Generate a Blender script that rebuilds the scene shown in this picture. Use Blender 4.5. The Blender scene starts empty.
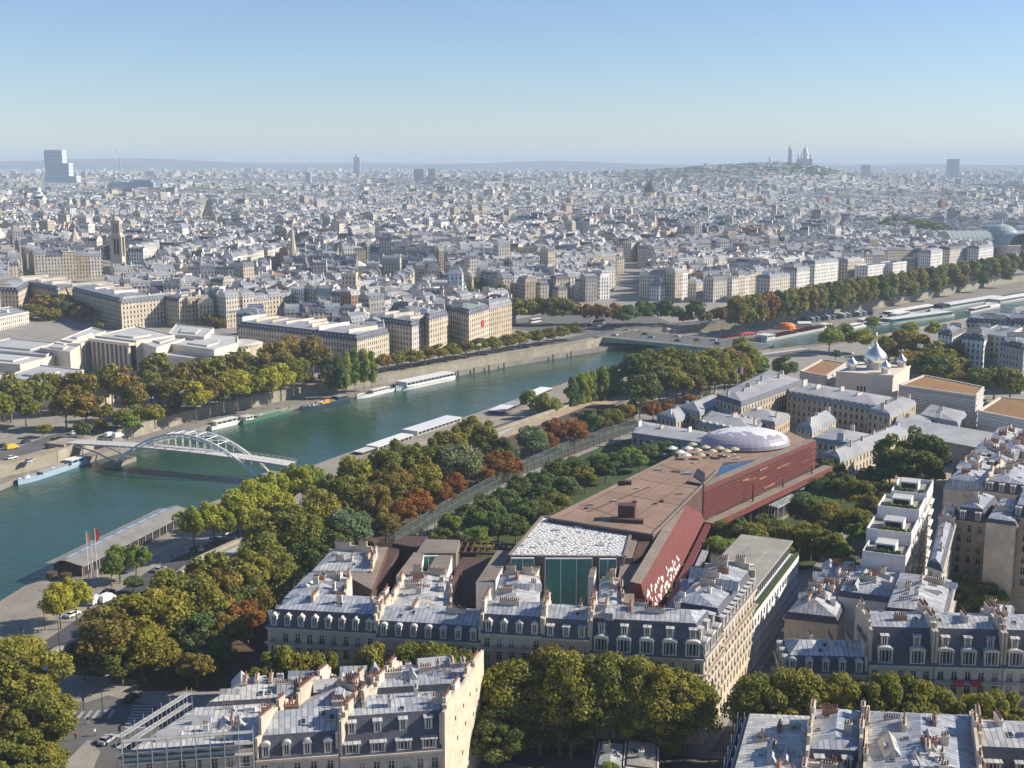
import bpy, math, random
import numpy as np
from mathutils import Vector, Matrix
random.seed(11)
R = math.radians
sc = bpy.context.scene
COL = sc.collection

# ------------------------------------------------------------------ camera, sky, sun, exposure
FPX = 1238.0
PITCH = math.atan(221 / FPX)
CAMH = 117.0
cd = bpy.data.cameras.new('camera')
cam = bpy.data.objects.new('camera', cd)
COL.objects.link(cam)
cam.location = (0, 0, CAMH)
cam.rotation_euler = (math.pi / 2 - PITCH, 0, 0)
cd.sensor_width = 36
cd.lens = FPX / 1024 * 36
cd.clip_start = 1
cd.clip_end = 90000
sc.camera = cam

SUN_AZ, SUN_EL = R(84), R(31)          # azimuth clockwise from +Y
w = bpy.data.worlds.new('World')
sc.world = w
w.use_nodes = True
nt = w.node_tree
sky = nt.nodes.new('ShaderNodeTexSky')
sky.sky_type = 'NISHITA'
sky.sun_disc = False
sky.sun_elevation = SUN_EL
sky.sun_rotation = SUN_AZ
sky.altitude = 100
sky.air_density = 1.0
sky.dust_density = 0.0
sky.ozone_density = 1.5
bg = nt.nodes['Background']
bg.inputs['Strength'].default_value = 0.088
tint = nt.nodes.new('ShaderNodeMix'); tint.data_type = 'RGBA'; tint.blend_type = 'MULTIPLY'
tint.inputs[0].default_value = 1.0
tint.inputs[7].default_value = (0.625, 0.71, 0.90, 1)      # clear autumn air: a cooler sky
nt.links.new(sky.outputs['Color'], tint.inputs[6])
nt.links.new(tint.outputs[2], bg.inputs['Color'])
sd = bpy.data.lights.new('sun', 'SUN')
sd.energy = 4.8
sd.angle = R(0.53)
sd.color = (1.0, 0.91, 0.78)
sun = bpy.data.objects.new('sun', sd)
COL.objects.link(sun)
sdir = Vector((math.sin(SUN_AZ) * math.cos(SUN_EL), math.cos(SUN_AZ) * math.cos(SUN_EL), math.sin(SUN_EL)))
sun.rotation_euler = sdir.to_track_quat('Z', 'Y').to_euler()
sun.location = (300, -100, 400)
sc.view_settings.view_transform = 'Standard'
sc.view_settings.look = 'None'
sc.view_settings.exposure = 0.76
sc.view_settings.gamma = 1.0
sc.view_settings.use_curve_mapping = False
sc.cycles.use_denoising = True
sc.cycles.max_bounces = 7
sc.cycles.diffuse_bounces = 4
sc.cycles.glossy_bounces = 2
sc.cycles.transmission_bounces = 2
sc.cycles.volume_bounces = 0
sc.cycles.caustics_reflective = False
sc.cycles.caustics_refractive = False
HAZE = 0.0001

# ------------------------------------------------------------------ measuring helpers
def G(px, py, z=0.0):
    """ground position of a point seen at px, py whose height above the street is z"""
    u = (px - 512) / FPX
    v = (384 - py) / FPX
    dx, dy, dz = u, math.cos(PITCH) + v * math.sin(PITCH), -math.sin(PITCH) + v * math.cos(PITCH)
    t = (z - CAMH) / dz
    return (dx * t, dy * t)

def lerp(a, b, t):
    return (a[0] + (b[0] - a[0]) * t, a[1] + (b[1] - a[1]) * t)

def smooth(a, b, x):
    t = max(0.0, min(1.0, (x - a) / (b - a)))
    return t * t * (3 - 2 * t)

def elev(x, y):
    s = (x + 195) * (-.734) + (y - 459) * .679
    e = 20 * smooth(170, 900, s) + 8 * smooth(1500, 4000, s)
    dx = x - 1030
    sx = 520 if dx < 0 else 160
    e += 74 * math.exp(-(dx / sx) ** 2 / 2 - ((y - 4650) / 330) ** 2 / 2)
    return e

def inside(p, poly):
    x, y = p
    c = False
    n = len(poly)
    for i in range(n):
        x1, y1 = poly[i]
        x2, y2 = poly[i - 1]
        if (y1 > y) != (y2 > y) and x < (x2 - x1) * (y - y1) / (y2 - y1) + x1:
            c = not c
    return c

def seg_dist(p, a, b):
    ax, ay = a; bx, by = b
    dx, dy = bx - ax, by - ay
    t = max(0, min(1, ((p[0] - ax) * dx + (p[1] - ay) * dy) / (dx * dx + dy * dy + 1e-9)))
    return math.hypot(p[0] - ax - t * dx, p[1] - ay - t * dy)

def line_dist(p, pts):
    return min(seg_dist(p, pts[i], pts[i + 1]) for i in range(len(pts) - 1))

def unit(a, b):
    l = math.hypot(b[0] - a[0], b[1] - a[1]) or 1
    return ((b[0] - a[0]) / l, (b[1] - a[1]) / l, l)

# ------------------------------------------------------------------ mesh builder
class MB:
    def __init__(s):
        s.v = []; s.f = []; s.m = []; s.c = []; s.col = (1, 1, 1)
    def add(s, vs, fs, m=0):
        b = len(s.v)
        s.v.extend(vs)
        for f in fs:
            s.f.append(tuple(b + i for i in f)); s.m.append(m); s.c.append(s.col)
    def quad(s, a, b, c, d, m=0):
        s.add([a, b, c, d], [(0, 1, 2, 3)], m)
    def box(s, x0, x1, y0, y1, z0, z1, m=0, mt=None, M=None):
        vs = [(x0, y0, z0), (x1, y0, z0), (x1, y1, z0), (x0, y1, z0), (x0, y0, z1), (x1, y0, z1), (x1, y1, z1), (x0, y1, z1)]
        if M is not None:
            vs = [tuple(M @ Vector(q)) for q in vs]
        s.add(vs, [(0, 3, 2, 1), (0, 1, 5, 4), (1, 2, 6, 5), (2, 3, 7, 6), (3, 0, 4, 7)], m)
        s.add(vs[4:], [(0, 1, 2, 3)], m if mt is None else mt)
    def prism(s, poly, z0, z1, m=0, mt=None, bottom=False):
        n = len(poly)
        zz0 = z0 if hasattr(z0, '__len__') else [z0] * n
        zz1 = z1 if hasattr(z1, '__len__') else [z1] * n
        vs = [(p[0], p[1], zz0[i]) for i, p in enumerate(poly)] + [(p[0], p[1], zz1[i]) for i, p in enumerate(poly)]
        s.add(vs, [(i, (i + 1) % n, n + (i + 1) % n, n + i) for i in range(n)], m)
        s.add(vs[n:], [tuple(range(n))], m if mt is None else mt)
        if bottom:
            s.add(vs[:n], [tuple(reversed(range(n)))], m)
    def slab(s, a, b, t, z0, z1, m=0, mt=None, off=0.0):
        """an upright slab along the line a-b, t thick (centred, or shifted off to the right)"""
        ux, uy, l = unit(a, b)
        nx, ny = uy, -ux
        o0, o1 = off - t / 2, off + t / 2
        poly = [(a[0] + nx * o1, a[1] + ny * o1), (b[0] + nx * o1, b[1] + ny * o1), (b[0] + nx * o0, b[1] + ny * o0), (a[0] + nx * o0, a[1] + ny * o0)]
        s.prism(poly, z0, z1, m, mt, True)
    def tube(s, p, q, r0, r1=None, n=6, m=0, cap=True):
        r1 = r0 if r1 is None else r1
        p = Vector(p); q = Vector(q)
        d = (q - p)
        if d.length < 1e-6: return
        d.normalize()
        a = d.orthogonal().normalized(); b = d.cross(a)
        vs = []
        for (c, r) in ((p, r0), (q, r1)):
            for i in range(n):
                t = 2 * math.pi * i / n
                vs.append(tuple(c + (a * math.cos(t) + b * math.sin(t)) * r))
        fs = [(i, (i + 1) % n, n + (i + 1) % n, n + i) for i in range(n)]
        if cap:
            fs += [tuple(range(n, 2 * n)), tuple(reversed(range(n)))]
        s.add(vs, fs, m)
    def lathe(s, prof, n=16, m=0, c=(0, 0, 0), sx=1, sy=1):
        vs = []
        for r, z in prof:
            for i in range(n):
                t = 2 * math.pi * i / n
                vs.append((c[0] + r * sx * math.cos(t), c[1] + r * sy * math.sin(t), c[2] + z))
        fs = []
        for k in range(len(prof) - 1):
            for i in range(n):
                fs.append((k * n + i, k * n + (i + 1) % n, (k + 1) * n + (i + 1) % n, (k + 1) * n + i))
        s.add(vs, fs, m)
    def build(s, name, mats, parent=None, org=(0, 0, 0), smooth_=False, color=False):
        me = bpy.data.meshes.new(name)
        o3 = np.array(org, dtype=np.float64)
        V = np.array(s.v, dtype=np.float64).reshape(-1, 3) - o3
        me.from_pydata(V.tolist(), [], s.f)
        for m in (mats if isinstance(mats, (list, tuple)) else [mats]):
            me.materials.append(m)
        if s.m and max(s.m) > 0:
            me.polygons.foreach_set('material_index', s.m)
        autouv(me)
        if color:
            at = me.attributes.new('Col', 'FLOAT_COLOR', 'FACE')
            at.data.foreach_set('color', np.array([(c[0], c[1], c[2], 1) for c in s.c], dtype=np.float32).ravel())
        if smooth_:
            me.polygons.foreach_set('use_smooth', [True] * len(me.polygons))
        o = bpy.data.objects.new(name, me)
        COL.objects.link(o)
        if parent is not None:
            o.parent = parent
        else:
            o.location = org
        return o

def autouv(me):
    nl = len(me.loops)
    if nl == 0: return
    uv = me.uv_layers.new(name='UVMap')
    np_ = len(me.polygons)
    nor = np.empty(np_ * 3); me.polygons.foreach_get('normal', nor); nor = nor.reshape(-1, 3)
    tot = np.empty(np_, dtype=np.int32); me.polygons.foreach_get('loop_total', tot)
    vi = np.empty(nl, dtype=np.int32); me.loops.foreach_get('vertex_index', vi)
    co = np.empty(len(me.vertices) * 3); me.vertices.foreach_get('co', co); co = co.reshape(-1, 3)
    t = np.stack([-nor[:, 1], nor[:, 0], np.zeros(np_)], 1)
    ln = np.linalg.norm(t, axis=1)
    flat = ln < 0.04
    t[flat] = (1, 0, 0); ln[flat] = 1
    t /= ln[:, None]
    b = np.cross(nor, t)
    t = np.repeat(t, tot, 0); b = np.repeat(b, tot, 0)
    p = co[vi]
    out = np.stack([(p * t).sum(1), (p * b).sum(1)], 1)
    uv.data.foreach_set('uv', out.ravel().astype(np.float32))

LABELS = {}
def tag(o, label=None, cat=None, group=None, kind=None):
    if label:
        o['label'] = label
        LABELS.setdefault(label, []).append(o.name)
    if cat: o['category'] = cat
    if group: o['group'] = group
    if kind: o['kind'] = kind
    return o

def thing(name, label, cat, loc=(0, 0, 0), rz=0.0, group=None):
    o = bpy.data.objects.new(name, None)
    o.empty_display_size = 1
    COL.objects.link(o)
    o.location = loc
    o.rotation_euler = (0, 0, rz)
    return tag(o, label, cat, group)

def inst(name, me, parent, M):
    o = bpy.data.objects.new(name, me)
    COL.objects.link(o)
    o.parent = parent
    o.matrix_local = M
    return o

def copy_tree(root, loc, rz=0.0, scale=None, label=None, group=None):
    r = root.copy(); COL.objects.link(r)
    r.location = loc; r.rotation_euler = (0, 0, rz)
    if scale is not None: r.scale = scale
    if label: tag(r, label)
    if group: r['group'] = group
    for ch in list(root.children):
        c = ch.copy(); COL.objects.link(c); c.parent = r
        for g in list(ch.children):
            d = g.copy(); COL.objects.link(d); d.parent = c
    return r

# ------------------------------------------------------------------ materials
def newmat(name):
    m = bpy.data.materials.new(name)
    m.use_nodes = True
    t = m.node_tree
    return m, t, t.nodes['Principled BSDF']

def node(t, typ, **kw):
    n = t.nodes.new(typ)
    for k, v in kw.items():
        setattr(n, k, v)
    return n

def ramp(t, fac, stops):
    r = node(t, 'ShaderNodeValToRGB')
    el = r.color_ramp.elements
    while len(el) < len(stops): el.new(0.5)
    for e, (p, c) in zip(el, stops):
        e.position = p; e.color = (c[0], c[1], c[2], 1)
    t.links.new(fac, r.inputs[0])
    return r.outputs[0]

def mixc(t, fac, a, b, typ='MIX'):
    n = node(t, 'ShaderNodeMix', data_type='RGBA', blend_type=typ)
    for sock, val in ((n.inputs[0], fac), (n.inputs[6], a), (n.inputs[7], b)):
        if isinstance(val, (int, float)): sock.default_value = val
        elif isinstance(val, tuple): sock.default_value = (val[0], val[1], val[2], 1)
        else: t.links.new(val, sock)
    return n.outputs[2]

def mth(t, op, a, b=0.0, c=None):
    n = node(t, 'ShaderNodeMath', operation=op)
    for i, val in enumerate((a, b) if c is None else (a, b, c)):
        if isinstance(val, (int, float)): n.inputs[i].default_value = val
        else: t.links.new(val, n.inputs[i])
    return n.outputs[0]

def noise(t, vec, scale, detail=3, rough=0.6):
    n = node(t, 'ShaderNodeTexNoise')
    n.inputs['Scale'].default_value = scale
    n.inputs['Detail'].default_value = detail
    n.inputs['Roughness'].default_value = rough
    if vec is not None: t.links.new(vec, n.inputs['Vector'])
    return n.outputs['Fac']

def pm(name, col, rough=0.85, var=0.18, scale=0.35, col2=None, metal=0.0, bump=0.0, spec=0.3):
    m, t, b = newmat(name)
    tc = node(t, 'ShaderNodeTexCoord')
    n1 = noise(t, tc.outputs['Object'], scale, 5, 0.65)
    lo = tuple(c * (1 - var) for c in col); hi = tuple(min(1, c * (1 + var)) for c in (col2 or col))
    if col2: lo = col
    c = ramp(t, n1, [(0.3, lo), (0.7, hi)])
    n2 = noise(t, tc.outputs['Object'], scale * 9, 2, 0.6)
    c = mixc(t, 0.35, c, ramp(t, n2, [(0.3, (0.6, 0.6, 0.6)), (0.7, (1.15, 1.15, 1.15))]), 'MULTIPLY')
    oi = node(t, 'ShaderNodeObjectInfo')
    c = mixc(t, 0.5, c, ramp(t, oi.outputs['Random'], [(0, (0.78, 0.79, 0.82)), (1, (1.2, 1.18, 1.14))]), 'MULTIPLY')
    t.links.new(c, b.inputs['Base Color'])
    b.inputs['Roughness'].default_value = rough
    b.inputs['Metallic'].default_value = metal
    b.inputs['Specular IOR Level'].default_value = spec
    if bump:
        bp = node(t, 'ShaderNodeBump')
        bp.inputs['Strength'].default_value = bump
        t.links.new(n2, bp.inputs['Height'])
        t.links.new(bp.outputs[0], b.inputs['Normal'])
    return m

def seam_mat(name, col, pitch=1.0, rough=0.45, dark=0.3):
    """sheet zinc with standing seams that run down the slope, stains between sheets"""
    m, t, b = newmat(name)
    uv = node(t, 'ShaderNodeUVMap', uv_map='UVMap')
    sp = node(t, 'ShaderNodeSeparateXYZ'); t.links.new(uv.outputs[0], sp.inputs[0])
    u = mth(t, 'DIVIDE', sp.outputs[0], pitch)
    fr = mth(t, 'FRACT', u)
    line = mth(t, 'LESS_THAN', fr, 0.16)
    cell = mth(t, 'FLOOR', u)
    cv = node(t, 'ShaderNodeCombineXYZ')
    t.links.new(cell, cv.inputs[0]); t.links.new(mth(t, 'FLOOR', mth(t, 'DIVIDE', sp.outputs[1], 2.1)), cv.inputs[1])
    wn = node(t, 'ShaderNodeTexWhiteNoise', noise_dimensions='2D'); t.links.new(cv.outputs[0], wn.inputs['Vector'])
    tc = node(t, 'ShaderNodeTexCoord')
    oi = node(t, 'ShaderNodeObjectInfo')
    n1 = noise(t, tc.outputs['Object'], 0.28, 5, 0.7)
    c = ramp(t, n1, [(0.28, tuple(x * 0.72 for x in col)), (0.72, tuple(min(1, x * 1.2) for x in col))])
    c = mixc(t, 0.75, c, ramp(t, wn.outputs['Value'], [(0, (0.66, 0.68, 0.72)), (0.8, (1.12, 1.10, 1.06)), (1, (1.35, 1.3, 1.2))]), 'MULTIPLY')
    n5 = noise(t, tc.outputs['Object'], 0.9, 6, 0.75)
    c = mixc(t, 0.45, c, ramp(t, n5, [(0.36, (0.62, 0.58, 0.54)), (0.5, (1, 1, 1)), (0.7, (1.08, 1.08, 1.1))]), 'MULTIPLY')
    c = mixc(t, 0.5, c, ramp(t, oi.outputs['Random'], [(0, (0.8, 0.82, 0.86)), (0.5, (1, 1, 1)), (1, (1.15, 1.1, 1.0))]), 'MULTIPLY')
    c = mixc(t, mth(t, 'MULTIPLY', line, 1 - dark), c, (0.09, 0.10, 0.12))
    t.links.new(c, b.inputs['Base Color'])
    b.inputs['Roughness'].default_value = rough
    b.inputs['Specular IOR Level'].default_value = 0.4
    return m

M = {}
M['stone'] = pm('pale_stone', (0.55, 0.47, 0.37), 0.9, 0.16, 0.25, bump=0.15)
M['stone_w'] = pm('white_stone', (0.62, 0.56, 0.47), 0.9, 0.12, 0.25)
M['stone_y'] = pm('buff_stone', (0.50, 0.41, 0.28), 0.9, 0.16, 0.25)
M['party'] = pm('party_wall_render', (0.54, 0.46, 0.35), 0.95, 0.22, 0.35, bump=0.2)
M['plaster'] = pm('white_plaster', (0.70, 0.68, 0.65), 0.9, 0.1, 0.3)
M['brick'] = pm('red_brick', (0.42, 0.22, 0.15), 0.9, 0.2, 0.3)
M['zinc'] = seam_mat('zinc_sheet', (0.40, 0.42, 0.45))
M['zinc_w'] = seam_mat('pale_zinc_sheet', (0.50, 0.50, 0.49))
M['zinc_f'] = seam_mat('far_zinc_sheet', (0.38, 0.40, 0.43), 2.2)
M['slate'] = pm('blue_slate', (0.085, 0.09, 0.11), 0.7, 0.25, 0.6, spec=0.3)
M['pot'] = pm('terracotta', (0.23, 0.115, 0.08), 0.9, 0.25, 1.5)
M['glass'] = pm('window_glass', (0.03, 0.035, 0.045), 0.12, 0.3, 0.4, spec=0.5)
def panemat():
    m, t, b = newmat('window_pane')
    oi = node(t, 'ShaderNodeObjectInfo')
    c = ramp(t, oi.outputs['Random'], [(0, (0.02, 0.024, 0.03)), (0.62, (0.05, 0.055, 0.065)), (0.66, (0.20, 0.19, 0.18)), (1, (0.42, 0.40, 0.37))])
    t.links.new(c, b.inputs['Base Color']); b.inputs['Roughness'].default_value = 0.15
    return m
M['pane'] = panemat()
M['frame'] = pm('white_window_frame', (0.62, 0.61, 0.58), 0.6, 0.06, 1)
M['iron'] = pm('dark_iron', (0.03, 0.03, 0.035), 0.6, 0.2, 1)
M['concrete'] = pm('grey_concrete', (0.34, 0.33, 0.31), 0.95, 0.15, 0.2)
M['flatroof'] = pm('gravel_roof', (0.30, 0.28, 0.24), 0.95, 0.2, 0.15)
M['roofgrey'] = pm('pale_grey_roof', (0.45, 0.45, 0.44), 0.8, 0.18, 0.1)
M['white'] = pm('white_paint', (0.75, 0.75, 0.73), 0.5, 0.06, 0.5)
M['offwhite'] = pm('cream_paint', (0.62, 0.60, 0.54), 0.7, 0.1, 0.3)
M['black'] = pm('black_paint', (0.02, 0.02, 0.022), 0.5, 0.2, 1)
M['navy'] = pm('navy_paint', (0.04, 0.055, 0.09), 0.5, 0.2, 1)
M['redp'] = pm('red_paint', (0.55, 0.05, 0.04), 0.6, 0.15, 1)
M['orange'] = pm('orange_paint', (0.7, 0.2, 0.04), 0.6, 0.15, 1)
M['yellow'] = pm('yellow_paint', (0.65, 0.42, 0.05), 0.6, 0.15, 1)
M['bluep'] = pm('pale_blue_paint', (0.36, 0.50, 0.62), 0.5, 0.12, 1)
M['greenp'] = pm('green_paint', (0.08, 0.20, 0.13), 0.6, 0.2, 1)
M['wood'] = pm('brown_wood', (0.10, 0.06, 0.04), 0.8, 0.25, 0.8)
M['bark'] = pm('plane_bark', (0.17, 0.14, 0.105), 0.95, 0.3, 1.2)
M['tyre'] = pm('black_rubber', (0.02, 0.02, 0.02), 0.9, 0.1, 2)
M['asphalt'] = pm('asphalt', (0.13, 0.127, 0.12), 0.95, 0.2, 0.12)
M['darkasphalt'] = pm('dark_asphalt', (0.075, 0.075, 0.08), 0.95, 0.2, 0.12)  # darker asphalt for the lower quay road
M['pave'] = pm('pale_paving', (0.27, 0.25, 0.22), 0.95, 0.18, 0.15)
M['sand'] = pm('stabilised_sand', (0.38, 0.30, 0.20), 0.98, 0.16, 0.1)
M['quay'] = pm('quay_stone', (0.25, 0.225, 0.19), 0.95, 0.2, 0.12)
M['wallstone'] = pm('embankment_stone', (0.33, 0.30, 0.23), 0.95, 0.22, 0.15)
M['paintw'] = pm('road_paint', (0.34, 0.34, 0.33), 0.8, 0.15, 0.6)
M['grass'] = pm('lawn', (0.05, 0.075, 0.02), 0.98, 0.35, 0.3, bump=0.4)
M['soil'] = pm('leaf_litter', (0.10, 0.072, 0.045), 0.98, 0.3, 0.3, bump=0.4)
M['sedum'] = pm('sedum_roof', (0.26, 0.115, 0.055), 0.98, 0.3, 0.15, col2=(0.20, 0.14, 0.06))
M['teal'] = pm('teal_glass', (0.06, 0.20, 0.19), 0.1, 0.2, 0.08, spec=0.6)
M['mred'] = pm('museum_red', (0.17, 0.052, 0.046), 0.6, 0.14, 0.25)
M['mbrown'] = pm('museum_brown', (0.27, 0.178, 0.125), 0.85, 0.22, 0.06)
M['mdark'] = pm('museum_dark_brown', (0.10, 0.055, 0.045), 0.8, 0.2, 0.3)
M['mgrey'] = pm('museum_grey_brown', (0.23, 0.19, 0.155), 0.9, 0.15, 0.15)
M['pool'] = pm('roof_pool', (0.02, 0.07, 0.14), 0.08, 0.1, 0.1, spec=0.5)
M['dome'] = pm('silver_dome', (0.82, 0.82, 0.80), 0.36, 0.04, 0.5, metal=1.0)
M['copper'] = pm('green_copper', (0.22, 0.32, 0.26), 0.7, 0.15, 0.3)
M['tarp'] = pm('blue_sheeting', (0.05, 0.11, 0.30), 0.6, 0.2, 0.6)
M['dsteel'] = pm('dark_fence_steel', (0.13, 0.15, 0.15), 0.5, 0.12, 1)
M['steel'] = pm('galvanised_steel', (0.42, 0.43, 0.44), 0.5, 0.12, 1, metal=0.3)
M['fglass'] = pm('fence_glass', (0.14, 0.19, 0.18), 0.15, 0.15, 0.3, spec=0.5)
def clearglass(name, col, alpha):
    m, t, b = newmat(name)
    b.inputs['Base Color'].default_value = (*col, 1); b.inputs['Roughness'].default_value = 0.1; b.inputs['Alpha'].default_value = alpha
    return m
M['fglass'] = clearglass('fence_glass', (0.12, 0.17, 0.16), 0.2)
M['hillm'] = pm('wooded_hill', (0.05, 0.06, 0.045), 1, 0.3, 0.002)

def leafmat(name, c1, c2, c3):
    m, t, b = newmat(name)
    tc = node(t, 'ShaderNodeTexCoord')
    oi = node(t, 'ShaderNodeObjectInfo')
    n1 = noise(t, tc.outputs['Object'], 0.45, 3, 0.7)
    c = ramp(t, n1, [(0.28, c1), (0.52, c2), (0.75, c3)])
    c = mixc(t, 0.8, c, ramp(t, oi.outputs['Random'], [(0, (0.72, 0.80, 0.8)), (0.5, (1, 1, 1)), (1, (1.28, 1.12, 0.9))]), 'MULTIPLY')
    geo = node(t, 'ShaderNodeNewGeometry')
    c = mixc(t, 0.6, c, ramp(t, geo.outputs['Random Per Island'], [(0, (0.6, 0.62, 0.6)), (1, (1.35, 1.3, 1.25))]), 'MULTIPLY')
    t.links.new(c, b.inputs['Base Color'])
    b.inputs['Roughness'].default_value = 0.7
    b.inputs['Specular IOR Level'].default_value = 0.25
    tr = node(t, 'ShaderNodeBsdfTranslucent'); t.links.new(c, tr.inputs[0])
    mx = node(t, 'ShaderNodeMixShader'); mx.inputs[0].default_value = 0.42
    t.links.new(b.outputs[0], mx.inputs[1]); t.links.new(tr.outputs[0], mx.inputs[2])
    t.links.new(mx.outputs[0], t.nodes['Material Output'].inputs[0])
    return m
LEAF = {
    'olive': leafmat('olive_plane_leaves', (0.177, 0.193, 0.036), (0.262, 0.260, 0.044), (0.361, 0.316, 0.054)),
    'green': leafmat('deep_green_leaves', (0.104, 0.158, 0.055), (0.157, 0.221, 0.069), (0.237, 0.276, 0.072)),
    'blue': leafmat('grey_green_leaves', (0.150, 0.207, 0.108), (0.203, 0.261, 0.127), (0.273, 0.316, 0.132)),
    'yellow': leafmat('yellow_green_leaves', (0.310, 0.337, 0.042), (0.422, 0.427, 0.056), (0.535, 0.494, 0.070)),
    'lime': leafmat('light_green_leaves', (0.178, 0.256, 0.048), (0.267, 0.341, 0.062), (0.356, 0.398, 0.070)),
    'rust': leafmat('rust_chestnut_leaves', (0.253, 0.112, 0.035), (0.338, 0.157, 0.042), (0.381, 0.225, 0.051)),
    'brown': leafmat('brown_plane_leaves', (0.211, 0.177, 0.042), (0.288, 0.225, 0.050), (0.366, 0.269, 0.056)),
    'dark': leafmat('dark_leaves', (0.092, 0.138, 0.040), (0.141, 0.187, 0.048), (0.211, 0.232, 0.056)),
}

def citywall():
    m, t, b = newmat('city_wall')
    at = node(t, 'ShaderNodeAttribute', attribute_name='Col')
    uv = node(t, 'ShaderNodeUVMap', uv_map='UVMap')
    sp = node(t, 'ShaderNodeSeparateXYZ'); t.links.new(uv.outputs[0], sp.inputs[0])
    oi = node(t, 'ShaderNodeObjectInfo')
    per = mth(t, 'ADD', mth(t, 'MULTIPLY', oi.outputs['Random'], 1.1), 2.2)
    fu = mth(t, 'FRACT', mth(t, 'DIVIDE', sp.outputs[0], per))
    fv = mth(t, 'FRACT', mth(t, 'DIVIDE', sp.outputs[1], 3.25))
    wu = mth(t, 'MULTIPLY', mth(t, 'GREATER_THAN', fu, 0.30), mth(t, 'LESS_THAN', fu, 0.72))
    wv = mth(t, 'MULTIPLY', mth(t, 'GREATER_THAN', fv, 0.18), mth(t, 'LESS_THAN', fv, 0.80))
    win = mth(t, 'MULTIPLY', wu, wv)
    cor = mth(t, 'LESS_THAN', fv, 0.07)
    cv = node(t, 'ShaderNodeCombineXYZ')
    t.links.new(mth(t, 'FLOOR', mth(t, 'DIVIDE', sp.outputs[0], per)), cv.inputs[0])
    t.links.new(mth(t, 'FLOOR', mth(t, 'DIVIDE', sp.outputs[1], 3.25)), cv.inputs[1])
    wn = node(t, 'ShaderNodeTexWhiteNoise', noise_dimensions='2D'); t.links.new(cv.outputs[0], wn.inputs['Vector'])
    wc = ramp(t, wn.outputs['Value'], [(0, (0.03, 0.035, 0.045)), (0.7, (0.06, 0.065, 0.075)), (1, (0.26, 0.25, 0.23))])
    tc = node(t, 'ShaderNodeTexCoord')
    n1 = noise(t, tc.outputs['Object'], 0.12, 3, 0.6)
    c = mixc(t, 1.0, at.outputs['Color'], ramp(t, n1, [(0.3, (0.8, 0.8, 0.8)), (0.7, (1.08, 1.08, 1.08))]), 'MULTIPLY')
    c = mixc(t, mth(t, 'MULTIPLY', cor, 0.45), c, (0.08, 0.075, 0.07))
    c = mixc(t, win, c, wc)
    t.links.new(c, b.inputs['Base Color'])
    b.inputs['Roughness'].default_value = 0.85
    b.inputs['Specular IOR Level'].default_value = 0.2
    return m

def cityroof():
    m, t, b = newmat('city_roof')
    at = node(t, 'ShaderNodeAttribute', attribute_name='Col')
    tc = node(t, 'ShaderNodeTexCoord')
    n1 = noise(t, tc.outputs['Object'], 0.1, 4, 0.7)
    c = mixc(t, 1.0, at.outputs['Color'], ramp(t, n1, [(0.3, (0.75, 0.75, 0.75)), (0.7, (1.2, 1.2, 1.2))]), 'MULTIPLY')
    t.links.new(c, b.inputs['Base Color'])
    b.inputs['Roughness'].default_value = 0.6
    b.inputs['Specular IOR Level'].default_value = 0.3
    return m
M['cwall'] = citywall()
M['croof'] = cityroof()

def watermat():
    m, t, b = newmat('river_water')
    tc = node(t, 'ShaderNodeTexCoord')
    mp = node(t, 'ShaderNodeMapping'); t.links.new(tc.outputs['Object'], mp.inputs[0])
    mp.inputs['Rotation'].default_value = (0, 0, R(-35)); mp.inputs['Scale'].default_value = (1, 0.45, 1)
    n1 = noise(t, mp.outputs[0], 0.35, 4, 0.65)
    n2 = noise(t, mp.outputs[0], 0.02, 3, 0.6)
    c = ramp(t, n2, [(0.3, (0.019, 0.060, 0.042)), (0.7, (0.024, 0.072, 0.052))])
    mp2 = node(t, 'ShaderNodeMapping'); t.links.new(tc.outputs['Object'], mp2.inputs[0])
    mp2.inputs['Rotation'].default_value = (0, 0, R(-52)); mp2.inputs['Scale'].default_value = (0.12, 1, 1)
    n3 = noise(t, mp2.outputs[0], 0.06, 4, 0.7)
    rg_ = ramp(t, n3, [(0.35, (0.07, 0.07, 0.07)), (0.65, (0.26, 0.26, 0.26))])
    t.links.new(rg_, b.inputs['Roughness'])
    t.links.new(c, b.inputs['Base Color'])
    b.inputs['IOR'].default_value = 1.33
    b.inputs['Specular IOR Level'].default_value = 0.36
    bp = node(t, 'ShaderNodeBump'); bp.inputs['Strength'].default_value = 0.6; bp.inputs['Distance'].default_value = 0.5
    t.links.new(n1, bp.inputs['Height']); t.links.new(bp.outputs[0], b.inputs['Normal'])
    return m
M['water'] = watermat()

def scalemat():
    """white scale-patterned roof: rows of pale curved shapes with dark lines between"""
    m, t, b = newmat('white_scale_roof')
    tc = node(t, 'ShaderNodeTexCoord')
    mp = node(t, 'ShaderNodeMapping'); t.links.new(tc.outputs['Object'], mp.inputs[0])
    mp.inputs['Rotation'].default_value = (0, 0, R(-20)); mp.inputs['Scale'].default_value = (0.95, 0.72, 1)
    vo = node(t, 'ShaderNodeTexVoronoi', feature='DISTANCE_TO_EDGE'); vo.inputs['Scale'].default_value = 1.0
    vo.inputs['Randomness'].default_value = 0.75
    t.links.new(mp.outputs[0], vo.inputs['Vector'])
    c = ramp(t, vo.outputs['Distance'], [(0.05, (0.2, 0.19, 0.18)), (0.17, (0.72, 0.71, 0.68))])
    t.links.new(c, b.inputs['Base Color'])
    b.inputs['Roughness'].default_value = 0.8
    return m
M['scales'] = scalemat()

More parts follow.
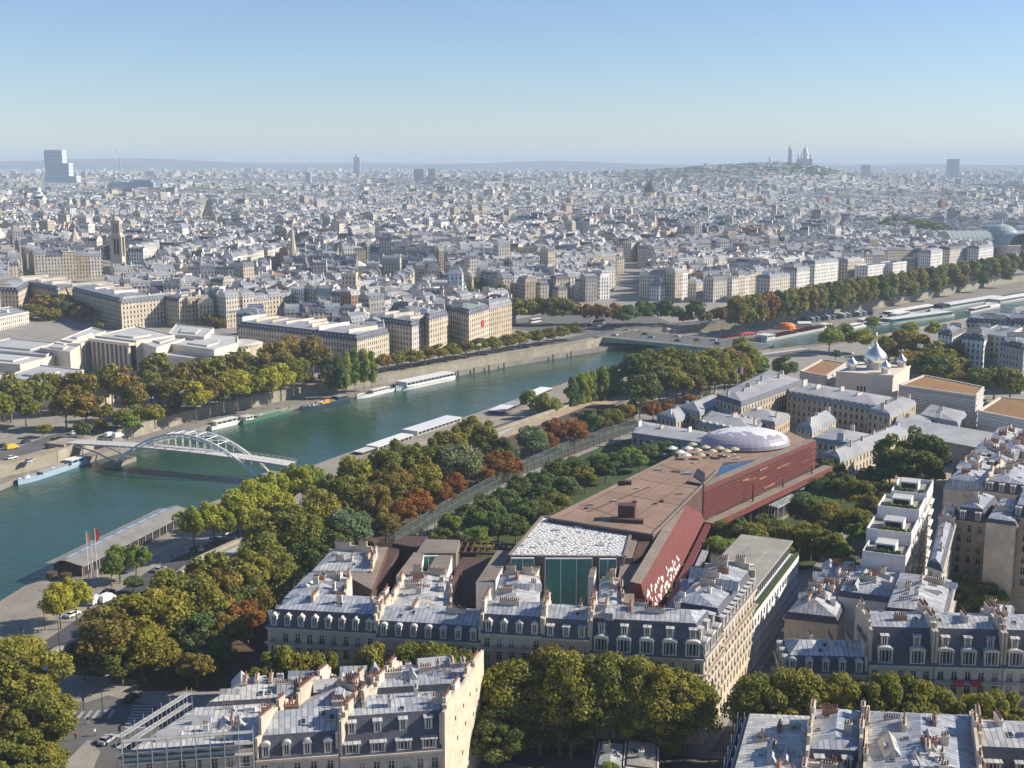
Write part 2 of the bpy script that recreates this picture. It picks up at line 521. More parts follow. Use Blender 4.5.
def facetmat():
    """oval dome of triangular mirror panes: white sky and lavender shade reflections painted in, ragged edge"""
    m, t, b = newmat('mirror_dome_panes')
    tc = node(t, 'ShaderNodeTexCoord')
    sp = node(t, 'ShaderNodeSeparateXYZ'); t.links.new(tc.outputs['Object'], sp.inputs[0])
    vo = node(t, 'ShaderNodeTexVoronoi', feature='F1'); vo.inputs['Scale'].default_value = 0.42
    t.links.new(tc.outputs['Object'], vo.inputs['Vector'])
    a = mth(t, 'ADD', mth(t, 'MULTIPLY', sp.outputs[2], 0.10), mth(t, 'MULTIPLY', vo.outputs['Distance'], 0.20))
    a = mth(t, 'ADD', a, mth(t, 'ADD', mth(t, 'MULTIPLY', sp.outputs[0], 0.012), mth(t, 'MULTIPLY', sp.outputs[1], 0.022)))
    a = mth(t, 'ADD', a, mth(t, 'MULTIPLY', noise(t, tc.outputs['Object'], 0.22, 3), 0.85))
    c = ramp(t, a, [(0.86, (0.31, 0.29, 0.34)), (0.89, (0.66, 0.66, 0.65))])  # painted reflection: lavender shade low and to the front, sky white above
    t.links.new(c, b.inputs['Base Color'])
    b.inputs['Roughness'].default_value = 0.45
    return m
M['facets'] = facetmat()

def louvermat(name, c1, c2, pitch):
    m, t, b = newmat(name)
    uv = node(t, 'ShaderNodeUVMap', uv_map='UVMap')
    sp = node(t, 'ShaderNodeSeparateXYZ'); t.links.new(uv.outputs[0], sp.inputs[0])
    fv = mth(t, 'FRACT', mth(t, 'DIVIDE', sp.outputs[1], pitch))
    c = mixc(t, mth(t, 'LESS_THAN', fv, 0.4), c1, c2)
    tc = node(t, 'ShaderNodeTexCoord')
    c = mixc(t, 0.6, c, ramp(t, noise(t, tc.outputs['Object'], 0.2, 3), [(0.3, (0.7, 0.7, 0.7)), (0.7, (1.1, 1.1, 1.1))]), 'MULTIPLY')
    t.links.new(c, b.inputs['Base Color'])
    b.inputs['Roughness'].default_value = 0.6
    return m
M['strata'] = louvermat('white_strata_cladding', (0.62, 0.60, 0.56), (0.24, 0.26, 0.28), 0.9)

def greenhouse():
    m, t, b = newmat('glazed_vault')
    uv = node(t, 'ShaderNodeUVMap', uv_map='UVMap')
    sp = node(t, 'ShaderNodeSeparateXYZ'); t.links.new(uv.outputs[0], sp.inputs[0])
    fu = mth(t, 'FRACT', mth(t, 'DIVIDE', sp.outputs[0], 9.0))
    c = mixc(t, mth(t, 'LESS_THAN', fu, 0.2), (0.30, 0.35, 0.33), (0.46, 0.48, 0.44))
    t.links.new(c, b.inputs['Base Color'])
    b.inputs['Roughness'].default_value = 0.25
    return m
M['vault'] = greenhouse()
# ------------------------------------------------------------------ river, ground, quays
WZ, LQ = -6.5, -4.3
FE = [(-345, 232), (-260, 355), (-221, 417), (-196, 459), (-194, 469), (-178, 502), (-172, 516), (-144, 567), (-129, 589), (-111, 617), (-89, 646.5), (-65, 676), (-35, 715), (0, 755), (51.5, 808), (96, 848), (175, 864), (242, 934), (322, 1023), (502, 1210), (910, 1630), (2620, 3380)]
FW = [(-380, 225), (-290, 345), (-236, 412), (-202, 469), (-187, 494), (-181, 520), (-156, 575), (-142, 598), (-122, 628), (-97, 658), (-70, 683), (-37.5, 720), (-3, 760), (48.5, 812), (88, 872), (186, 926), (255, 985), (338, 1078), (480, 1240), (890, 1650), (2600, 3400)]
NE_ = [(-190, 150), (-160, 270), (-144, 332), (-142, 345), (-136, 354), (-117, 420), (-69, 515), (-34, 569), (4, 638), (33, 689), (75, 745), (125, 780), (178, 792), (215, 815), (250, 848), (325, 934), (392, 1009), (434, 1044), (520, 1125), (950, 1540), (2700, 3290)]
NW = [(-140, 150), (-122, 240), (-112, 280), (-104, 298), (-93, 356), (-62, 425), (-30, 495), (0, 548), (40, 612), (82, 685), (122, 745), (150, 762), (186, 788), (222, 808), (262, 850), (342, 930), (450, 1045), (960, 1535), (2710, 3285)]

def sheet(name, poly, z, m, parent=None, kind='structure'):
    mb = MB()
    mb.add([(p[0], p[1], z) for p in poly], [tuple(range(len(poly)))])
    o = mb.build(name, m, parent)
    if parent is None: o['kind'] = kind
    return o

def pxpoly(l, z=0.0):
    return [G(a, b, z) for a, b in l]

def strip(a, b, z, m, name, kind='structure'):
    """sheet between two lines with the same number of points"""
    mb = MB()
    for i in range(len(a) - 1):
        mb.quad((*a[i], z), (*b[i], z), (*b[i + 1], z), (*a[i + 1], z))
    o = mb.build(name, m); o['kind'] = kind
    return o

def off(line, d):
    """line shifted d to the right of its direction"""
    out = []
    for i, p in enumerate(line):
        a = line[max(0, i - 1)]; b = line[min(len(line) - 1, i + 1)]
        ux, uy, _ = unit(a, b)
        out.append((p[0] + uy * d, p[1] - ux * d))
    return out

mb = MB()
n = min(len(FE), len(NE_))
fe = FE[-n:]
wpoly = [(-2500, 400)] + [(-420, 150)] + [(-500, -200)] + [(300, -200)] + [(3300, 2700)] + [(3300, 4200)] + [(1500, 2600)] + [(-300, 900)]
mb.add([(p[0], p[1], WZ) for p in wpoly], [tuple(range(len(wpoly)))])
o = mb.build('water', M['water']); o['kind'] = 'structure'

# north bank: one sheet from the embankment to the horizon, rising gently, with the far butte
def resample(line, step):
    out = []
    for i in range(len(line) - 1):
        ux, uy, l = unit(line[i], line[i + 1])
        k = max(1, int(l / step))
        out += [lerp(line[i], line[i + 1], j / k) for j in range(k)]
    return out + [line[-1]]
fwr = resample(FW, 40)
# past the bend the sheet is fanned out so that columns never cross
N = len(fwr)
rows = [0, 40, 80, 130, 180, 240, 320, 420, 540, 680, 840, 1000] + [1000 + 180 * k for k in range(1, 30)] + [6600, 7500, 9000, 12000, 17000, 26000]
mb = MB()
vs = []
for i, p in enumerate(fwr):
    k = i / (N - 1)
    ang = R(-62 + 100 * smooth(0, 1, k))
    dx, dy = math.sin(ang), math.cos(ang)
    for d in rows:
        x, y = p[0] + dx * d, p[1] + dy * d
        vs.append((x, y, elev(x, y) if d > 130 else 0.0))
nr = len(rows)
fs = [(i * nr + j, (i + 1) * nr + j, (i + 1) * nr + j + 1, i * nr + j + 1) for i in range(N - 1) for j in range(nr - 1)]
mb.add(vs, fs)
# south bank of the same ground
sp_ = NW + [(3800, 2600), (1800, -500), (-600, -500)]
mb.add([(p[0], p[1], 0.0) for p in sp_], [tuple(range(len(sp_)))])
o = mb.build('ground', M['pave']); o['kind'] = 'structure'

def quay(edge, wall, name):
    e = resample(edge, 60); k = len(e)
    # match the wall line by nearest parameter
    mb = MB()
    poly = edge + list(reversed(wall))
    mb.prism(poly, WZ - 1, LQ)
    o = mb.build(name, M['quay']); o['kind'] = 'structure'
quay(list(reversed(FE)), list(reversed(FW)), 'far_quay')
quay(NE_, NW, 'near_quay')

def embank(line, name, label, side):
    mb = MB()
    for i in range(len(line) - 1):
        mb.slab(line[i], line[i + 1], 1.0, WZ - .5, 0.9, 0, 0, off=.5 * side)
    # coping and buttress strips
    for i in range(len(line) - 1):
        mb.slab(line[i], line[i + 1], 1.3, 0.9, 1.12, 0, 0, off=.5 * side)
    o = mb.build(name, M['wallstone'])
    tag(o, label, 'embankment wall')
embank(FW, 'embankment_wall', 'long buff stone embankment wall along the far side of the river', 1)
embank(NW, 'embankment_wall', 'stone retaining wall above the lower quay road beside the restaurant barge', -1)
for k, px in enumerate((458, 474, 489, 504, 553, 571)):
    t_ = (px - 452) / (590 - 452)
    x, y = G(px, 377 - 24 * t_ + 0.5, WZ)
    mb = MB(); mb.tube((x, y, WZ - 1), (x, y, -3.2), .4, .4, 8); mb.tube((x, y, -3.2), (x, y, -2.7), .45, .1, 8)
    o = mb.build('mooring_post', M['iron'])
    tag(o, 'dark mooring post standing in the river below the far embankment wall', 'mooring post', 'mooring posts along the far embankment')

# road surfaces
road_f = off(resample(FW, 60), -9); road_f2 = off(resample(FW, 60), -22)
strip(road_f, road_f2, 0.02, M['asphalt'], 'far_quay_road')
strip(off(resample(FW, 60), -2.5), off(resample(FW, 60), -7.5), 0.03, M['sand'], 'far_quay_footpath')
nwr = resample(NW[:13], 30)
strip(off(nwr, 2), off(nwr, 6), 0.03, M['roofgrey'], 'quay_footpath')
strip(off(nwr, 6.5), off(nwr, 17), 0.02, M['asphalt'], 'quay_road')
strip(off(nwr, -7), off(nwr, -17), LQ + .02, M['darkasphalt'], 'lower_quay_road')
strip(off(nwr, -24), off(nwr, -28), LQ + .02, M['sand'], 'promenade')
strip(off(nwr, -2), off(nwr, -6), LQ + .03, M['sand'], 'lower_quay_footpath')
sheet('sand_path', pxpoly([(470, 452), (520, 424), (575, 404), (640, 385), (645, 392), (585, 414), (540, 434), (490, 462)]), 0.05, M['sand'])
# avenue junction at the bottom left corner and the avenues between the blocks
avenue = [(-150, 262), (-95, 262), (-60, 246), (-50, 243.5), (40, 230), (130, 226), (130, 206), (36, 210), (-5, 230.5), (-52, 226), (-66, 197), (-66, 150), (-112, 150), (-112, 262 - 20), (-150, 246)]
sheet('avenue', avenue, 0.025, M['asphalt'])
street = [(40, 233), (53, 231.5), (150, 440), (137, 446)]
sheet('street', street, 0.03, M['asphalt'])
mb = MB()
for k in range(8):
    a = (-98 + k * 1.6 * 1.0, 247 + k * .2)
    mb.box(a[0], a[0] + .7, a[1], a[1] + 4.2, .045, .05)
for k in range(8):
    a = (-83 + k * .2, 254 - k * 1.5)
    mb.box(a[0], a[0] + 4.5, a[1], a[1] + .7, .046, .051)
for k in range(10):
    mb.box(-92 + k * .6, -91.8 + k * .6, 190 + k * 5, 193 + k * 5, .045, .05)
o = mb.build('zebra_crossing', M['paintw']); o['kind'] = 'structure'
# pavements with kerbs
def pavement(poly, m='pave', h=.14):
    mb = MB(); mb.prism(poly, 0, h); o = mb.build('pavement', M[m]); o['kind'] = 'structure'
pavement([(-66, 228), (-64, 196), (-13, 204), (-8, 231), (-52, 226.5)][1:] )
pavement(pxpoly([(60, 768), (88, 740), (100, 752), (84, 790), (60, 800)]), 'pave')
pavement([(-110, 256), (-94, 256), (-88, 262), (-86, 268), (-108, 272)], 'pave')
# gardens and litter under the trees
sheet('leaf_litter_ground', [(-98, 300), (-86, 356), (-52, 430), (-18, 496), (10, 545), (40, 600), (58, 590), (56, 540), (3, 458), (-24, 398), (-35, 370), (-48, 300), (-56, 262), (-84, 262)], 0.06, M['soil'])
sheet('lawn', [(-104, 268), (-90, 262), (-82, 276), (-94, 296)], 0.1, M['grass'])
sheet('garden', [(-33, 366), (-24, 392), (3, 450), (37, 505), (58, 530), (150, 470), (88, 348), (64, 332), (40, 318), (4, 324), (-15, 332)], 0.07, M['grass'])
sheet('garden_path', pxpoly([(688, 560), (720, 545), (760, 520), (790, 505), (830, 520), (826, 528), (790, 516), (720, 556), (694, 572)]), 0.1, M['sand'])
sheet('forecourt', pxpoly([(740, 430), (900, 470), (960, 440), (900, 400), (780, 395)]), 0.04, M['pave'])
sheet('courtyard', pxpoly([(840, 480), (950, 486), (960, 470), (860, 455)]), 0.06, M['sand'])

# ------------------------------------------------------------------ the white arched footbridge
FB0, FB1 = Vector((-186.0, 511.0, 0)), Vector((-86.0, 471.5, 0))
t_fb = thing('footbridge', 'white steel arched footbridge crossing the green river', 'footbridge', FB0)
dv = (FB1 - FB0); FBL = dv.length; ux, uy = dv.x / FBL, dv.y / FBL
def fb(s, o, z):          # s along, o across, local to the bridge
    return (ux * s - uy * o, uy * s + ux * o, z)
def deckz(s):
    return 1.2 + 1.6 * math.sin(math.pi * max(0, min(1, s / FBL)))
mb = MB(); k = 30
for i in range(k):
    s0, s1 = FBL * i / k, FBL * (i + 1) / k
    z0, z1 = deckz(s0), deckz(s1)
    vs = [fb(s0, -3.6, z0 - .7), fb(s1, -3.6, z1 - .7), fb(s1, 3.6, z1 - .7), fb(s0, 3.6, z0 - .7), fb(s0, -3.6, z0), fb(s1, -3.6, z1), fb(s1, 3.6, z1), fb(s0, 3.6, z0)]
    mb.add(vs, [(0, 3, 2, 1), (0, 1, 5, 4), (2, 3, 7, 6)], 0); mb.add(vs[4:], [(0, 1, 2, 3)], 1)
mb.build('deck', [M['steel'], M['offwhite']], t_fb)
a0, a1 = FBL * .23, FBL * .885
def archz(s):
    q = (s - a0) / (a1 - a0)
    return -5.5 + 15.3 * 4 * q * (1 - q)
for sd_ in (-4.4, 4.4):
    mb = MB(); k = 26
    for i in range(k):
        s0, s1 = a0 + (a1 - a0) * i / k, a0 + (a1 - a0) * (i + 1) / k
        mb.tube(fb(s0, sd_, archz(s0)), fb(s1, sd_, archz(s1)), .42, .42, 6, cap=False)
        mb.tube(fb(s0, sd_, archz(s0) - 1.2), fb(s1, sd_, archz(s1) - 1.2), .22, .22, 5, cap=False)
        mb.tube(fb(s0, sd_, archz(s0)), fb(s1, sd_, archz(s1) - 1.2), .14, .14, 4, cap=False)
    mb.build('arch', M['white'], t_fb)
    for i in range(1, 20):
        s = a0 + (a1 - a0) * i / 20
        za, zd = archz(s), deckz(s)
        if abs(za - zd) > 1.2:
            mb = MB(); mb.tube(fb(s, sd_, min(za, zd)), fb(s, sd_, max(za, zd)), .16, .16, 5)
            mb.build('hanger', M['white'], t_fb)
    mb = MB()
    for i in range(40):
        s0, s1 = FBL * i / 40, FBL * (i + 1) / 40
        sg = 1 if sd_ > 0 else -1
        for hz in (1.1, .6): mb.tube(fb(s0, 3.5 * sg, deckz(s0) + hz), fb(s1, 3.5 * sg, deckz(s1) + hz), .05, .05, 4, cap=False)
        mb.tube(fb(s0, 3.5 * sg, deckz(s0)), fb(s0, 3.5 * sg, deckz(s0) + 1.1), .06, .06, 4)
    mb.build('railing', M['white'], t_fb)
    mb = MB()                                        # the side half arch from pier to far quay
    for i in range(10):
        s0, s1 = a0 * i / 10, a0 * (i + 1) / 10
        f_ = lambda s: deckz(s) - .8 - 6 * (s / a0) ** 2
        mb.tube(fb(s0, sd_, f_(s0)), fb(s1, sd_, f_(s1)), .35, .35, 6, cap=False)
    mb.build('side_arch', M['steel'], t_fb)
mb = MB()
for i in range(7):
    s = a0 + (a1 - a0) * (.28 + .44 * i / 6)
    mb.tube(fb(s, -4.4, archz(s)), fb(s, 4.4, archz(s)), .16, .16, 5)
    if i < 6:
        s2 = a0 + (a1 - a0) * (.28 + .44 * (i + 1) / 6)
        mb.tube(fb(s, -4.4, archz(s)), fb(s2, 4.4, archz(s2)), .1, .1, 4)
mb.build('top_brace', M['white'], t_fb)
for s in (a0, a1):
    mb = MB(); mb.prism([fb(s - 2.5, -7, 0)[:2], fb(s + 2.5, -7, 0)[:2], fb(s + 2.5, 7, 0)[:2], fb(s - 2.5, 7, 0)[:2]], WZ - 1, -4.6)
    mb.build('pier', M['quay'], t_fb)
mb = MB(); mb.prism([fb(-9, -6, 0)[:2], fb(1, -6, 0)[:2], fb(1, 6, 0)[:2], fb(-9, 6, 0)[:2]], -4.3, 1.0)
mb.build('abutment', M['wallstone'], t_fb)

# ------------------------------------------------------------------ the flat steel road bridge
RB = [(56, 835), (148, 765), (170, 798), (84, 868)]       # far left, near left, near right, far right
t_rb = thing('road_bridge', 'wide flat grey steel road bridge carrying traffic over the river', 'road bridge', (*RB[0], 0))
loc2 = lambda p: (p[0] - RB[0][0], p[1] - RB[0][1])
mb = MB()
mb.prism([loc2(p) for p in RB], -0.1, 1.0)
mb.build('deck', M['asphalt'], t_rb)
for a, b, sg in ((RB[0], RB[1], 1), (RB[3], RB[2], -1)):
    mb = MB(); k = 16
    for i in range(k):
        q0, q1 = i / k, (i + 1) / k
        p0, p1 = loc2(lerp(a, b, q0)), loc2(lerp(a, b, q1))
        f_ = lambda q: -1.2 - 2.6 * min(1, abs((q - .38) / .38) ** 2 if q < .76 else abs((q - 1.14) / .38) ** 2)
        nx, ny, l = unit(a, b); nx, ny = ny * sg, -nx * sg
        vs = [(p0[0], p0[1], f_(q0)), (p1[0], p1[1], f_(q1)), (p1[0], p1[1], .98), (p0[0], p0[1], .98)]
        v2 = [(x + nx * .8, y + ny * .8, z) for x, y, z in vs]
        mb.add(vs + v2, [(0, 1, 2, 3), (4, 5, 6, 7), (0, 1, 5, 4), (3, 2, 6, 7)])
    mb.build('girder', M['copper'], t_rb)
    mb = MB(); mb.slab(loc2(a), loc2(b), 3.6, 1.0, 1.15, 0, off=-2.2 * sg); mb.build('footway', M['pave'], t_rb)
    mb = MB()
    for i in range(60):
        p0, p1 = loc2(lerp(a, b, i / 60)), loc2(lerp(a, b, (i + 1) / 60))
        mb.tube((*p0, 2.1), (*p1, 2.1), .07, .07, 4, cap=False); mb.tube((*p0, 1.1), (*p0, 2.1), .06, .06, 4)
    mb.build('railing', M['steel'], t_rb)
mb = MB()
for q in (.25, .5, .75):
    a, b = lerp(RB[0], RB[3], q), lerp(RB[1], RB[2], q)
    for i in range(24):
        p0, p1 = loc2(lerp(a, b, i / 24)), loc2(lerp(a, b, (i + .5) / 24))
        mb.slab(p0, p1, .35, 1.001, 1.006)
mb.build('lane_markings', M['paintw'], t_rb)
c0, c1 = lerp(RB[0], RB[1], .76), lerp(RB[3], RB[2], .76)
mb = MB(); mb.slab(loc2(c0), loc2(c1), 5, WZ - 1, -1.2); mb.build('pier', M['quay'], t_rb)
sheet('place', [(40, 850), (95, 880), (120, 905), (110, 960), (40, 990), (-20, 900), (20, 860)], 0.06, M['asphalt'])

# ------------------------------------------------------------------ boats
def boat(name, label, cat, p, q, beam, hullm, cabins=(), deckm='wood', hull_h=1.6, group=None, extra=None, bow=True):
    """p stern, q bow on the water; cabins: (from, to, halfwidth, height, wall, roof, windowband)"""
    ux, uy, L = unit(p, q)
    t = thing(name, label, cat, (p[0], p[1], WZ), math.atan2(uy, ux), group)
    k = 14; vs = []; fs = []
    prof = []
    for i in range(k + 1):
        s = i / k
        wdt = beam / 2 * (1 - (max(0, (s - .72) / .28)) ** 2.2 * (.96 if bow else .3)) * (.82 + .18 * min(1, s / .12))
        rise = .7 * max(0, (s - .75) / .25) ** 1.5 + .25 * max(0, (.1 - s) / .1)
        prof.append((s * L, wdt, hull_h + rise))
    for x, wd, z in prof:
        vs += [(x, -wd * .8, -.6), (x, -wd, z), (x, wd, z), (x, wd * .8, -.6)]
    for i in range(k):
        a, b = i * 4, (i + 1) * 4
        fs += [(a, b, b + 1, a + 1), (a + 2, b + 2, b + 3, a + 3)]
    fs += [(0, 1, 2, 3), (k * 4 + 3, k * 4 + 2, k * 4 + 1, k * 4)]
    mb = MB(); mb.add(vs, fs)
    # rubbing strake
    for i in range(k):
        for sg in (-1, 1):
            mb.tube((prof[i][0], sg * prof[i][1], prof[i][2]), (prof[i + 1][0], sg * prof[i + 1][1], prof[i + 1][2]), .13, .13, 5, cap=False)
    mb.build('hull', M[hullm], t)
    mb = MB()
    for i in range(k):
        a, b = prof[i], prof[i + 1]
        mb.quad((a[0], -a[1], a[2] - .2), (b[0], -b[1], b[2] - .2), (b[0], b[1], b[2] - .2), (a[0], a[1], a[2] - .2))
    mb.build('deck', M[deckm], t)
    for (s0, s1, hw, h, wm, rm, band) in cabins:
        x0, x1 = s0 * L, s1 * L; z0 = hull_h - .2; y = hw * beam / 2
        mb = MB(); mb.box(x0, x1, -y, y, z0, z0 + h)
        cb = mb.build('cabin', M[wm], t)
        if band:
            nwin = max(2, int((x1 - x0) / 3.2))
            for sg in (-1, 1):
                mb = MB()
                ya, yb = sorted((sg * (y - .02), sg * (y + .05)))
                mb.box(x0 + .5, x1 - .5, ya, yb, z0 + h * .38, z0 + h * .85)
                ya, yb = sorted((sg * (y + .045), sg * (y + .08)))
                for i in range(1, nwin):
                    xm = x0 + (x1 - x0) * i / nwin; mb.box(xm - .14, xm + .14, ya, yb, z0 + h * .38, z0 + h * .85, 1)
                mb.build('window_band', [M['glass'], M[wm]], cb)
        mb = MB(); mb.box(x0 - .4, x1 + .4, -y - .35, y + .35, z0 + h, z0 + h + .18)
        mb.build('cabin_roof', M[rm], t)
    if extra: extra(t, L, beam, hull_h)
    return t

def seats(mat):
    def f(t, L, beam, hh):
        for s0, s1 in ((.1, .44), (.48, .82)):
            mb = MB()
            k = int((s1 - s0) * L / 1.3)
            for i in range(k):
                x = s0 * L + i * 1.3
                for sg in (-1, 1):
                    y0, y1 = sorted((sg * .5, sg * beam * .42))
                    mb.box(x, x + .5, y0, y1, hh, hh + .5); mb.box(x, x + .12, y0, y1, hh + .5, hh + 1)
            mb.build('seats', M[mat], t)
    return f
def clutter(mats):
    def f(t, L, beam, hh):
        r = random.Random(int(L * 10))
        for i, mname in enumerate(mats):
            mb = MB()
            for k in range(3):
                x = L * (.1 + .75 * r.random()); y = beam * (r.random() - .5) * .6
                mb.box(x, x + r.uniform(.8, 2.5), y, y + r.uniform(.6, 1.4), hh - .2, hh + r.uniform(.5, 1.2))
            mb.build('deck_gear', M[mname], t)
        mb = MB(); mb.tube((L * .85, 0, hh), (L * .85, 0, hh + 4), .08, .05, 5); mb.build('mast', M['white'], t)
    return f
W_ = WZ
boat('barge', 'long pale blue barge moored at the sandy lower quay beside the footbridge', 'barge', G(84, 463, W_), G(18, 485, W_), 5.5, 'bluep', [(.05, .25, .7, 1.9, 'bluep', 'white', True), (.3, .68, .6, .9, 'steel', 'steel', False)], 'bluep', extra=clutter(['white', 'mred', 'navy']))
boat('river_boat', 'small white passenger boat just past the footbridge at the far bank', 'boat', G(209, 430, W_), G(243, 422, W_), 5, 'white', [(.15, .75, .75, 2.0, 'white', 'white', True)], 'white')
boat('barge', 'dark green and brown barge with a pale deck at the far bank', 'barge', G(240, 424, W_), G(290, 411, W_), 6, 'greenp', [(.06, .2, .7, 1.7, 'white', 'offwhite', True), (.28, .75, .72, .7, 'wood', 'copper', False)], 'stone_y', extra=clutter(['white', 'greenp']))
boat('barge', 'dark barge with a yellow cover and clutter on its deck', 'barge', G(347, 400, W_), G(300, 411, W_), 6, 'navy', [(.05, .25, .7, 1.8, 'navy', 'steel', True), (.35, .6, .7, .7, 'yellow', 'yellow', False)], 'steel', extra=clutter(['white', 'steel', 'navy', 'mred']))
boat('river_boat', 'low white launch astern of the large white cruise boat', 'boat', G(394, 390, W_), G(357, 399, W_), 5.2, 'white', [(.2, .62, .65, 1.4, 'white', 'offwhite', True)], 'greenp')
boat('cruise_boat', 'large white two deck cruise boat moored along the far embankment', 'cruise boat', G(451, 379, W_), G(396, 391, W_), 9, 'white', [(.04, .9, .86, 2.6, 'white', 'white', True), (.1, .7, .7, 2.0, 'offwhite', 'white', True)], 'white', 2.0)
boat('houseboat', 'pale houseboat with a dark hull half hidden behind riverside trees', 'houseboat', G(410, 441, W_), G(348, 463, W_), 7, 'navy', [(.05, .62, .85, 2.2, 'offwhite', 'white', True), (.66, .85, .6, 1.8, 'wood', 'offwhite', True)], 'offwhite')
boat('pontoon_barge', 'long white roofed pontoon barge beyond the crown of the tall plane tree', 'barge', G(408, 440, W_), G(456, 424, W_), 9, 'white', [(.05, .95, .9, 2.6, 'white', 'white', True)], 'white')
boat('work_barge', 'dark work barge crowded with gear at the near quay by the sand path', 'barge', G(492, 420, W_), G(522, 406, W_), 8, 'navy', [(.1, .5, .8, 2.4, 'navy', 'white', True), (.55, .85, .8, 2.0, 'navy', 'steel', True)], 'black', extra=clutter(['white', 'black', 'steel']))
boat('work_barge', 'grey barge stacked with pale covers nearest the pale poplars on the near quay', 'barge', G(524, 404, W_), G(560, 388, W_), 8, 'black', [(.08, .6, .8, 2.2, 'steel', 'white', True)], 'black', extra=clutter(['white', 'navy', 'steel']))
# beyond the road bridge
boat('tour_boat', 'long white open tour boat with rows of red seats beyond the road bridge', 'tour boat', G(762, 341, W_), G(832, 327, W_), 10, 'white', [(.0, .1, .85, 2.4, 'white', 'white', True), (.84, .92, .6, 2, 'white', 'white', True)], 'offwhite', 1.8, extra=seats('mred'))
boat('tour_boat', 'white and red tour boat moored against the far end of the road bridge', 'tour boat', G(716, 341, W_), G(758, 337, W_), 9, 'white', [(.55, .9, .8, 2, 'white', 'redp', True)], 'offwhite', 1.8, extra=seats('redp'))
boat('tour_boat', 'glass roofed tour boat leading the white line beyond the cathedral domes', 'tour boat', G(950, 316, W_), G(876, 326, W_), 11, 'white', [(.05, .86, .9, 2.8, 'teal', 'white', True)], 'white', 1.8)
boat('tour_boat', 'second glass roofed tour boat with a dark bow cabin behind the leading one', 'tour boat', G(1000, 300, W_), G(930, 312, W_), 11, 'white', [(.05, .8, .9, 2.8, 'steel', 'white', True), (.8, .9, .7, 3.4, 'navy', 'black', True)], 'white', 1.8)
boat('tour_boat', 'white tour boat with an upper deck at the coach park quay', 'tour boat', G(935, 309, W_), G(882, 318, W_), 10, 'offwhite', [(.05, .9, .9, 2.6, 'navy', 'white', True), (.2, .7, .7, 2.0, 'steel', 'offwhite', True)], 'offwhite', 1.8)
boat('tour_boat', 'farthest white tour boat upriver at the edge of the view', 'tour boat', G(1060, 293, W_), G(985, 306, W_), 11, 'white', [(.05, .88, .9, 2.8, 'offwhite', 'white', True)], 'white', 1.8)
boat('tour_boat', 'short white launch tied between the red seated boat and the coach quay', 'tour boat', G(842, 331, W_), G(866, 326, W_), 7, 'white', [(.1, .7, .8, 2.2, 'white', 'white', True)], 'white', 1.5)
boat('pontoon', 'low grey landing pontoon with a white shed in front of the parked coaches', 'pontoon', G(884, 321, W_), G(915, 314, W_), 9, 'steel', [(.3, .7, .7, 3, 'offwhite', 'white', True)], 'offwhite', 1.2, bow=False)
boat('tour_boat', 'small red and white launch outside the glass roofed tour boats', 'tour boat', G(968, 313, W_), G(1000, 306, W_), 6, 'white', [(.1, .6, .8, 2.0, 'mred', 'white', True)], 'white', 1.4)
boat('work_barge', 'brown hulled work boat with a crane beside the coach park', 'barge', G(872, 322, W_), G(848, 327, W_), 8, 'wood', [(.1, .5, .7, 2.5, 'offwhite', 'white', True)], 'wood', extra=clutter(['orange', 'white']))

M['bargeroof'] = pm('weathered_grey_roof', (0.21, 0.205, 0.195), 0.85, .2, .2)
# restaurant barge at the lower left quay
ra, rb_ = G(66, 583, W_), G(178, 525, W_)
ux, uy, RL = unit(ra, rb_)
t = thing('restaurant_barge', 'long restaurant barge with a grey roof and dark timber sides at the near quay', 'barge', (ra[0], ra[1], WZ), math.atan2(uy, ux))
mb = MB(); hw = 6.5
hull = [(-6, 0), (0, -hw), (RL, -hw), (RL + 3, 0), (RL, hw), (0, hw)]
mb.prism(hull, -.6, 1.5); mb.build('hull', M['black'], t)
mb = MB(); mb.box(1, RL - 1, -5.6, 4.6, 1.5, 5.7); wl = mb.build('cabin', M['wood'], t)
mb = MB()
for i in range(30):
    x = 2 + (RL - 4) * i / 30
    mb.box(x, x + (RL - 4) / 40, -5.68, -5.6, 2.6, 5.0)
    mb.box(x, x + (RL - 4) / 40, 4.6, 4.68, 2.6, 5.0)
mb.build('windows', M['glass'], wl)
mb = MB()
mb.add([(0, -6.2, 5.7), (RL, -6.2, 5.7), (RL, 0, 7.0), (0, 0, 7.0)], [(0, 1, 2, 3)])
mb.add([(0, 0, 7.0), (RL, 0, 7.0), (RL, 2.2, 6.7), (0, 2.2, 6.7)], [(0, 1, 2, 3)])
mb.add([(0, -6.2, 5.4), (RL, -6.2, 5.4), (RL, -6.2, 5.7), (0, -6.2, 5.7)], [(0, 1, 2, 3)])
mb.build('roof', M['bargeroof'], t)
mb = MB()
for i in range(9):
    x = RL * (.05 + .1 * i)
    mb.add([(x, .3, 7.0), (x + RL * .08, .3, 7.0), (x + RL * .08, 2.1, 6.76), (x, 2.1, 6.76)], [(0, 1, 2, 3)])
mb.build('skylight', M['bluep'], t)
mb = MB(); mb.add([(0, 3.0, 5.9), (RL, 3.0, 5.9), (RL, 7, 5.5), (0, 7, 5.5)], [(0, 1, 2, 3)]); mb.box(0, RL, 2.6, 3.0, 5.7, 6.3)
mb.build('side_canopy', M['bargeroof'], t)
for i in range(16):
    mb = MB(); mb.tube((RL * i / 15, -6.0, 1.5), (RL * i / 15, -6.0, 5.4), .1, .1, 5); mb.build('canopy_post', M['white'], t)
for sgn in (-1, 1):
    mb = MB(); mb.tube((-3, sgn * 2.4, 1.5), (-3, sgn * 2.4, 4.2), 1.7, 1.7, 10); mb.build('bow_cabin', M['wood'], t)
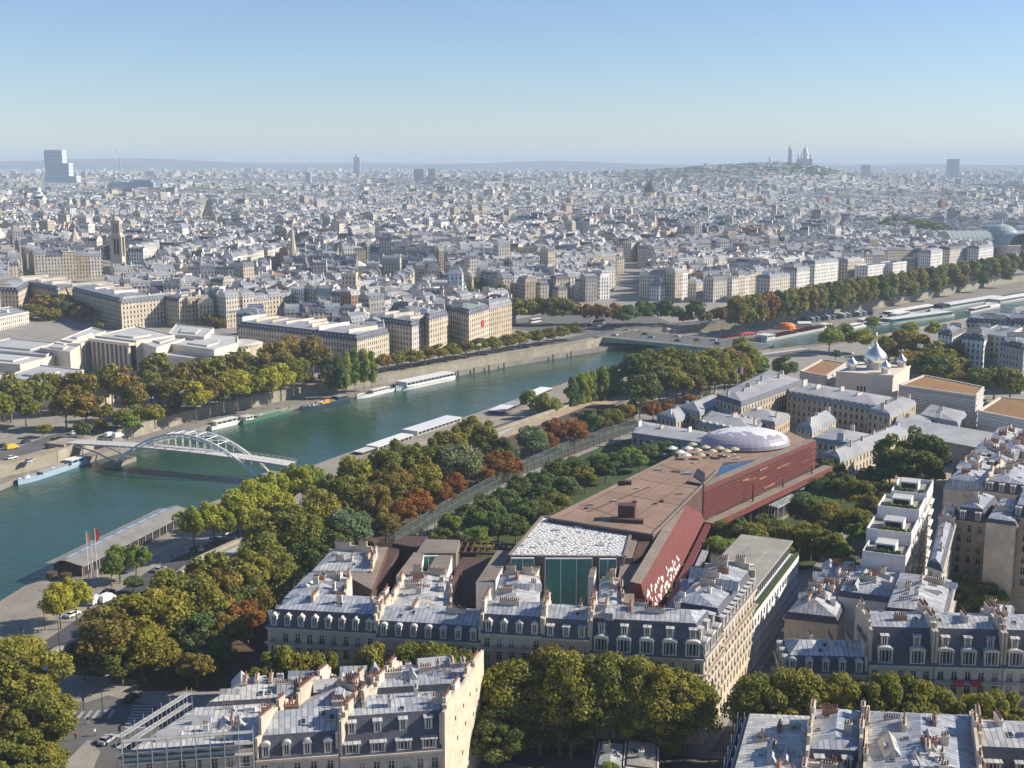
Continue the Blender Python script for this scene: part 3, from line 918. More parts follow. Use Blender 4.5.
# ------------------------------------------------------------------ builders for houses
def window_mesh(w_, h_, arch=False):
    mb = MB()
    mb.box(0, w_, .17, .24, 0, h_, 0)
    f_ = .09
    for x0, x1, z0, z1 in ((0, f_, 0, h_), (w_ - f_, w_, 0, h_), (0, w_, 0, f_), (0, w_, h_ - f_, h_), (w_ / 2 - .06, w_ / 2 + .06, f_, h_ - f_)):
        mb.box(x0, x1, .10, .17, z0, z1, 1)
    mb.box(-.05, w_ + .05, -.22, -.18, .72, .78, 2); mb.box(-.05, w_ + .05, -.22, -.18, .08, .12, 2)
    for k in range(7):
        x = -.03 + (w_ + .06) * k / 6; mb.box(x - .015, x + .015, -.22, -.19, .12, .72, 2)
    mb.box(f_, w_ / 2 - .06, .12, .17, h_ * .68, h_ * .68 + .06, 1); mb.box(w_ / 2 + .06, w_ - f_, .12, .17, h_ * .68, h_ * .68 + .06, 1)
    return mb
def proto_mesh(mb, name, mats):
    o = mb.build(name, mats); me = o.data
    bpy.data.objects.remove(o)
    return me
WIN = {}
def get_win(w_, h_):
    k = (round(w_, 2), round(h_, 2))
    if k not in WIN:
        WIN[k] = proto_mesh(window_mesh(*k), 'window', [M['pane'], M['frame'], M['iron']])
    return WIN[k]

def dormer_mesh(kind, w_=1.35, h_=2.2, dp=1.9):
    mb = MB(); x = w_ / 2
    mats = [M['stone_w'], M['glass'], M['zinc_w'], M['frame']]
    mb.box(-x, -x + .22, 0, dp, 0, h_, 0); mb.box(x - .22, x, 0, dp, 0, h_, 0)
    mb.box(-x + .22, x - .22, 0, .3, 0, .3, 0)
    mb.box(-x + .22, x - .22, .18, .3, .3, h_, 1)
    for k in range(-1, 2) if w_ > 2 else (0,):
        mb.box(k * w_ / 4 - .07, k * w_ / 4 + .07, .1, .18, .3, h_, 3)
    mb.box(-x + .22, -x + .34, .1, .18, .3, h_, 3); mb.box(x - .34, x - .22, .1, .18, .3, h_, 3); mb.box(-x + .34, x - .34, .11, .18, h_ - .14, h_, 3)
    if kind == 'flat':
        mb.add([(-x - .2, -.25, h_), (x + .2, -.25, h_), (x + .2, dp + .8, h_ + .35), (-x - .2, dp + .8, h_ + .35), (-x - .2, -.25, h_ + .14), (x + .2, -.25, h_ + .14), (x + .2, dp + .8, h_ + .5), (-x - .2, dp + .8, h_ + .5)],
               [(0, 3, 2, 1), (0, 1, 5, 4), (1, 2, 6, 5), (3, 0, 4, 7), (4, 5, 6, 7)], 2)
    elif kind == 'round':
        n = 8; vs = []
        for k in range(n + 1):
            a = math.pi * k / n
            vs += [(-(x + .15) * math.cos(a), -.15, h_ + .62 * math.sin(a)), (-(x + .15) * math.cos(a), dp + .5, h_ + .62 * math.sin(a))]
        mb.add(vs, [(2 * k, 2 * k + 2, 2 * k + 3, 2 * k + 1) for k in range(n)], 2)
        mb.add([vs[2 * k] for k in range(n + 1)], [tuple(range(n + 1))], 0)
    else:
        mb.add([(-x - .2, -.2, h_), (x + .2, -.2, h_), (0, -.2, h_ + .7), (-x - .2, dp + .6, h_), (x + .2, dp + .6, h_), (0, dp + .6, h_ + .7)], [(0, 1, 2)], 0)
        mb.add([(-x - .2, -.2, h_), (x + .2, -.2, h_), (0, -.2, h_ + .7), (-x - .2, dp + .6, h_), (x + .2, dp + .6, h_), (0, dp + .6, h_ + .7)], [(0, 2, 5, 3), (2, 1, 4, 5)], 2)
    return proto_mesh(mb, 'dormer', mats)
DORM = {k: dormer_mesh(k) for k in ('flat', 'round', 'gable')}
DORM['wide'] = dormer_mesh('flat', 2.6, 1.9)
DORM['arch'] = dormer_mesh('round', 2.9, 2.9, 2.2)

def chimney_mesh(l, wd, h, pots):
    mb = MB()
    mb.box(-l / 2, l / 2, -wd / 2, wd / 2, -2.2, h, 0)
    mb.box(-l / 2 - .1, l / 2 + .1, -wd / 2 - .1, wd / 2 + .1, h, h + .16, 0)
    for k in range(pots):
        x = -l / 2 + l * (k + .5) / pots
        mb.tube((x, 0, h + .16), (x, 0, h + .16 + (.55 if k % 3 else .8)), .16, .13, 6, 1)
    return mb
CHIM = []
for (l, wd, h, pots, mm) in ((2.2, .6, 1.2, 5, 'stone'), (3.2, .65, 1.0, 7, 'stone_w'), (1.2, .6, 1.5, 3, 'stone_w'), (2.6, .6, .8, 6, 'brick'), (.9, .7, 1.0, 2, 'plaster'), (4.2, .6, .7, 10, 'stone')):
    CHIM.append(proto_mesh(chimney_mesh(l, wd, h, pots), 'chimney', [M[mm], M['pot']]))
def skylight_mesh():
    mb = MB(); mb.box(-.45, .45, -.6, .6, 0, .14, 0); mb.box(-.36, .36, -.5, .5, .14, .15, 1)
    return proto_mesh(mb, 'skylight', [M['zinc_w'], M['glass']])
SKY_L = skylight_mesh()

def inset(poly, ds):
    n = len(poly); out = []
    lines = []
    for i in range(n):
        a, b = poly[i], poly[(i + 1) % n]
        ux, uy, l = unit(a, b)
        lines.append((a[0] - uy * ds[i], a[1] + ux * ds[i], ux, uy))
    for i in range(n):
        x1, y1, u1, v1 = lines[i - 1]; x2, y2, u2, v2 = lines[i]
        det = u1 * v2 - v1 * u2
        if abs(det) < 1e-6:
            out.append((x2, y2)); continue
        t = ((x2 - x1) * v2 - (y2 - y1) * u2) / det
        out.append((x1 + u1 * t, y1 + v1 * t))
    return out

def frame_at(p, u, n_in, z):
    return Matrix(((u[0], n_in[0], 0, p[0]), (u[1], n_in[1], 0, p[1]), (0, 0, 1, z), (0, 0, 0, 1)))

def house(label, pts, eave, faces='FFBB', wall='stone', mh=3.6, rise=1.3, dorm='round', roofm='zinc', lowm='slate', floors=None, bay=2.7, name='apartment_building', group='apartment blocks near the red museum', chim=2, seed=0, ridge=None, win=(1.15, 2.05), rows=1, base=0.0, sky=3, skip=None, balc=True, dstep=1):
    r = random.Random(seed * 77 + int(abs(pts[0][0]) * 13))
    org = (pts[0][0], pts[0][1], base)
    P = [(p[0] - org[0], p[1] - org[1]) for p in pts]
    t = thing(name, label, 'apartment building', org, 0, group)
    fl0 = 4.0
    nf = floors or max(2, round((eave - fl0) / 3.15))
    fh = (eave - .7 - fl0) / nf
    mb = MB()
    wins = []
    for i in range(4):
        a, b = P[i], P[(i + 1) % 4]
        ux, uy, L = unit(a, b); nx, ny = uy, -ux
        Q = lambda s, z, d=0.0: (a[0] + ux * s + nx * d, a[1] + uy * s + ny * d, z)
        if faces[i] != 'F':
            mb.quad(Q(0, 0), Q(L, 0), Q(L, eave), Q(0, eave)); continue
        nb = max(1, round(L / bay)); cw = L / nb; ww, wh = win
        ww = min(ww, cw * .6)
        g0 = (cw - ww) / 2
        mb.quad(Q(0, 0), Q(g0, 0), Q(g0, eave), Q(0, eave))
        for j in range(nb):
            s0 = j * cw + g0; s1 = s0 + ww
            e1 = s1 + (2 * g0 if j < nb - 1 else g0)
            mb.quad(Q(s1, 0), Q(e1, 0), Q(e1, eave), Q(s1, eave))
            z = 0
            for k in range(nf + 1):
                zb = (fl0 + (k - 1) * fh + .45) if k else .6
                h_ = min(wh, fh - .85) if k else 2.5
                mb.quad(Q(s0, z), Q(s1, z), Q(s1, zb), Q(s0, zb))
                d = -.26
                mb.quad(Q(s0, zb), Q(s1, zb), Q(s1, zb, d), Q(s0, zb, d))
                mb.quad(Q(s0, zb + h_, d), Q(s1, zb + h_, d), Q(s1, zb + h_), Q(s0, zb + h_))
                mb.quad(Q(s0, zb, d), Q(s0, zb + h_, d), Q(s0, zb + h_), Q(s0, zb))
                mb.quad(Q(s1, zb), Q(s1, zb + h_), Q(s1, zb + h_, d), Q(s1, zb, d))
                mb.quad(Q(s0, zb, d), Q(s1, zb, d), Q(s1, zb + h_, d), Q(s0, zb + h_, d))
                if k >= 2 or nf <= 3: wins.append((Q(s0, zb), (ux, uy), (-nx, -ny), ww, h_))
                z = zb + h_
            mb.quad(Q(s0, z), Q(s1, z), Q(s1, eave), Q(s0, eave))
        A3, B3 = a, b
        for zz, th, hh in ((fl0 - .1, .22, .3), (fl0 + fh - .05, .2, .22), (fl0 + (nf - 1) * fh - .05, .24, .25), (eave - .45, .55, .45)):
            mb.slab(a, b, th, zz, zz + hh, off=th / 2 - .02)
    mb.prism(P, eave - .02, eave - .01)
    mb.build('wall', M[wall], t)
    r.shuffle(wins)
    for (q, u, n_in, ww, h_) in wins[:95]:
        o = inst('window', get_win(ww, h_), t, frame_at(q, u, n_in, q[2]))
    if balc:
        for i in range(4):
            if faces[i] != 'F': continue
            a, b = P[i], P[(i + 1) % 4]
            for k in (nf - 1,):
                zz = fl0 + k * fh
                mb = MB()
                mb.slab(a, b, .9, zz - .02, zz + .16, 1, off=.43)
                mb.slab(a, b, .05, zz + .95, zz + 1.02, 0, off=.85)
                ux, uy, L = unit(a, b); nn = int(L / .45)
                for j in range(nn + 1):
                    q = (a[0] + ux * j * L / nn + uy * .85, a[1] + uy * j * L / nn - ux * .85)
                    mb.tube((*q, zz + .16), (*q, zz + .97), .025, .025, 3, 0, cap=False)
                mb.build('balcony', [M['iron'], M[wall]], t)
    # roof: steep lower part, shallow zinc upper part
    ds = [0.36 * mh if f in 'FB' else 0.0 for f in faces]
    q = inset(P, ds)
    z1 = eave + mh
    e = [(p[0], p[1], eave) for p in inset(P, [-.25 if f in 'FB' else 0 for f in faces])]
    u4 = [(p[0], p[1], z1) for p in q]
    mb = MB()
    for i in range(4):
        mb.quad(e[i], e[(i + 1) % 4], u4[(i + 1) % 4], u4[i], 0 if faces[i] in 'FB' else 2)
    l0 = unit(q[0], q[1])[2]; l1 = unit(q[1], q[2])[2]
    rd = ridge if ridge is not None else (0 if l0 >= l1 else 1)
    k0 = rd
    a, b, c, d = [u4[(k0 + j) % 4] for j in range(4)]
    fA, fB = faces[(k0 + 3) % 4], faces[(k0 + 1) % 4]      # end edges: d-a and b-c
    dep = (l1 if rd == 0 else l0)
    along = max(l0, l1) if ridge is None else (l0 if rd == 0 else l1)
    hip = min(.3 * dep, .4 * along)
    m0 = ((a[0] + d[0]) / 2, (a[1] + d[1]) / 2); m1 = ((b[0] + c[0]) / 2, (b[1] + c[1]) / 2)
    ux, uy, L = unit(m0, m1)
    h0 = hip if fA in 'FB' else 0; h1 = hip if fB in 'FB' else 0
    r0 = (m0[0] + ux * h0, m0[1] + uy * h0, z1 + rise); r1 = (m1[0] - ux * h1, m1[1] - uy * h1, z1 + rise)
    mb.quad(a, b, r1, r0, 1); mb.quad(c, d, r0, r1, 1)
    mb.add([b, c, r1], [(0, 1, 2)], 1 if fB in 'FB' else 2); mb.add([d, a, r0], [(0, 1, 2)], 1 if fA in 'FB' else 2)
    rf = mb.build('roof', [M[lowm], M[roofm], M['party']], t)
    zr = z1 + rise
    # party walls
    for i in range(4):
        if faces[i] != 'P': continue
        a_, b_ = P[i], P[(i + 1) % 4]
        mb = MB()
        mb.slab(a_, b_, .5, eave - .6, z1 + .25, off=-.23)
        mb.slab(lerp(a_, b_, .12), lerp(a_, b_, .88), .5, z1 + .25, zr + .35, off=-.23)
        mb.build('party_wall', M['party'], t)
        ux, uy, L = unit(a_, b_)
        for s in ((.3, .72) if L > 9 else (.5,)):
            c = lerp(a_, b_, s); mm = CHIM[r.choice((0, 1, 1, 5, 0))]
            inst('chimney', mm, rf, Matrix.Translation((c[0] - uy * -.25 * 0 - uy * .25, c[1] + ux * .25, zr + .2)) @ Matrix.Rotation(math.atan2(uy, ux), 4, 'Z'))
    # free chimneys along the ridge
    for k in range(chim):
        s = (k + .5 + r.uniform(-.25, .25)) / chim
        c = (r0[0] + (r1[0] - r0[0]) * s, r0[1] + (r1[1] - r0[1]) * s)
        ux, uy, L = unit(r0, r1)
        sh = r.uniform(-.25, .25) * dep
        ang = math.atan2(uy, ux) + (math.pi / 2 if r.random() < .65 else 0)
        inst('chimney', r.choice(CHIM), rf, Matrix.Translation((c[0] - uy * sh, c[1] + ux * sh, zr - abs(sh) / max(dep, 1) * 2 * rise)) @ Matrix.Rotation(ang, 4, 'Z'))
    for k in range(sky):
        s = r.uniform(.1, .9); sh = r.choice((-1, 1)) * r.uniform(.12, .38) * dep
        c = (r0[0] + (r1[0] - r0[0]) * s, r0[1] + (r1[1] - r0[1]) * s)
        ux, uy, L = unit(r0, r1)
        tilt = math.atan2(rise, dep / 2) * (-1 if sh > 0 else 1)
        inst('skylight', SKY_L, rf, Matrix.Translation((c[0] - uy * sh, c[1] + ux * sh, zr - abs(sh) / (dep / 2) * rise + .02)) @ Matrix.Rotation(math.atan2(uy, ux), 4, 'Z') @ Matrix.Rotation(tilt, 4, 'X'))
    # dormers
    for i in range(4):
        if faces[i] != 'F' or dorm is None: continue
        a_, b_ = P[i], P[(i + 1) % 4]
        ux, uy, L = unit(a_, b_); nx, ny = uy, -ux
        kind = dorm if isinstance(dorm, str) else dorm[i]
        stp = bay * (1.45 if kind in ('wide', 'arch') else 1.0) * dstep
        nb = max(1, int((L - 1.2) / stp)); cw = L / nb
        for row in range(rows):
            zb = eave + .25 + row * 3.1
            d_in = -.2 + (zb - eave) * (.36 + .25 / mh)
            for j in range(nb):
                s = (j + .5) * cw
                inst('dormer', DORM[kind if row == 0 else 'flat'], rf, frame_at((a_[0] + ux * s - nx * d_in, a_[1] + uy * s - ny * d_in), (ux, uy), (-nx, -ny), zb))
    return t

def roof_bits(t, P, z, n, seed):
    """small gabled zinc roof lights and low rows of flue pots scattered over a roof"""
    r = random.Random(seed)
    rf = [c for c in t.children if c.name.startswith('roof')][0]
    o = t.location
    ang0 = math.atan2(P[1][1] - P[0][1], P[1][0] - P[0][0])
    for k in range(n):
        u, v = r.uniform(.12, .88), r.uniform(.12, .88)
        c = lerp(lerp(P[0], P[1], u), lerp(P[3], P[2], u), v)
        a = ang0 + r.choice((0, math.pi / 2)) + r.uniform(-.15, .15)
        Mx = Matrix.Translation((c[0] - o.x, c[1] - o.y, z)) @ Matrix.Rotation(a, 4, 'Z')
        q = r.random()
        mb = MB()
        if q < .45:
            l, w_, h = r.uniform(1.5, 3.6), r.uniform(1.0, 2.0), r.uniform(.6, 1.6)
            vs = [(-l, -w_, -.6), (l, -w_, -.6), (l, w_, -.6), (-l, w_, -.6), (-l, 0, h), (l, 0, h)]
            mb.add([tuple(Mx @ Vector(p)) for p in vs], [(0, 1, 5, 4), (2, 3, 4, 5), (1, 2, 5), (3, 0, 4)])
            mb.build('roof_gable', [M[r.choice(('zinc', 'zinc_w', 'roofgrey'))]], rf)
        elif q < .75:
            l = r.uniform(1.2, 3.2); k2 = int(l * 2.6)
            mb.box(-l / 2, l / 2, -.25, .25, -.8, .25, 0, M=Mx)
            for j in range(k2):
                p = Mx @ Vector((-l / 2 + l * (j + .5) / k2, 0, .25)); mb.tube(tuple(p), (p.x, p.y, p.z + .6), .14, .12, 5, 1)
            mb.build('chimney', [M[r.choice(('zinc_w', 'stone', 'plaster'))], M['pot']], rf)
        else:
            w_ = r.uniform(.6, 1.6); mb.box(-w_, w_, -w_ * .6, w_ * .6, -.8, r.uniform(.5, 1.3), 0, 1, M=Mx)
            mb.build('roof_hut', [M[r.choice(('plaster', 'stone', 'zinc'))], M['zinc_w']], rf)
def bits(lab, n, z):
    for t in bpy.data.objects:
        if t.get('label', '').startswith(lab):
            w_ = [c for c in t.children if c.name.startswith('wall')][0]
            vs = w_.data.vertices; k = len(vs)
            P = [(vs[k - 4 + i].co.x + t.location.x, vs[k - 4 + i].co.y + t.location.y) for i in range(4)]
            roof_bits(t, P, z, n, len(lab) * 7 + n)

# ---------------- near blocks --------------------------------------------------
# row across the avenue, in front of the museum
L0, L1 = (-52, 250), (38.7, 236)
SD = (0.42, 0.9075)                    # direction of the side street and the museum
def rowpt(f, d=0.0):
    p = lerp(L0, L1, f); ux, uy, _ = unit(L0, L1)
    return (p[0] - uy * d, p[1] + ux * d)
NG = 'apartment blocks near the red museum'
house('shaded cream block with pedimented and round dormers at the quay end of the avenue row', [rowpt(0), rowpt(.259), rowpt(.259, 13), rowpt(.02, 13)], 20, 'FPBF', mh=3.6, dorm='gable', chim=3, seed=1)
house('cream block with a low line of round dormers beside the dark museum courtyard', [rowpt(.2592), rowpt(.502), rowpt(.502, 12), rowpt(.2592, 12)], 19.2, 'FPBP', mh=3.2, dorm='round', chim=2, seed=2)
house('block with square white dormers in front of the teal glass wall', [rowpt(.5022), rowpt(.642), rowpt(.642, 11), rowpt(.5022, 11)], 21.4, 'FPBP', mh=3.7, dorm='gable', chim=1, seed=3)
house('narrow block with mixed dormers in the middle of the avenue row', [rowpt(.6422), rowpt(.748), rowpt(.748, 11), rowpt(.6422, 11)], 21.2, 'FPBP', mh=3.7, dorm='flat', chim=1, seed=4)
cB = rowpt(1.0)
house('tall corner block with arched dormers where the avenue meets the side street', [rowpt(.7482), cB, (cB[0] + SD[0] * 13, cB[1] + SD[1] * 13), rowpt(.7482, 13)], 18.5, 'FFBP', mh=6.6, dorm='arch', rows=2, chim=4, seed=5, lowm='slate')
sA = (cB[0] + SD[0] * 13.1, cB[1] + SD[1] * 13.1); sB = (cB[0] + SD[0] * 42, cB[1] + SD[1] * 42)
nL = (-SD[1], SD[0])
def sidept(p, d): return (p[0] + nL[0] * d, p[1] + nL[1] * d)
house('sunlit cream side street block with skylit zinc roofs next to the modern white block', [sidept(sA, 12), sA, sB, sidept(sB, 12)], 20, 'BFPB', mh=4.2, dorm='flat', chim=5, seed=6, dstep=1)
# courtyard ranges behind the row
def rear(label, px, z, faces='BBBB', **kw):
    pts = [G(a, b, z + kw.get('mh', 1.2)) for a, b in px]
    kw.setdefault('mh', 1.2); kw.setdefault('rise', 1.4); kw.setdefault('dorm', None); kw.setdefault('chim', 3)
    return house(label, pts, z, faces, roofm=kw.pop('roofm', 'zinc'), lowm='zinc', balc=False, **kw)
rear('rear zinc roofed range with white chimney walls behind the quay end block', [(282, 598), (345, 603), (352, 577), (308, 572)], 18.5, 'BPBB', wall='plaster', chim=4, seed=11)
rear('low rear range with a pale zinc roof beside the grey office bar', [(310, 571), (372, 572), (378, 553), (330, 550)], 15, 'BPPB', wall='plaster', chim=3, seed=12, roofm='zinc_w')
rear('broad rear range with a pale flat zinc roof and white parapets', [(388, 609), (452, 611), (452, 578), (405, 575)], 18.4, 'BPPP', wall='plaster', chim=3, rise=.8, seed=13, roofm='zinc_w')
rear('narrow zinc range with terrace below the white fin wall', [(492, 604), (538, 606), (540, 577), (500, 575)], 18, 'BBPB', wall='plaster', chim=2, rise=.9, seed=14, roofm='zinc_w')
rear('small zinc range with a red clutter terrace under the teal glass wall', [(598, 608), (624, 609), (622, 582), (600, 580)], 17, 'BPPB', wall='plaster', chim=2, rise=.6, seed=15, roofm='zinc_w')
rear('angular zinc roofs behind the arched dormer corner block', [(668, 602), (716, 606), (728, 580), (690, 574)], 19.5, 'BFBB', wall='plaster', chim=3, rise=2.2, seed=16)

# modern white block along the side street
def slabhouse():
    a = (cB[0] + SD[0] * 42.2, cB[1] + SD[1] * 42.2); b = (cB[0] + SD[0] * 91, cB[1] + SD[1] * 91)
    pts = [sidept(a, 16), a, b, sidept(b, 16)]
    org = (pts[0][0], pts[0][1], 0)
    t = thing('office_building', 'modern white block with a flat grey roof and dark window bands on the side street', 'office building', org)
    P = [(p[0] - org[0], p[1] - org[1]) for p in pts]
    mb = MB()
    for i in (0, 2, 3):
        mb.quad((*P[i], 0), (*P[(i + 1) % 4], 0), (*P[(i + 1) % 4], 13.6), (*P[i], 13.6))
    a_, b_ = P[1], P[2]; ux, uy, L = unit(a_, b_); nx, ny = uy, -ux
    Q = lambda s, z, d=0.0: (a_[0] + ux * s + nx * d, a_[1] + uy * s + ny * d, z)
    nb = 17; cw = L / nb; ops = []
    mb.quad(Q(0, 0), Q(L, 0), Q(L, .8), Q(0, .8)); mb.quad(Q(0, 12.9), Q(L, 12.9), Q(L, 13.6), Q(0, 13.6))
    lv = [(.8, 2.4), (4.0, 1.9), (6.9, 1.9), (10.1, 1.9)]
    z = .8
    for k, (zb, h_) in enumerate(lv):
        if zb > z: mb.quad(Q(0, z), Q(L, z), Q(L, zb), Q(0, zb))
        for j in range(nb):
            loggia = j >= 10 and k >= 1
            ww = cw * (.86 if loggia else .55)
            s0 = j * cw + (cw - ww) / 2; s1 = s0 + ww
            pz = (j * cw + (j and 0)); pe = s0
            mb.quad(Q(j * cw, zb), Q(s0, zb), Q(s0, zb + h_), Q(j * cw, zb + h_))
            mb.quad(Q(s1, zb), Q((j + 1) * cw, zb), Q((j + 1) * cw, zb + h_), Q(s1, zb + h_))
            d = -1.2 if loggia else -.35
            mb.quad(Q(s0, zb), Q(s1, zb), Q(s1, zb, d), Q(s0, zb, d)); mb.quad(Q(s0, zb + h_, d), Q(s1, zb + h_, d), Q(s1, zb + h_), Q(s0, zb + h_))
            mb.quad(Q(s0, zb, d), Q(s0, zb + h_, d), Q(s0, zb + h_), Q(s0, zb)); mb.quad(Q(s1, zb), Q(s1, zb + h_), Q(s1, zb + h_, d), Q(s1, zb, d))
            ops.append((s0, s1, zb, h_, d))
        z = zb + h_
    mb.quad(Q(0, z), Q(L, z), Q(L, 12.9), Q(0, 12.9))
    mb.prism(P, 13.58, 13.59)
    mb.build('wall', M['white'], t)
    for s0, s1, zb, h_, d in ops:
        m2 = MB(); m2.quad(Q(s0, zb, d + .01), Q(s1, zb, d + .01), Q(s1, zb + h_, d + .01), Q(s0, zb + h_, d + .01))
        m2.quad(Q((s0 + s1) / 2 - .05, zb, d + .05), Q((s0 + s1) / 2 + .05, zb, d + .05), Q((s0 + s1) / 2 + .05, zb + h_, d + .05), Q((s0 + s1) / 2 - .05, zb + h_, d + .05), 1)
        m2.build('window', [M['glass'], M['frame']], t)
    pen = inset(P, [2, 2.6, .6, .4])
    mb = MB(); mb.prism(pen, 13.6, 16.9); ph = mb.build('penthouse', M['glass'], t)
    mb = MB()
    for i in range(24):
        p = lerp(pen[1], pen[2], (i + .5) / 24); mb.slab((p[0] - ux * .15, p[1] - uy * .15), (p[0] + ux * .15, p[1] + uy * .15), .3, 13.6, 16.9, off=.1)
    mb.build('mullions', M['concrete'], ph)
    mb = MB(); mb.prism(inset(P, [.5, 1.7, .2, .2]), 16.9, 17.4, 1, 0, True); mb.prism(inset(P, [4, 6, 10, 5]), 17.4, 17.55, 1, 0)
    rf = mb.build('roof', [M['flatroof'], M['concrete']], t)
    mb = MB(); c = lerp(P[1], P[3], .45); mb.box(c[0], c[0] + 1.6, c[1], c[1] + 1, 17.55, 17.9); mb.build('skylight', M['white'], rf)
    mb = MB(); mb.slab(P[1], P[2], .25, 13.6, 14.1, off=-.1); mb.slab(inset(P, [0, .6, 0, 0])[1], inset(P, [0, .6, 0, 0])[2], .7, 13.6, 14.3); mb.build('planter_hedge', M['grass'], t)
slabhouse()

# front block at the bottom left
fA, fB_, fC, fD = (-66, 196), (-12.3, 205), (-6.0, 231.5), (-54, 225)
def blk(u, v):
    return lerp(lerp(fA, fB_, u), lerp(fD, fC, u), v)
def bq(u0, u1, v0, v1, g=.002):
    return [blk(u0 + g, v0), blk(u1 - g, v0), blk(u1 - g, v1), blk(u0 + g, v1)]
FG = 'apartment blocks at the foot of the view'
t_sc = house('pale flat roofed block wrapped in scaffolding at the avenue corner', bq(0, .40, 0, .62), 17.5, 'FPBF', mh=.9, rise=.7, dorm=None, roofm='zinc_w', chim=3, seed=21, group=FG, balc=False)
house('block with a dark blue slate mansard beside the scaffolded roof', bq(.40, .665, 0, .42), 15.2, 'FPBP', mh=3.8, rise=2.6, dorm='round', chim=2, seed=22, group=FG)
house('tall block with two rows of wide dormers and a sunlit blank end wall', bq(.665, 1, 0, .50), 14.6, 'FPBP', mh=6.4, rise=.8, dorm='wide', rows=2, chim=4, seed=23, group=FG)
house('rear zinc roofed half of the block with the sunlit blank end wall', bq(.665, 1, .505, 1), 16.6, 'BPFP', mh=4.0, rise=.8, dorm=None, chim=6, seed=24, group=FG)
house('rear block with pointed pale zinc roofs behind the slate mansard', bq(.40, .665, .425, 1), 17, 'BPFP', mh=1.6, rise=2.4, dorm=None, chim=5, seed=25, group=FG, ridge=1)
house('rear quay side block with long chimney walls behind the scaffolded roof', bq(.02, .40, .625, 1), 16.6, 'BPFF', mh=2.2, rise=1.2, dorm=None, chim=6, seed=26, group=FG, roofm='zinc_w')
# tall blank end wall seen in sun
mb = MB()
a_, b_ = bq(.665, 1, 0, 1)[1:3]
mb.slab(a_, b_, .5, 0, 21.6, off=.28)
mb.slab(lerp(a_, b_, .05), lerp(a_, b_, .3), .5, 21.6, 22.3, off=.28); mb.slab(lerp(a_, b_, .75), lerp(a_, b_, 1), .5, 21.6, 22.4, off=.28)
o = mb.build('gable_wall', M['party'])
tag(o, 'tall blank cream gable wall in full sun closing the front block', 'gable wall')
for k, (s, z) in enumerate(((.25, 17), (.45, 17), (.62, 17.2), (.3, 12.5), (.5, 12.8), (.7, 12.2), (.42, 8), (.8, 16))):
    mb = MB()
    c = lerp(a_, b_, s); ux, uy, l = unit(a_, b_)
    q = (c[0] + uy * .54, c[1] - ux * .54)
    mb.slab((q[0] - ux * .3, q[1] - uy * .3), (q[0] + ux * .3, q[1] + uy * .3), .06, z, z + .8)
    mb.build('small_window', M['glass'], o)

# scaffolding round the first roof
def scaffold():
    pts = bq(0, .40, 0, .62)
    t = thing('scaffolding', 'grey tube scaffolding round the pale flat roof at the avenue corner', 'scaffolding', (pts[0][0], pts[0][1], 0))
    for (a, b) in ((pts[0], pts[1]), (pts[3], pts[0])):
        ux, uy, L = unit(a, b); nx, ny = uy, -ux
        mb = MB(); n = int(L / 2.2)
        for d in (.5, 1.6):
            for i in range(n + 1):
                s = L * i / n
                p = (a[0] + ux * s + nx * d - pts[0][0], a[1] + uy * s + ny * d - pts[0][1])
                mb.tube((*p, 0), (*p, 22), .06, .06, 5)
            for z in [3 + 2 * k for k in range(10)]:
                p0 = (a[0] + nx * d - pts[0][0], a[1] + ny * d - pts[0][1]); p1 = (b[0] + nx * d - pts[0][0], b[1] + ny * d - pts[0][1])
                mb.tube((*p0, z), (*p1, z), .05, .05, 5)
        mb.build('tube_frame', M['steel'], t)
        mb = MB()
        for z in (8.9, 12.9, 16.9, 18.9, 20.9):
            mb.slab((a[0] - pts[0][0], a[1] - pts[0][1]), (b[0] - pts[0][0], b[1] - pts[0][1]), 1.0, z, z + .08, off=1.05)
        mb.build('walkway', M['concrete'], t)
scaffold()

# bottom right block, roofs only just below the frame
D0, D1 = (41.5, 205), (98, 199.5)
def dq(u0, u1, v0, v1, g=.003):
    ux, uy, L = unit(D0, D1)
    f_ = lambda u, v: (D0[0] + ux * L * u - .21 * v * 1 + uy * v, D0[1] + uy * L * u - ux * v)
    return [f_(u0 + g, v1), f_(u1 - g, v1), f_(u1 - g, v0), f_(u0 + g, v0)]
DG = FG
house('zinc roofed corner block lined with terracotta pots beside blue sheeting', dq(0, .36, 0, 34), 20.5, 'FPFF', mh=1.0, rise=1.3, dorm=None, chim=12, seed=31, group=DG, roofm='zinc_w', ridge=1)
house('dark slate courtyard wing between the potted zinc roof and the stepped party wall', dq(.20, .36, 3, 20), 21.2, 'FPBP', mh=3.4, rise=1.4, dorm='flat', chim=2, seed=32, group=DG)
house('block behind the stepped party wall with a glazed roof light', dq(.36, .68, 0, 32), 20, 'FPFP', mh=3.2, rise=2.0, dorm='flat', chim=9, seed=33, group=DG, ridge=1)
house('blue shaded zinc block with white chimney stacks at the corner of the view', dq(.68, 1.12, 0, 13), 18.5, 'FPFP', mh=4.2, rise=1.8, dorm='wide', chim=4, seed=34, group=DG, roofm='zinc_w')
house('low zinc roof with red flue pots in front of the corner block', dq(.68, 1.12, 16, 34), 19, 'FPFP', mh=1.2, rise=1.6, dorm=None, chim=7, seed=35, group=DG)
mb = MB(); p = dq(0, .36, 0, 34)
for d in (.6, 1.8):
    for k in range(9):
        c = lerp(p[3], p[0], k / 8); mb.tube((c[0] - d, c[1], 0), (c[0] - d, c[1], 21.5), .07, .07, 5)
mb.slab((p[3][0] - 1.2, p[3][1]), (p[0][0] - 1.2, p[0][1]), .12, 6, 20.5, 1)
o = mb.build('scaffold_sheeting', [M['steel'], M['tarp']])
tag(o, 'blue sheeted scaffold strip down the side of the potted zinc roof block', 'scaffolding')

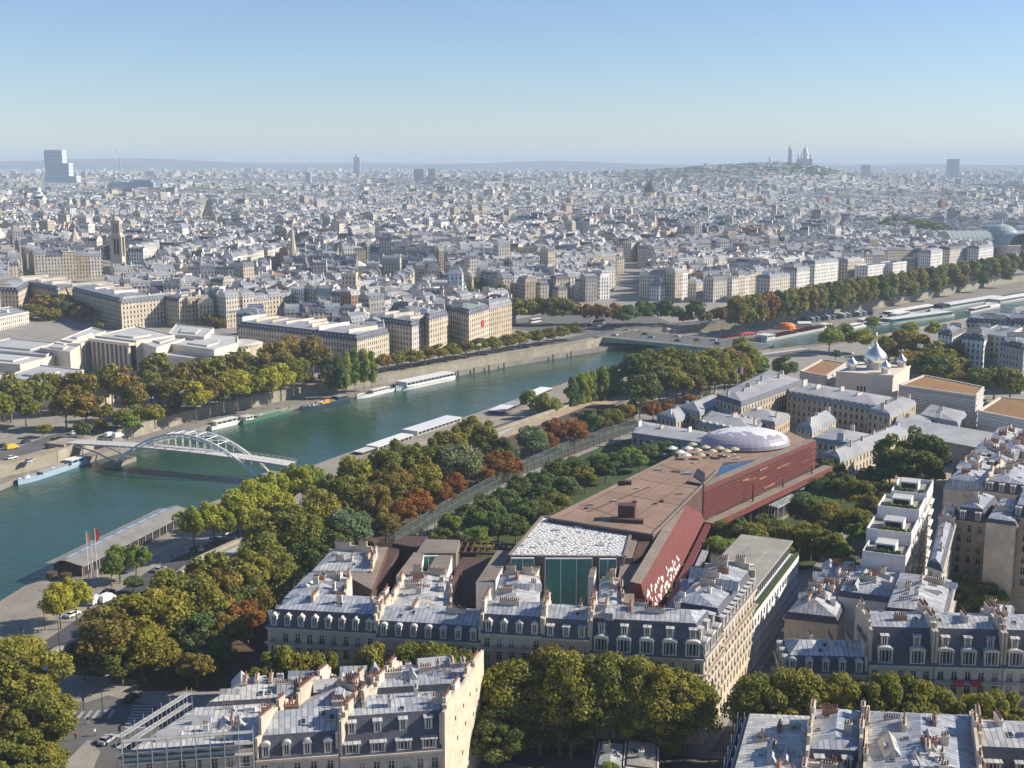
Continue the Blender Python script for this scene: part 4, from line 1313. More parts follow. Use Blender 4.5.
# across the side street
E0, E1 = (54.5, 234.5), (108, 231)
def eq(u0, u1, d, g=.002, d0=0):
    ux, uy, L = unit(E0, E1)
    f_ = lambda u, v: (E0[0] + ux * L * u - uy * v + .30 * v * 0, E0[1] + uy * L * u + ux * v)
    return [f_(u0 + g, d0), f_(u1 - g, d0), f_(u1 - g, d), f_(u0 + g, d)]
EG = 'apartment blocks across the side street'
house('low corner block with a shaded blue mansard and pale zinc roof above the avenue trees', eq(0, .31, 11), 16.4, 'FPBF', mh=3.2, rise=1.6, dorm='round', chim=3, seed=41, group=EG, roofm='zinc_w')
house('pale block with big arched stone dormers and a rooftop studio window', eq(.31, .55, 14), 18.5, 'FPBP', wall='stone_w', mh=7.0, rise=1.0, dorm='arch', rows=2, chim=1, seed=42, group=EG)
house('pale arched dormer block with roof garden shrubs', eq(.55, .80, 14), 18.5, 'FPBP', wall='stone_w', mh=7.0, rise=1.0, dorm='arch', rows=2, chim=1, seed=43, group=EG)
house('arched dormer block at the view edge with a red awning neighbour', eq(.80, 1.15, 14), 18.5, 'FPBP', wall='stone_w', mh=7.0, rise=1.0, dorm='arch', rows=2, chim=2, seed=44, group=EG)
def frompx(px, z):
    return [G(a, b, z) for a, b in px]
house('jumble roofed rear block with terracotta heaps along the side street', frompx([(785, 612), (838, 618), (850, 588), (812, 580)], 14), 12.5, 'BBBF', mh=1.5, rise=2.6, dorm=None, chim=8, seed=45, group=EG, roofm='zinc_w')
house('hip roofed rear block between the jumble of pots and the white terraced building', frompx([(806, 588), (865, 592), (872, 566), (826, 562)], 15), 13.5, 'BBBF', mh=1.4, rise=1.6, dorm=None, chim=8, seed=46, group=EG)
house('tall rear block with pale zinc terraces and a sunlit pink end', frompx([(884, 608), (946, 614), (954, 580), (898, 572)], 21), 19.5, 'FFBB', wall='stone_w', mh=1.6, rise=1.4, dorm=None, chim=4, seed=47, group=EG, roofm='zinc_w')
house('small rear stair block with bright zinc top by the tall beige building', frompx([(984, 612), (1012, 614), (1014, 602), (984, 600)], 24), 22.5, 'BBBB', wall='plaster', mh=.8, rise=.5, dorm=None, chim=2, seed=48, group=EG, roofm='zinc_w')
# red round shutter and red awnings
c = G(997, 650, 20.5)
mb = MB(); mb.tube((c[0], c[1] - .55, 20.9), (c[0], c[1] - .25, 20.9), 1.15, 1.15, 14)
tag(mb.build('awning', M['redp']), 'round bright red awning over an arched dormer window', 'awning')
for px in (958, 975):
    c = G(px, 683, 15.2); mb = MB()
    mb.add([(c[0] - 1, c[1], 15.9), (c[0] + 1, c[1], 15.9), (c[0] + 1, c[1] - 1.1, 15.0), (c[0] - 1, c[1] - 1.1, 15.0)], [(3, 2, 1, 0)])
    mb.add([(c[0] - 1, c[1], 15.85), (c[0] + 1, c[1], 15.85), (c[0] + 1, c[1] - 1.1, 14.9), (c[0] - 1, c[1] - 1.1, 14.9)], [(0, 1, 2, 3)])
    tag(mb.build('awning', M['redp']), ('dull red window awning nearer the jumbled roofs' if px == 958 else 'dull red window awning nearer the view edge') + ' in the shaded arched dormer row', 'awning')

# white stepped building with roof terraces
def stepped():
    org = G(863, 548, 22)
    t = thing('terraced_building', 'white modern apartment building stepping back in roof terraces', 'apartment building', (org[0], org[1], 0))
    dx, dy = G(941, 490, 27); ax = unit(G(905, 553, 22), G(941, 490, 27))
    # local frame: s along the sunlit side, w to the left
    b0 = G(906, 554, 22)
    def q(s0, s1, w0, w1):
        f_ = lambda s, w_: (b0[0] + SD[0] * s - SD[1] * w_ - org[0], b0[1] + SD[1] * s + SD[0] * w_ - org[1])
        return [f_(s0, w1), f_(s0, w0), f_(s1, w0), f_(s1, w1)]
    steps = [(0, 12, 0, 10.5, 20.5), (12, 26, .3, 11.5, 23), (26, 40, .2, 11, 25.5), (40, 56, 0, 9.5, 26.5)]
    for s0, s1, w0, w1, z in steps:
        P = q(s0, s1, w0, w1)
        mb = MB(); mb.prism(P, 0, z, 0, 1)
        st = mb.build('storey_block', [M['plaster'], M['pave']], t)
        mb = MB()
        for i in range(4):
            mb.slab(P[i], P[(i + 1) % 4], .25, z, z + .95, off=-.13)
        mb.build('parapet', M['plaster'], st)
        a, b = P[1], P[2]
        ux, uy, L = unit(a, b); nb = max(2, int(L / 3))
        for k in range(1, int(z / 3.1)):
            for j in range(nb):
                c0 = lerp(a, b, (j + .3) / nb); c1 = lerp(a, b, (j + .7) / nb)
                mb = MB(); mb.slab(c0, c1, .12, k * 3.1 + .9, k * 3.1 + 2.5, 0)
                mb.build('window', [M['glass']], st)
            mb = MB(); mb.slab(lerp(a, b, .55), lerp(a, b, .95), .6, k * 3.1 + .2, k * 3.1 + .75, off=.31); mb.build('balcony', M['plaster'], st)
        c = q((s0 + s1) / 2 - 2.5, (s0 + s1) / 2 + 2.5, 3, 8)
        mb = MB(); mb.prism(c, z, z + 2.4, 0, 1); ph = mb.build('rooftop_room', [M['plaster'], M['roofgrey']], st)
        mb = MB(); mb.slab(lerp(c[0], c[1], .1), lerp(c[0], c[1], .9), .1, z + .5, z + 2.0, off=.02); mb.build('glazing', M['glass'], ph)
        mb = MB(); d = q(s0 + 1, s0 + 2, 1, 8)
        mb.prism(d, z, z + .7); mb.build('planter', M['wood'], st)
        mb = MB()
        rr = random.Random(int(s0))
        for k in range(30):
            p = lerp(d[0], d[1], rr.random()); h = rr.uniform(.5, 1.3)
            mb.lathe([(.05, .7), (.45, .7 + h * .4), (.3, .7 + h * .8), (0, .7 + h)], 5, 0, (p[0], p[1], z))
        mb.build('planting', LEAF['green'], st)
stepped()
house('narrow sunlit pinkish block squeezed against the white terraces', frompx([(928, 560), (942, 565), (958, 506), (944, 502)], 23), 21.5, 'FFBB', wall='stone_w', mh=1.4, rise=.6, dorm=None, chim=4, seed=50, group=EG, balc=False)
TG = 'tall beige blocks behind the courtyard'
house('tall beige block with a dark mansard facing the deep courtyard', frompx([(955, 512), (986, 516), (1000, 500), (965, 498)], 24), 22, 'FBBB', wall='stone_y', mh=3.4, dorm='flat', chim=3, seed=51, group=TG, balc=False)
house('blank beige side block with one column of balconies', frompx([(986, 520), (1016, 524), (1026, 500), (1000, 500)], 25.5), 25, 'BFBB', wall='party', mh=1.0, rise=.6, dorm=None, chim=2, seed=52, group=TG, balc=False)
house('stone block at the view edge with stacked dark windows', frompx([(1012, 512), (1062, 520), (1062, 494), (1020, 492)], 27), 26, 'FFBB', wall='stone_y', mh=3.0, dorm='flat', chim=3, seed=53, group=TG, balc=False)
house('grey gabled block with a plain end wall beyond the white terraces', frompx([(944, 482), (985, 487), (1002, 470), (962, 466)], 21), 19, 'BFBB', wall='stone', mh=3.0, rise=1.6, dorm=None, chim=3, seed=54, group=TG, balc=False, lowm='zinc')
house('dark slate mansard block beyond the plain grey gable', frompx([(985, 484), (1030, 490), (1034, 470), (1004, 466)], 22), 20, 'FBBP', wall='stone', mh=3.0, dorm='flat', chim=4, seed=55, group=TG, balc=False)
for k, (x, y) in enumerate(((968, 462), (1000, 455), (985, 447), (1015, 443), (1002, 434), (1020, 470))):
    lab = ['zinc block with a curved gable under the long hangar roof', 'red chimneyed block near the end of the hangar roof', 'pale roofed block close to the hangar wall', 'slate block touching the end of the hangar roof', 'farthest zinc roof before the hangar end', 'view edge zinc roof above the slate mansard block'][k]
    house(lab, frompx([(x - 16, y + 6), (x + 14, y + 9), (x + 20, y - 5), (x - 6, y - 7)], 20), 17.5, 'FFBB', wall=('stone', 'stone_w')[k % 2], mh=2.6, dorm='flat', chim=5, seed=60 + k, group=TG, balc=False, roofm=('zinc_w', 'zinc')[k % 2])

house('wavy zinc roofed rear block at the foot of the white terraced building', frompx([(838, 590), (900, 598), (908, 573), (850, 565)], 17), 15.5, 'BBBB', wall='plaster', mh=1.3, rise=1.2, dorm=None, chim=5, seed=49, group=EG, roofm='zinc', balc=False)
# small low house among the avenue trees
house('small low zinc roofed pavilion among the avenue trees at the foot of the view', frompx([(597, 762), (622, 766), (624, 742), (602, 738)], 6), 5, 'FFFF', wall='plaster', mh=.5, rise=.5, dorm=None, chim=1, seed=71, floors=1, group='small houses', balc=False, roofm='zinc_w', name='pavilion')
house('low white walled garden house with planted roof terrace beside the pavilion', frompx([(626, 764), (656, 768), (656, 742), (628, 740)], 6), 5.6, 'FFFF', wall='plaster', mh=.3, rise=.2, dorm=None, chim=1, seed=72, floors=1, group='small houses', balc=False, lowm='mdark', roofm='flatroof', name='pavilion')

for lab, n, z in (('pale flat roofed block wrapped', 9, 18.9), ('rear zinc roofed half', 9, 21.0), ('rear block with pointed', 9, 20.2), ('rear quay side block', 9, 19.5), ('zinc roofed corner block', 22, 22.3), ('block behind the stepped', 14, 24.3), ('low zinc roof with red', 9, 21.2), ('broad rear range', 6, 20.2), ('rear zinc roofed range', 7, 20.3), ('low rear range', 4, 16.8), ('angular zinc roofs', 6, 22.0), ('narrow zinc range', 5, 19.8), ('sunlit cream side street', 6, 25.2), ('jumble roofed', 9, 15.4), ('hip roofed rear', 9, 15.6), ('tall rear block', 7, 21.8), ('small zinc range', 4, 18.4), ('tall corner block', 4, 26.0), ('wavy zinc', 8, 17.4)):
    bits(lab, n, z)
# ------------------------------------------------------------------ the red museum on stilts
org = (*G(600, 500, 0), 0)
mus = thing('museum', 'long brown roofed museum on stilts with red side walls and an oval mirrored dome', 'museum', org)
def ml(pts): return [(p[0] - org[0], p[1] - org[1]) for p in pts]
MZ = 21
roofP = [G(548, 519, MZ), G(653, 536, MZ), G(719, 470, MZ), G(690, 449, MZ)]
mb = MB(); mb.prism(ml(roofP), 10, MZ, 1, 0, True); mr = mb.build('roof', [M['mbrown'], M['mdark']], mus)
mb = MB()
for i in (0, 1, 3):
    mb.slab(*[ml([roofP[i], roofP[(i + 1) % 4]])[k] for k in (0, 1)], .5, MZ, MZ + .5, off=-.2)
mb.build('roof_edge', M['mgrey'], mr)
def rbox(px, py, w_, d, h, m, name, z=MZ, rz=25):
    p = ml([G(px, py, z)])[0]
    mb = MB(); mb.box(-w_ / 2, w_ / 2, -d / 2, d / 2, 0, h, M=Matrix.Translation((p[0], p[1], z)) @ Matrix.Rotation(R(-rz + 12), 4, 'Z'))
    return mb.build(name, M[m], mr)
rbox(627, 519, 4.6, 3.5, 4.2, 'mdark', 'roof_box')
rbox(627, 522, 9, 2, 1.0, 'mdark', 'roof_step')
rbox(625, 484, 4, 2, 1.1, 'mdark', 'roof_vent'); rbox(622, 485, 2, 1.4, .7, 'black', 'roof_vent')
rbox(676, 472, 2.5, 1.5, .3, 'mdark', 'roof_vent')
a, b = ml([G(588, 512, MZ), G(650, 487, MZ)])
mb = MB(); mb.slab(a, b, .35, MZ, MZ + .18); mb.build('roof_joint', M['mdark'], mr)
for k, (p_, q_) in enumerate((((562, 517), (678, 455)), ((590, 523), (700, 462)), ((620, 528), (708, 468)), ((575, 503), (668, 533)), ((602, 490), (684, 506)), ((632, 478), (698, 489)), ((660, 465), (708, 478)))):
    a, b = ml([G(*p_, MZ), G(*q_, MZ)])
    mb = MB(); mb.slab(a, b, .14, MZ, MZ + .05); mb.build('roof_seam', M['mdark'], mr)
rr = random.Random(31)
for k in range(12):
    u, v = rr.uniform(.12, .85), rr.uniform(.1, .9)
    P4 = ml(roofP); c = lerp(lerp(P4[0], P4[1], u), lerp(P4[3], P4[2], u), v); w_ = rr.uniform(.4, 1.1)
    mb = MB(); mb.box(c[0] - w_, c[0] + w_, c[1] - w_ * .6, c[1] + w_ * .6, MZ, MZ + rr.uniform(.25, .7)); mb.build('roof_vent', M[rr.choice(('steel', 'mdark', 'mgrey'))], mr)
# white scale patterned roof
sc_px = [(510, 557), (624, 558), (633, 524), (543, 518)]
scP = ml([G(x, y, 20) for x, y in sc_px])
mb = MB(); mb.prism(scP, 8, 20.2, 1, 0); ws = mb.build('patterned_roof', [M['scales'], M['mgrey']], mus)
mb = MB()
for i in range(4): mb.slab(scP[i], scP[(i + 1) % 4], .8, 20.2, 20.6, off=.2)
mb.build('roof_edge', M['mgrey'], ws)
for x, y in ((520, 545), (578, 527), (600, 545), (556, 530)):
    p = ml([G(x, y, 20.3)])[0]; mb = MB(); mb.box(p[0] - 1, p[0] + 1, p[1] - .6, p[1] + .6, 20.2, 20.5); mb.build('roof_hatch', M['steel'], ws)
# timber decks and pergola right of the scales
for px, m_ in (([(624, 558), (632, 558), (642, 527), (634, 525)], 'mgrey'), ([(633, 558), (645, 556), (654, 527), (644, 526)], 'mdark')):
    P = ml([G(x, y, 19.6) for x, y in px]); mb = MB(); mb.prism(P, 9, 19.6); mb.build('roof_deck', M[m_], mus)
P = ml([G(x, y, 18.6) for x, y in [(645, 558), (634, 575), (652, 536), (700, 479), (718, 471), (660, 533)]])
gut = ml([G(x, y, 19.2) for x, y in [(633, 578), (655, 536), (697, 480), (720, 470), (704, 477), (641, 575)]])
mb = MB(); mb.prism(ml([G(634, 582, 19), G(641, 577, 19), G(706, 476, 19), G(718, 471, 19), G(655, 537, 19)]), 9, 19.0); mb.build('gutter_roof', M['zinc'], mus)
# front red wing
ra_, rb2 = G(641, 585, 20), G(703, 477, 20)
ux, uy, L = unit(ra_, rb2)
def rl(s, o): return (ra_[0] + ux * s + uy * o - org[0], ra_[1] + uy * s - ux * o - org[1])
mb = MB()
vs = [(*rl(0, 0), 20.2), (*rl(L, 0), 20.2), (*rl(L, -2.6), 20.6), (*rl(0, -2.6), 20.6), (*rl(0, 2.6), 10), (*rl(L, 2.6), 10), (*rl(L, -2.6), 10), (*rl(0, -2.6), 10)]
mb.add(vs, [(4, 5, 1, 0), (5, 6, 2, 1), (7, 4, 0, 3), (6, 7, 3, 2), (7, 6, 5, 4)], 0); mb.add(vs[:4], [(0, 1, 2, 3)], 1)
rw = mb.build('red_wing', [M['mred'], M['mgrey']], mus)
rr = random.Random(5)
for k in range(72):
    mb = MB()
    c_ = k / 72
    s = L * (.02 + .40 * c_ + rr.uniform(-.02, .02)); q = max(.06, min(.72, .50 - .42 * c_ + rr.uniform(-.30, .22)))
    f_ = lambda s, q: (*rl(s, 2.6 - 2.6 * q + .04), 10 + 10.2 * q)
    w_ = rr.choice((.9, 1.2, 1.6))
    mb.add([f_(s, q), f_(s + w_, q), f_(s + w_, q + .075), f_(s, q + .075)], [(0, 1, 2, 3)])
    mb.build('white_panel', M['white'], rw)
mb = MB(); P = [rl(-2, 3.4), rl(L + 2, 3.4), rl(L + 2, 5.0), rl(-2, 5.0)]
P = [P[3], P[2], P[1], P[0]] if False else [P[0], P[3], P[2], P[1]]
mb.prism([rl(-2, 5.0), rl(L + 2, 5.0), rl(L + 2, 3.2), rl(-2, 3.2)], 9.2, 9.9, 0, 0, True); mb.build('red_ledge', M['mred'], mus)
mb = MB(); mb.prism([rl(-2, 7.4), rl(L * .62, 7.4), rl(L * .62, 5.4), rl(-2, 5.4)], 8.6, 9.0, 0, 0, True); mb.build('gangway', M['steel'], mus)
mb = MB()
for k in range(14):
    s = -2 + (L * .62 + 2) * k / 13
    mb.tube((*rl(s, 7.3), 9), (*rl(s, 7.3), 10.2), .06, .06, 4)
mb.tube((*rl(-2, 7.3), 10.2), (*rl(L * .62, 7.3), 10.2), .06, .06, 4); mb.build('handrail', M['steel'], mus)
# glazed pergola and red trusses between the wing and the corner block
mb = MB()
for k in range(10):
    mb.slab(rl(k * 2.0, 8.5), rl(k * 2.0, 17), .25, 13, 13.4)
for k in range(5):
    mb.slab(rl(0, 8.5 + 2 * k), rl(18, 8.5 + 2 * k), .25, 13, 13.4)
mb.build('pergola', M['mgrey'], mus)
mb = MB(); mb.prism([rl(22, 17), rl(44, 14), rl(44, 8.5), rl(20, 8.5)], 0, 12.5, 0); mb.prism([rl(26, 16), rl(34, 15), rl(34, 10), rl(26, 10)], 12.5, 14.5, 0); mb.build('red_lodge', M['mdark'], mus)
# dark gap tower
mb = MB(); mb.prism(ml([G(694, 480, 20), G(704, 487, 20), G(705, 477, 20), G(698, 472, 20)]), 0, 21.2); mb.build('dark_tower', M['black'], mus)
# louvred right hand wing
wa, wb = G(703, 489, 20), G(816, 441, 20)
ux2, uy2, L2 = unit(wa, wb)
def wl_(s, o): return (wa[0] + ux2 * s + uy2 * o - org[0], wa[1] + uy2 * s - ux2 * o - org[1])
mb = MB(); mb.prism([wl_(0, 0), wl_(L2, 0), wl_(L2, -3.2), wl_(0, -3.2)], 10, 20.4, 0, 1, True); lw = mb.build('louvred_wing', [M['mred'], M['mgrey']], mus)
for k in range(9):
    mb = MB(); z = 11 + k * .98
    s1 = L2 * (1.0 if k % 2 else .96)
    mb.prism([wl_(-.5, .75), wl_(s1, .75), wl_(s1, .05), wl_(-.5, .05)], z, z + .22, 0, 0, True)
    mb.build('louvre', M['mdark' if k in (0, 8) else 'mred'], lw)
mb = MB()
rr = random.Random(3)
for k in range(10):
    mb = MB()
    s = L2 * (.3 + .65 * rr.random()); z = 11.2 + rr.random() * 7
    mb.prism([wl_(s, .5), wl_(s + rr.uniform(3, 9), .5), wl_(s + 4, .04), wl_(s, .04)], z, z + .35)
    mb.build('pale_shutter', M['brick'], lw)
mb = MB(); mb.prism([wl_(-1, 4.2), wl_(L2 + 6, 4.2), wl_(L2 + 6, .8), wl_(-1, .8)], 8.2, 10.2, 0, 1, True); mb.build('underside', [M['mred'], M['mgrey']], mus)
mb = MB(); mb.prism([wl_(-.7, .3), wl_(.2, .3), wl_(.2, -5.5), wl_(-.7, -5.5)], 8, 21.6, 0, 0, True); mb.build('end_wall', M['black'], mus)
for s in (.35, .62, .9):
    mb = MB(); mb.tube((*wl_(L2 * s, 2.5), 10), (*wl_(L2 * s, 2.5), 16 if s < .5 else 13), .3, .2, 6)
    mb.build('mast', M['mdark'], mus)
mb = MB(); mb.prism([wl_(-2, 4), wl_(2, 4), wl_(2, -3), wl_(-2, -3)], 0, 8.3); mb.build('core', M['mdark'], mus)
for s in (.15, .4, .55, .8, .97):
    mb = MB(); mb.tube((*wl_(L2 * s, -.5), 0), (*wl_(L2 * s, -.5), 8.4), .6, .6, 8); mb.build('stilt', M['mdark'], mus)
for s in (.3, .5, .7, .92):
    mb = MB(); mb.tube((*rl(L * s, 0), 0), (*rl(L * s, 0), 10), .6, .6, 8); mb.build('stilt', M['mdark'], mus)
# terrace with pool and oval dome
tp = ml([G(x, y, 20) for x, y in [(719, 470), (706, 487), (816, 440), (803, 431), (690, 448)]])
tp = ml([G(692, 451, 20), G(719, 471, 20), G(703, 487, 20), G(815, 440, 20), G(790, 432, 20)])
mb = MB(); mb.prism([tp[0], tp[1], wl_(1, -3.3), wl_(L2, -3.3), tp[4]], 10, 20.0, 1, 0, True); tr_ = mb.build('terrace', [M['mbrown'], M['mdark']], mus)
pp = ml([G(724, 463, 20), G(712, 477, 20), G(726, 478, 20), G(764, 459, 20)])
mb = MB(); mb.prism([pp[0], pp[1], wl_(3, -4), pp[3]], 20.02, 20.08); mb.build('roof_pool', M['pool'], tr_)
dc = G(745, 441, 21.5)
mb = MB()
prof = []
for k in range(9):
    a = math.pi / 2 * k / 8
    prof.append((math.cos(a) ** .8, math.sin(a) ** .9))
prof = [(.93, -.12)] + prof
prof[-1] = (0.001, 1.0)
mb.lathe([(r_ * 16, z_ * 5.2) for r_, z_ in prof], 40, 0, (0, 0, 0), 1, .74)
dm = mb.build('mirror_dome', M['facets'], mus, (0, 0, 0))
dm.location = (dc[0] - org[0], dc[1] - org[1], 20.6); dm.rotation_euler = (0, 0, R(12))
# admin office bars left of the museum, fin walls and teal glass
offices = thing('museum_offices', 'brown roofed museum office wings with white fin walls and tall teal glass', 'museum offices', (*G(500, 600, 0), 0))
oo = G(500, 600, 0)
def ol(px, z): return [(G(x, y, z)[0] - oo[0], G(x, y, z)[1] - oo[1]) for x, y in px]
def obar(px, z, z0, mw, mt, name='wing'):
    P = ol(px, z); mb = MB(); mb.prism(P, z0, z, 0, 1); return mb.build(name, [M[mw], M[mt]], offices)
for px, z, mw, mt in (
        ([(340, 572), (372, 590), (388, 547), (362, 548)], 16, 'mdark', 'mgrey'),
        ([(361, 597), (371, 600), (400, 548), (388, 546)], 14, 'mdark', 'mdark'),
        ([(392, 543), (420, 548), (428, 536), (404, 536)], 15, 'mdark', 'mdark'),
        ([(396, 576), (418, 580), (424, 554), (414, 552)], 17, 'plaster', 'mgrey'),
        ([(416, 553), (456, 553), (460, 540), (426, 539)], 17, 'mgrey', 'mgrey'),
        ([(424, 577), (446, 578), (453, 552), (438, 552)], 16.5, 'plaster', 'mgrey'),
        ([(446, 600), (452, 602), (462, 566), (458, 564)], 13, 'mdark', 'mdark'),
        ([(476, 582), (494, 583), (511, 551), (497, 550)], 18, 'plaster', 'mgrey'),
        ([(524, 580), (533, 581), (544, 558), (536, 557)], 18, 'offwhite', 'mgrey'),
        ([(588, 577), (594, 577), (599, 558), (594, 557)], 18, 'offwhite', 'mgrey'),
        ([(607, 580), (613, 580), (619, 558), (614, 557)], 18, 'white', 'mgrey'),
        ([(614, 600), (632, 604), (642, 558), (622, 557)], 18, 'mgrey', 'mgrey')):
    obar(px, z, 0, mw, mt)
obar([(456, 606), (484, 606), (510, 557), (462, 557)], 5, 0, 'black', 'mdark', 'court_roof')  # dark slab added to stand in for the deep shade of the courtyard
def glass_wall(px0, px1, ztop, zbot, y_at, nm='teal_glass_wall'):
    a, b = G(px0, y_at, ztop), G(px1, y_at, ztop)
    a = (a[0] - oo[0], a[1] - oo[1]); b = (b[0] - oo[0], b[1] - oo[1])
    a = (a[0], a[1] - 1.2); b = (b[0], b[1] - 1.2)
    mb = MB(); mb.slab(a, b, .3, zbot, ztop, 0)
    g_ = mb.build(nm, M['teal'], offices)
    mb = MB(); n = max(2, int(unit(a, b)[2] / 3.2))
    for i in range(n + 1):
        c = lerp(a, b, i / n); mb.tube((c[0], c[1] - .2, zbot), (c[0], c[1] - .2, ztop), .1, .1, 4)
    mb.slab(a, b, .5, ztop, ztop + .25)
    mb.build('glazing_bars', M['white'], g_)
glass_wall(545, 592, 20.1, 4, 557.5); glass_wall(511, 534, 20.1, 5, 557.2); glass_wall(599, 616, 20.1, 8, 558); glass_wall(420, 438, 16.5, 5, 555)
mb = MB()
P = ol([(458, 552), (508, 554), (514, 544), (462, 542)], 15)
for i in range(9):
    a, b = lerp(P[0], P[1], i / 8), lerp(P[3], P[2], i / 8); mb.slab(a, b, .4, 14.6, 15.1)
for v in (0, .5, 1):
    a, b = lerp(P[0], P[3], v), lerp(P[1], P[2], v); mb.slab(a, b, .4, 14.6, 15.12)
mb.build('red_pergola', M['mdark'], offices)
mb = MB()
for px in ([(328, 566), (344, 574), (398, 546), (370, 545)],):
    P = ol(px, 13); mb.prism(P, 0, 12.5)
rr = random.Random(9)
P0, P1 = ol([(330, 570), (366, 545)], 13)
for k in range(70):
    p = lerp(P0, P1, rr.random()); h = rr.uniform(.5, 1.5); x = rr.uniform(-1.2, 1.2)
    mb.lathe([(.2, 0), (.8, h * .5), (.4, h * .9), (0, h)], 6, 0, (p[0] + x, p[1], 12.4))
mb.build('green_wall', LEAF['lime'], offices)

# parasols, tables on the dome terrace
rr = random.Random(21)
spots = [(672, 455), (680, 459), (688, 455), (697, 457), (705, 454), (712, 458), (719, 455), (686, 462), (700, 462), (726, 458), (692, 451), (734, 456)]
def parasol(m_, name='parasol'):
    t = bpy.data.objects.new('parasol', None); COL.objects.link(t)
    mb = MB(); n = 8
    mb.lathe([(1.9, 2.3), (1.0, 2.8), (0.02, 3.15)], 8); mb.build('canopy', M[m_], t)
    mb = MB(); mb.tube((0, 0, 0), (0, 0, 3.3), .05, .05, 5); mb.build('pole', M['steel'], t)
    return t
pw, pb_ = parasol('white'), parasol('stone_y')
for k, (x, y) in enumerate(spots):
    src = pw if k in (0, 1, 2, 7) else pb_
    first = k in (0, 3)
    o = src if first else copy_tree(src, (0, 0, 0))
    o.location = (*G(x, y, 20), 20.05)
    wc = 'white' if src is pw else 'beige'
    tag(o, f'{wc} open parasol on the museum terrace {"nearest the brown roof" if src is pw else "in front of the oval dome"}', 'parasol', 'white terrace parasols' if src is pw else 'beige terrace parasols')
tset = bpy.data.objects.new('cafe_table', None); COL.objects.link(tset)
mb = MB(); mb.tube((0, 0, .7), (0, 0, .75), .5, .5, 8); mb.build('table_top', M['white'], tset)
mb = MB(); mb.tube((0, 0, 0), (0, 0, .7), .06, .06, 5); mb.tube((0, 0, 0), (0, 0, .04), .3, .3, 8); mb.build('pedestal', M['iron'], tset)
for k in range(18):
    o = tset if k == 0 else copy_tree(tset, (0, 0, 0))
    p = G(664 + rr.uniform(0, 74), 453 + rr.uniform(0, 9), 20)
    o.location = (*p, 20.05); tag(o, 'small white round cafe table under the terrace parasols by the mirrored dome', 'table', 'cafe tables on the museum terrace')
mb = MB()
for i in range(40):
    p = G(660 + 80 * i / 39, 463.5 - (4 if i > 30 else 0) * (i - 30) / 9, 20); p2 = G(660 + 80 * (i + 1) / 39, 463.5 - (4 if i > 29 else 0) * (i - 29) / 9, 20)
    mb.tube((*p, 20), (*p, 21.1), .04, .04, 4); mb.tube((*p, 21.1), (*p2, 21.1), .04, .04, 4)
tag(mb.build('guard_rail', M['steel']), 'thin steel guard rail at the edge of the parasol terrace', 'railing')

# cafe pavilion in the garden under the right wing
P = [G(760, 503, 5), G(778, 508, 5), G(812, 489, 5), G(794, 486, 5)]
t = thing('cafe_pavilion', 'low glass garden pavilion with a flat grey roof beneath the louvred wing', 'pavilion', (P[0][0], P[0][1], 0))
Q_ = [(p[0] - P[0][0], p[1] - P[0][1]) for p in P]
mb = MB(); mb.prism(inset(Q_, [1.2] * 4), 0, 4.6); mb.build('glazing', M['glass'], t)
mb = MB(); mb.prism(Q_, 4.7, 5.1, 0, 0, True); mb.build('roof', M['zinc'], t)
mb = MB()
for i in range(4):
    for k in range(6):
        p = lerp(Q_[i], Q_[(i + 1) % 4], k / 6); mb.tube((*p, 0), (*p, 4.7), .12, .12, 5)
mb.build('columns', M['white'], t)

# tall glass fence along the quay side of the garden
fl = [G(395, 549, 0), G(440, 520, 0), (3, 458), (20, 488), (37, 513), (57, 541)]
t = thing('glass_fence', 'tall glass screen fence with steel posts between the quay and the museum garden', 'glass fence', (*fl[0], 0))
fr_ = resample(fl, 5)
lo = [(p[0] - fl[0][0], p[1] - fl[0][1]) for p in fr_]
mb = MB()
for i in range(len(lo) - 1): mb.slab(lerp(lo[i], lo[i + 1], .04), lerp(lo[i], lo[i + 1], .96), .06, .4, 5.2)
mb.build('glass_panels', M['fglass'], t)
for i, p in enumerate(lo):
    mb = MB(); mb.tube((*p, 0), (*p, 6), .15, .15, 6)
    u2 = off(lo, 3.2)[i]; mb.tube((*u2, 0), (*u2, 4.5), .12, .12, 5); mb.tube((*u2, 4.5), (*p, 5.4), .1, .1, 5)
    mb.build('post', M['dsteel'], t)
mb = MB()
for z in (.4, 2.8, 5.3):
    for i in range(len(lo) - 1): mb.tube((*lo[i], z), (*lo[i + 1], z), .1, .1, 5, cap=False)
mb.build('rails', M['dsteel'], t)

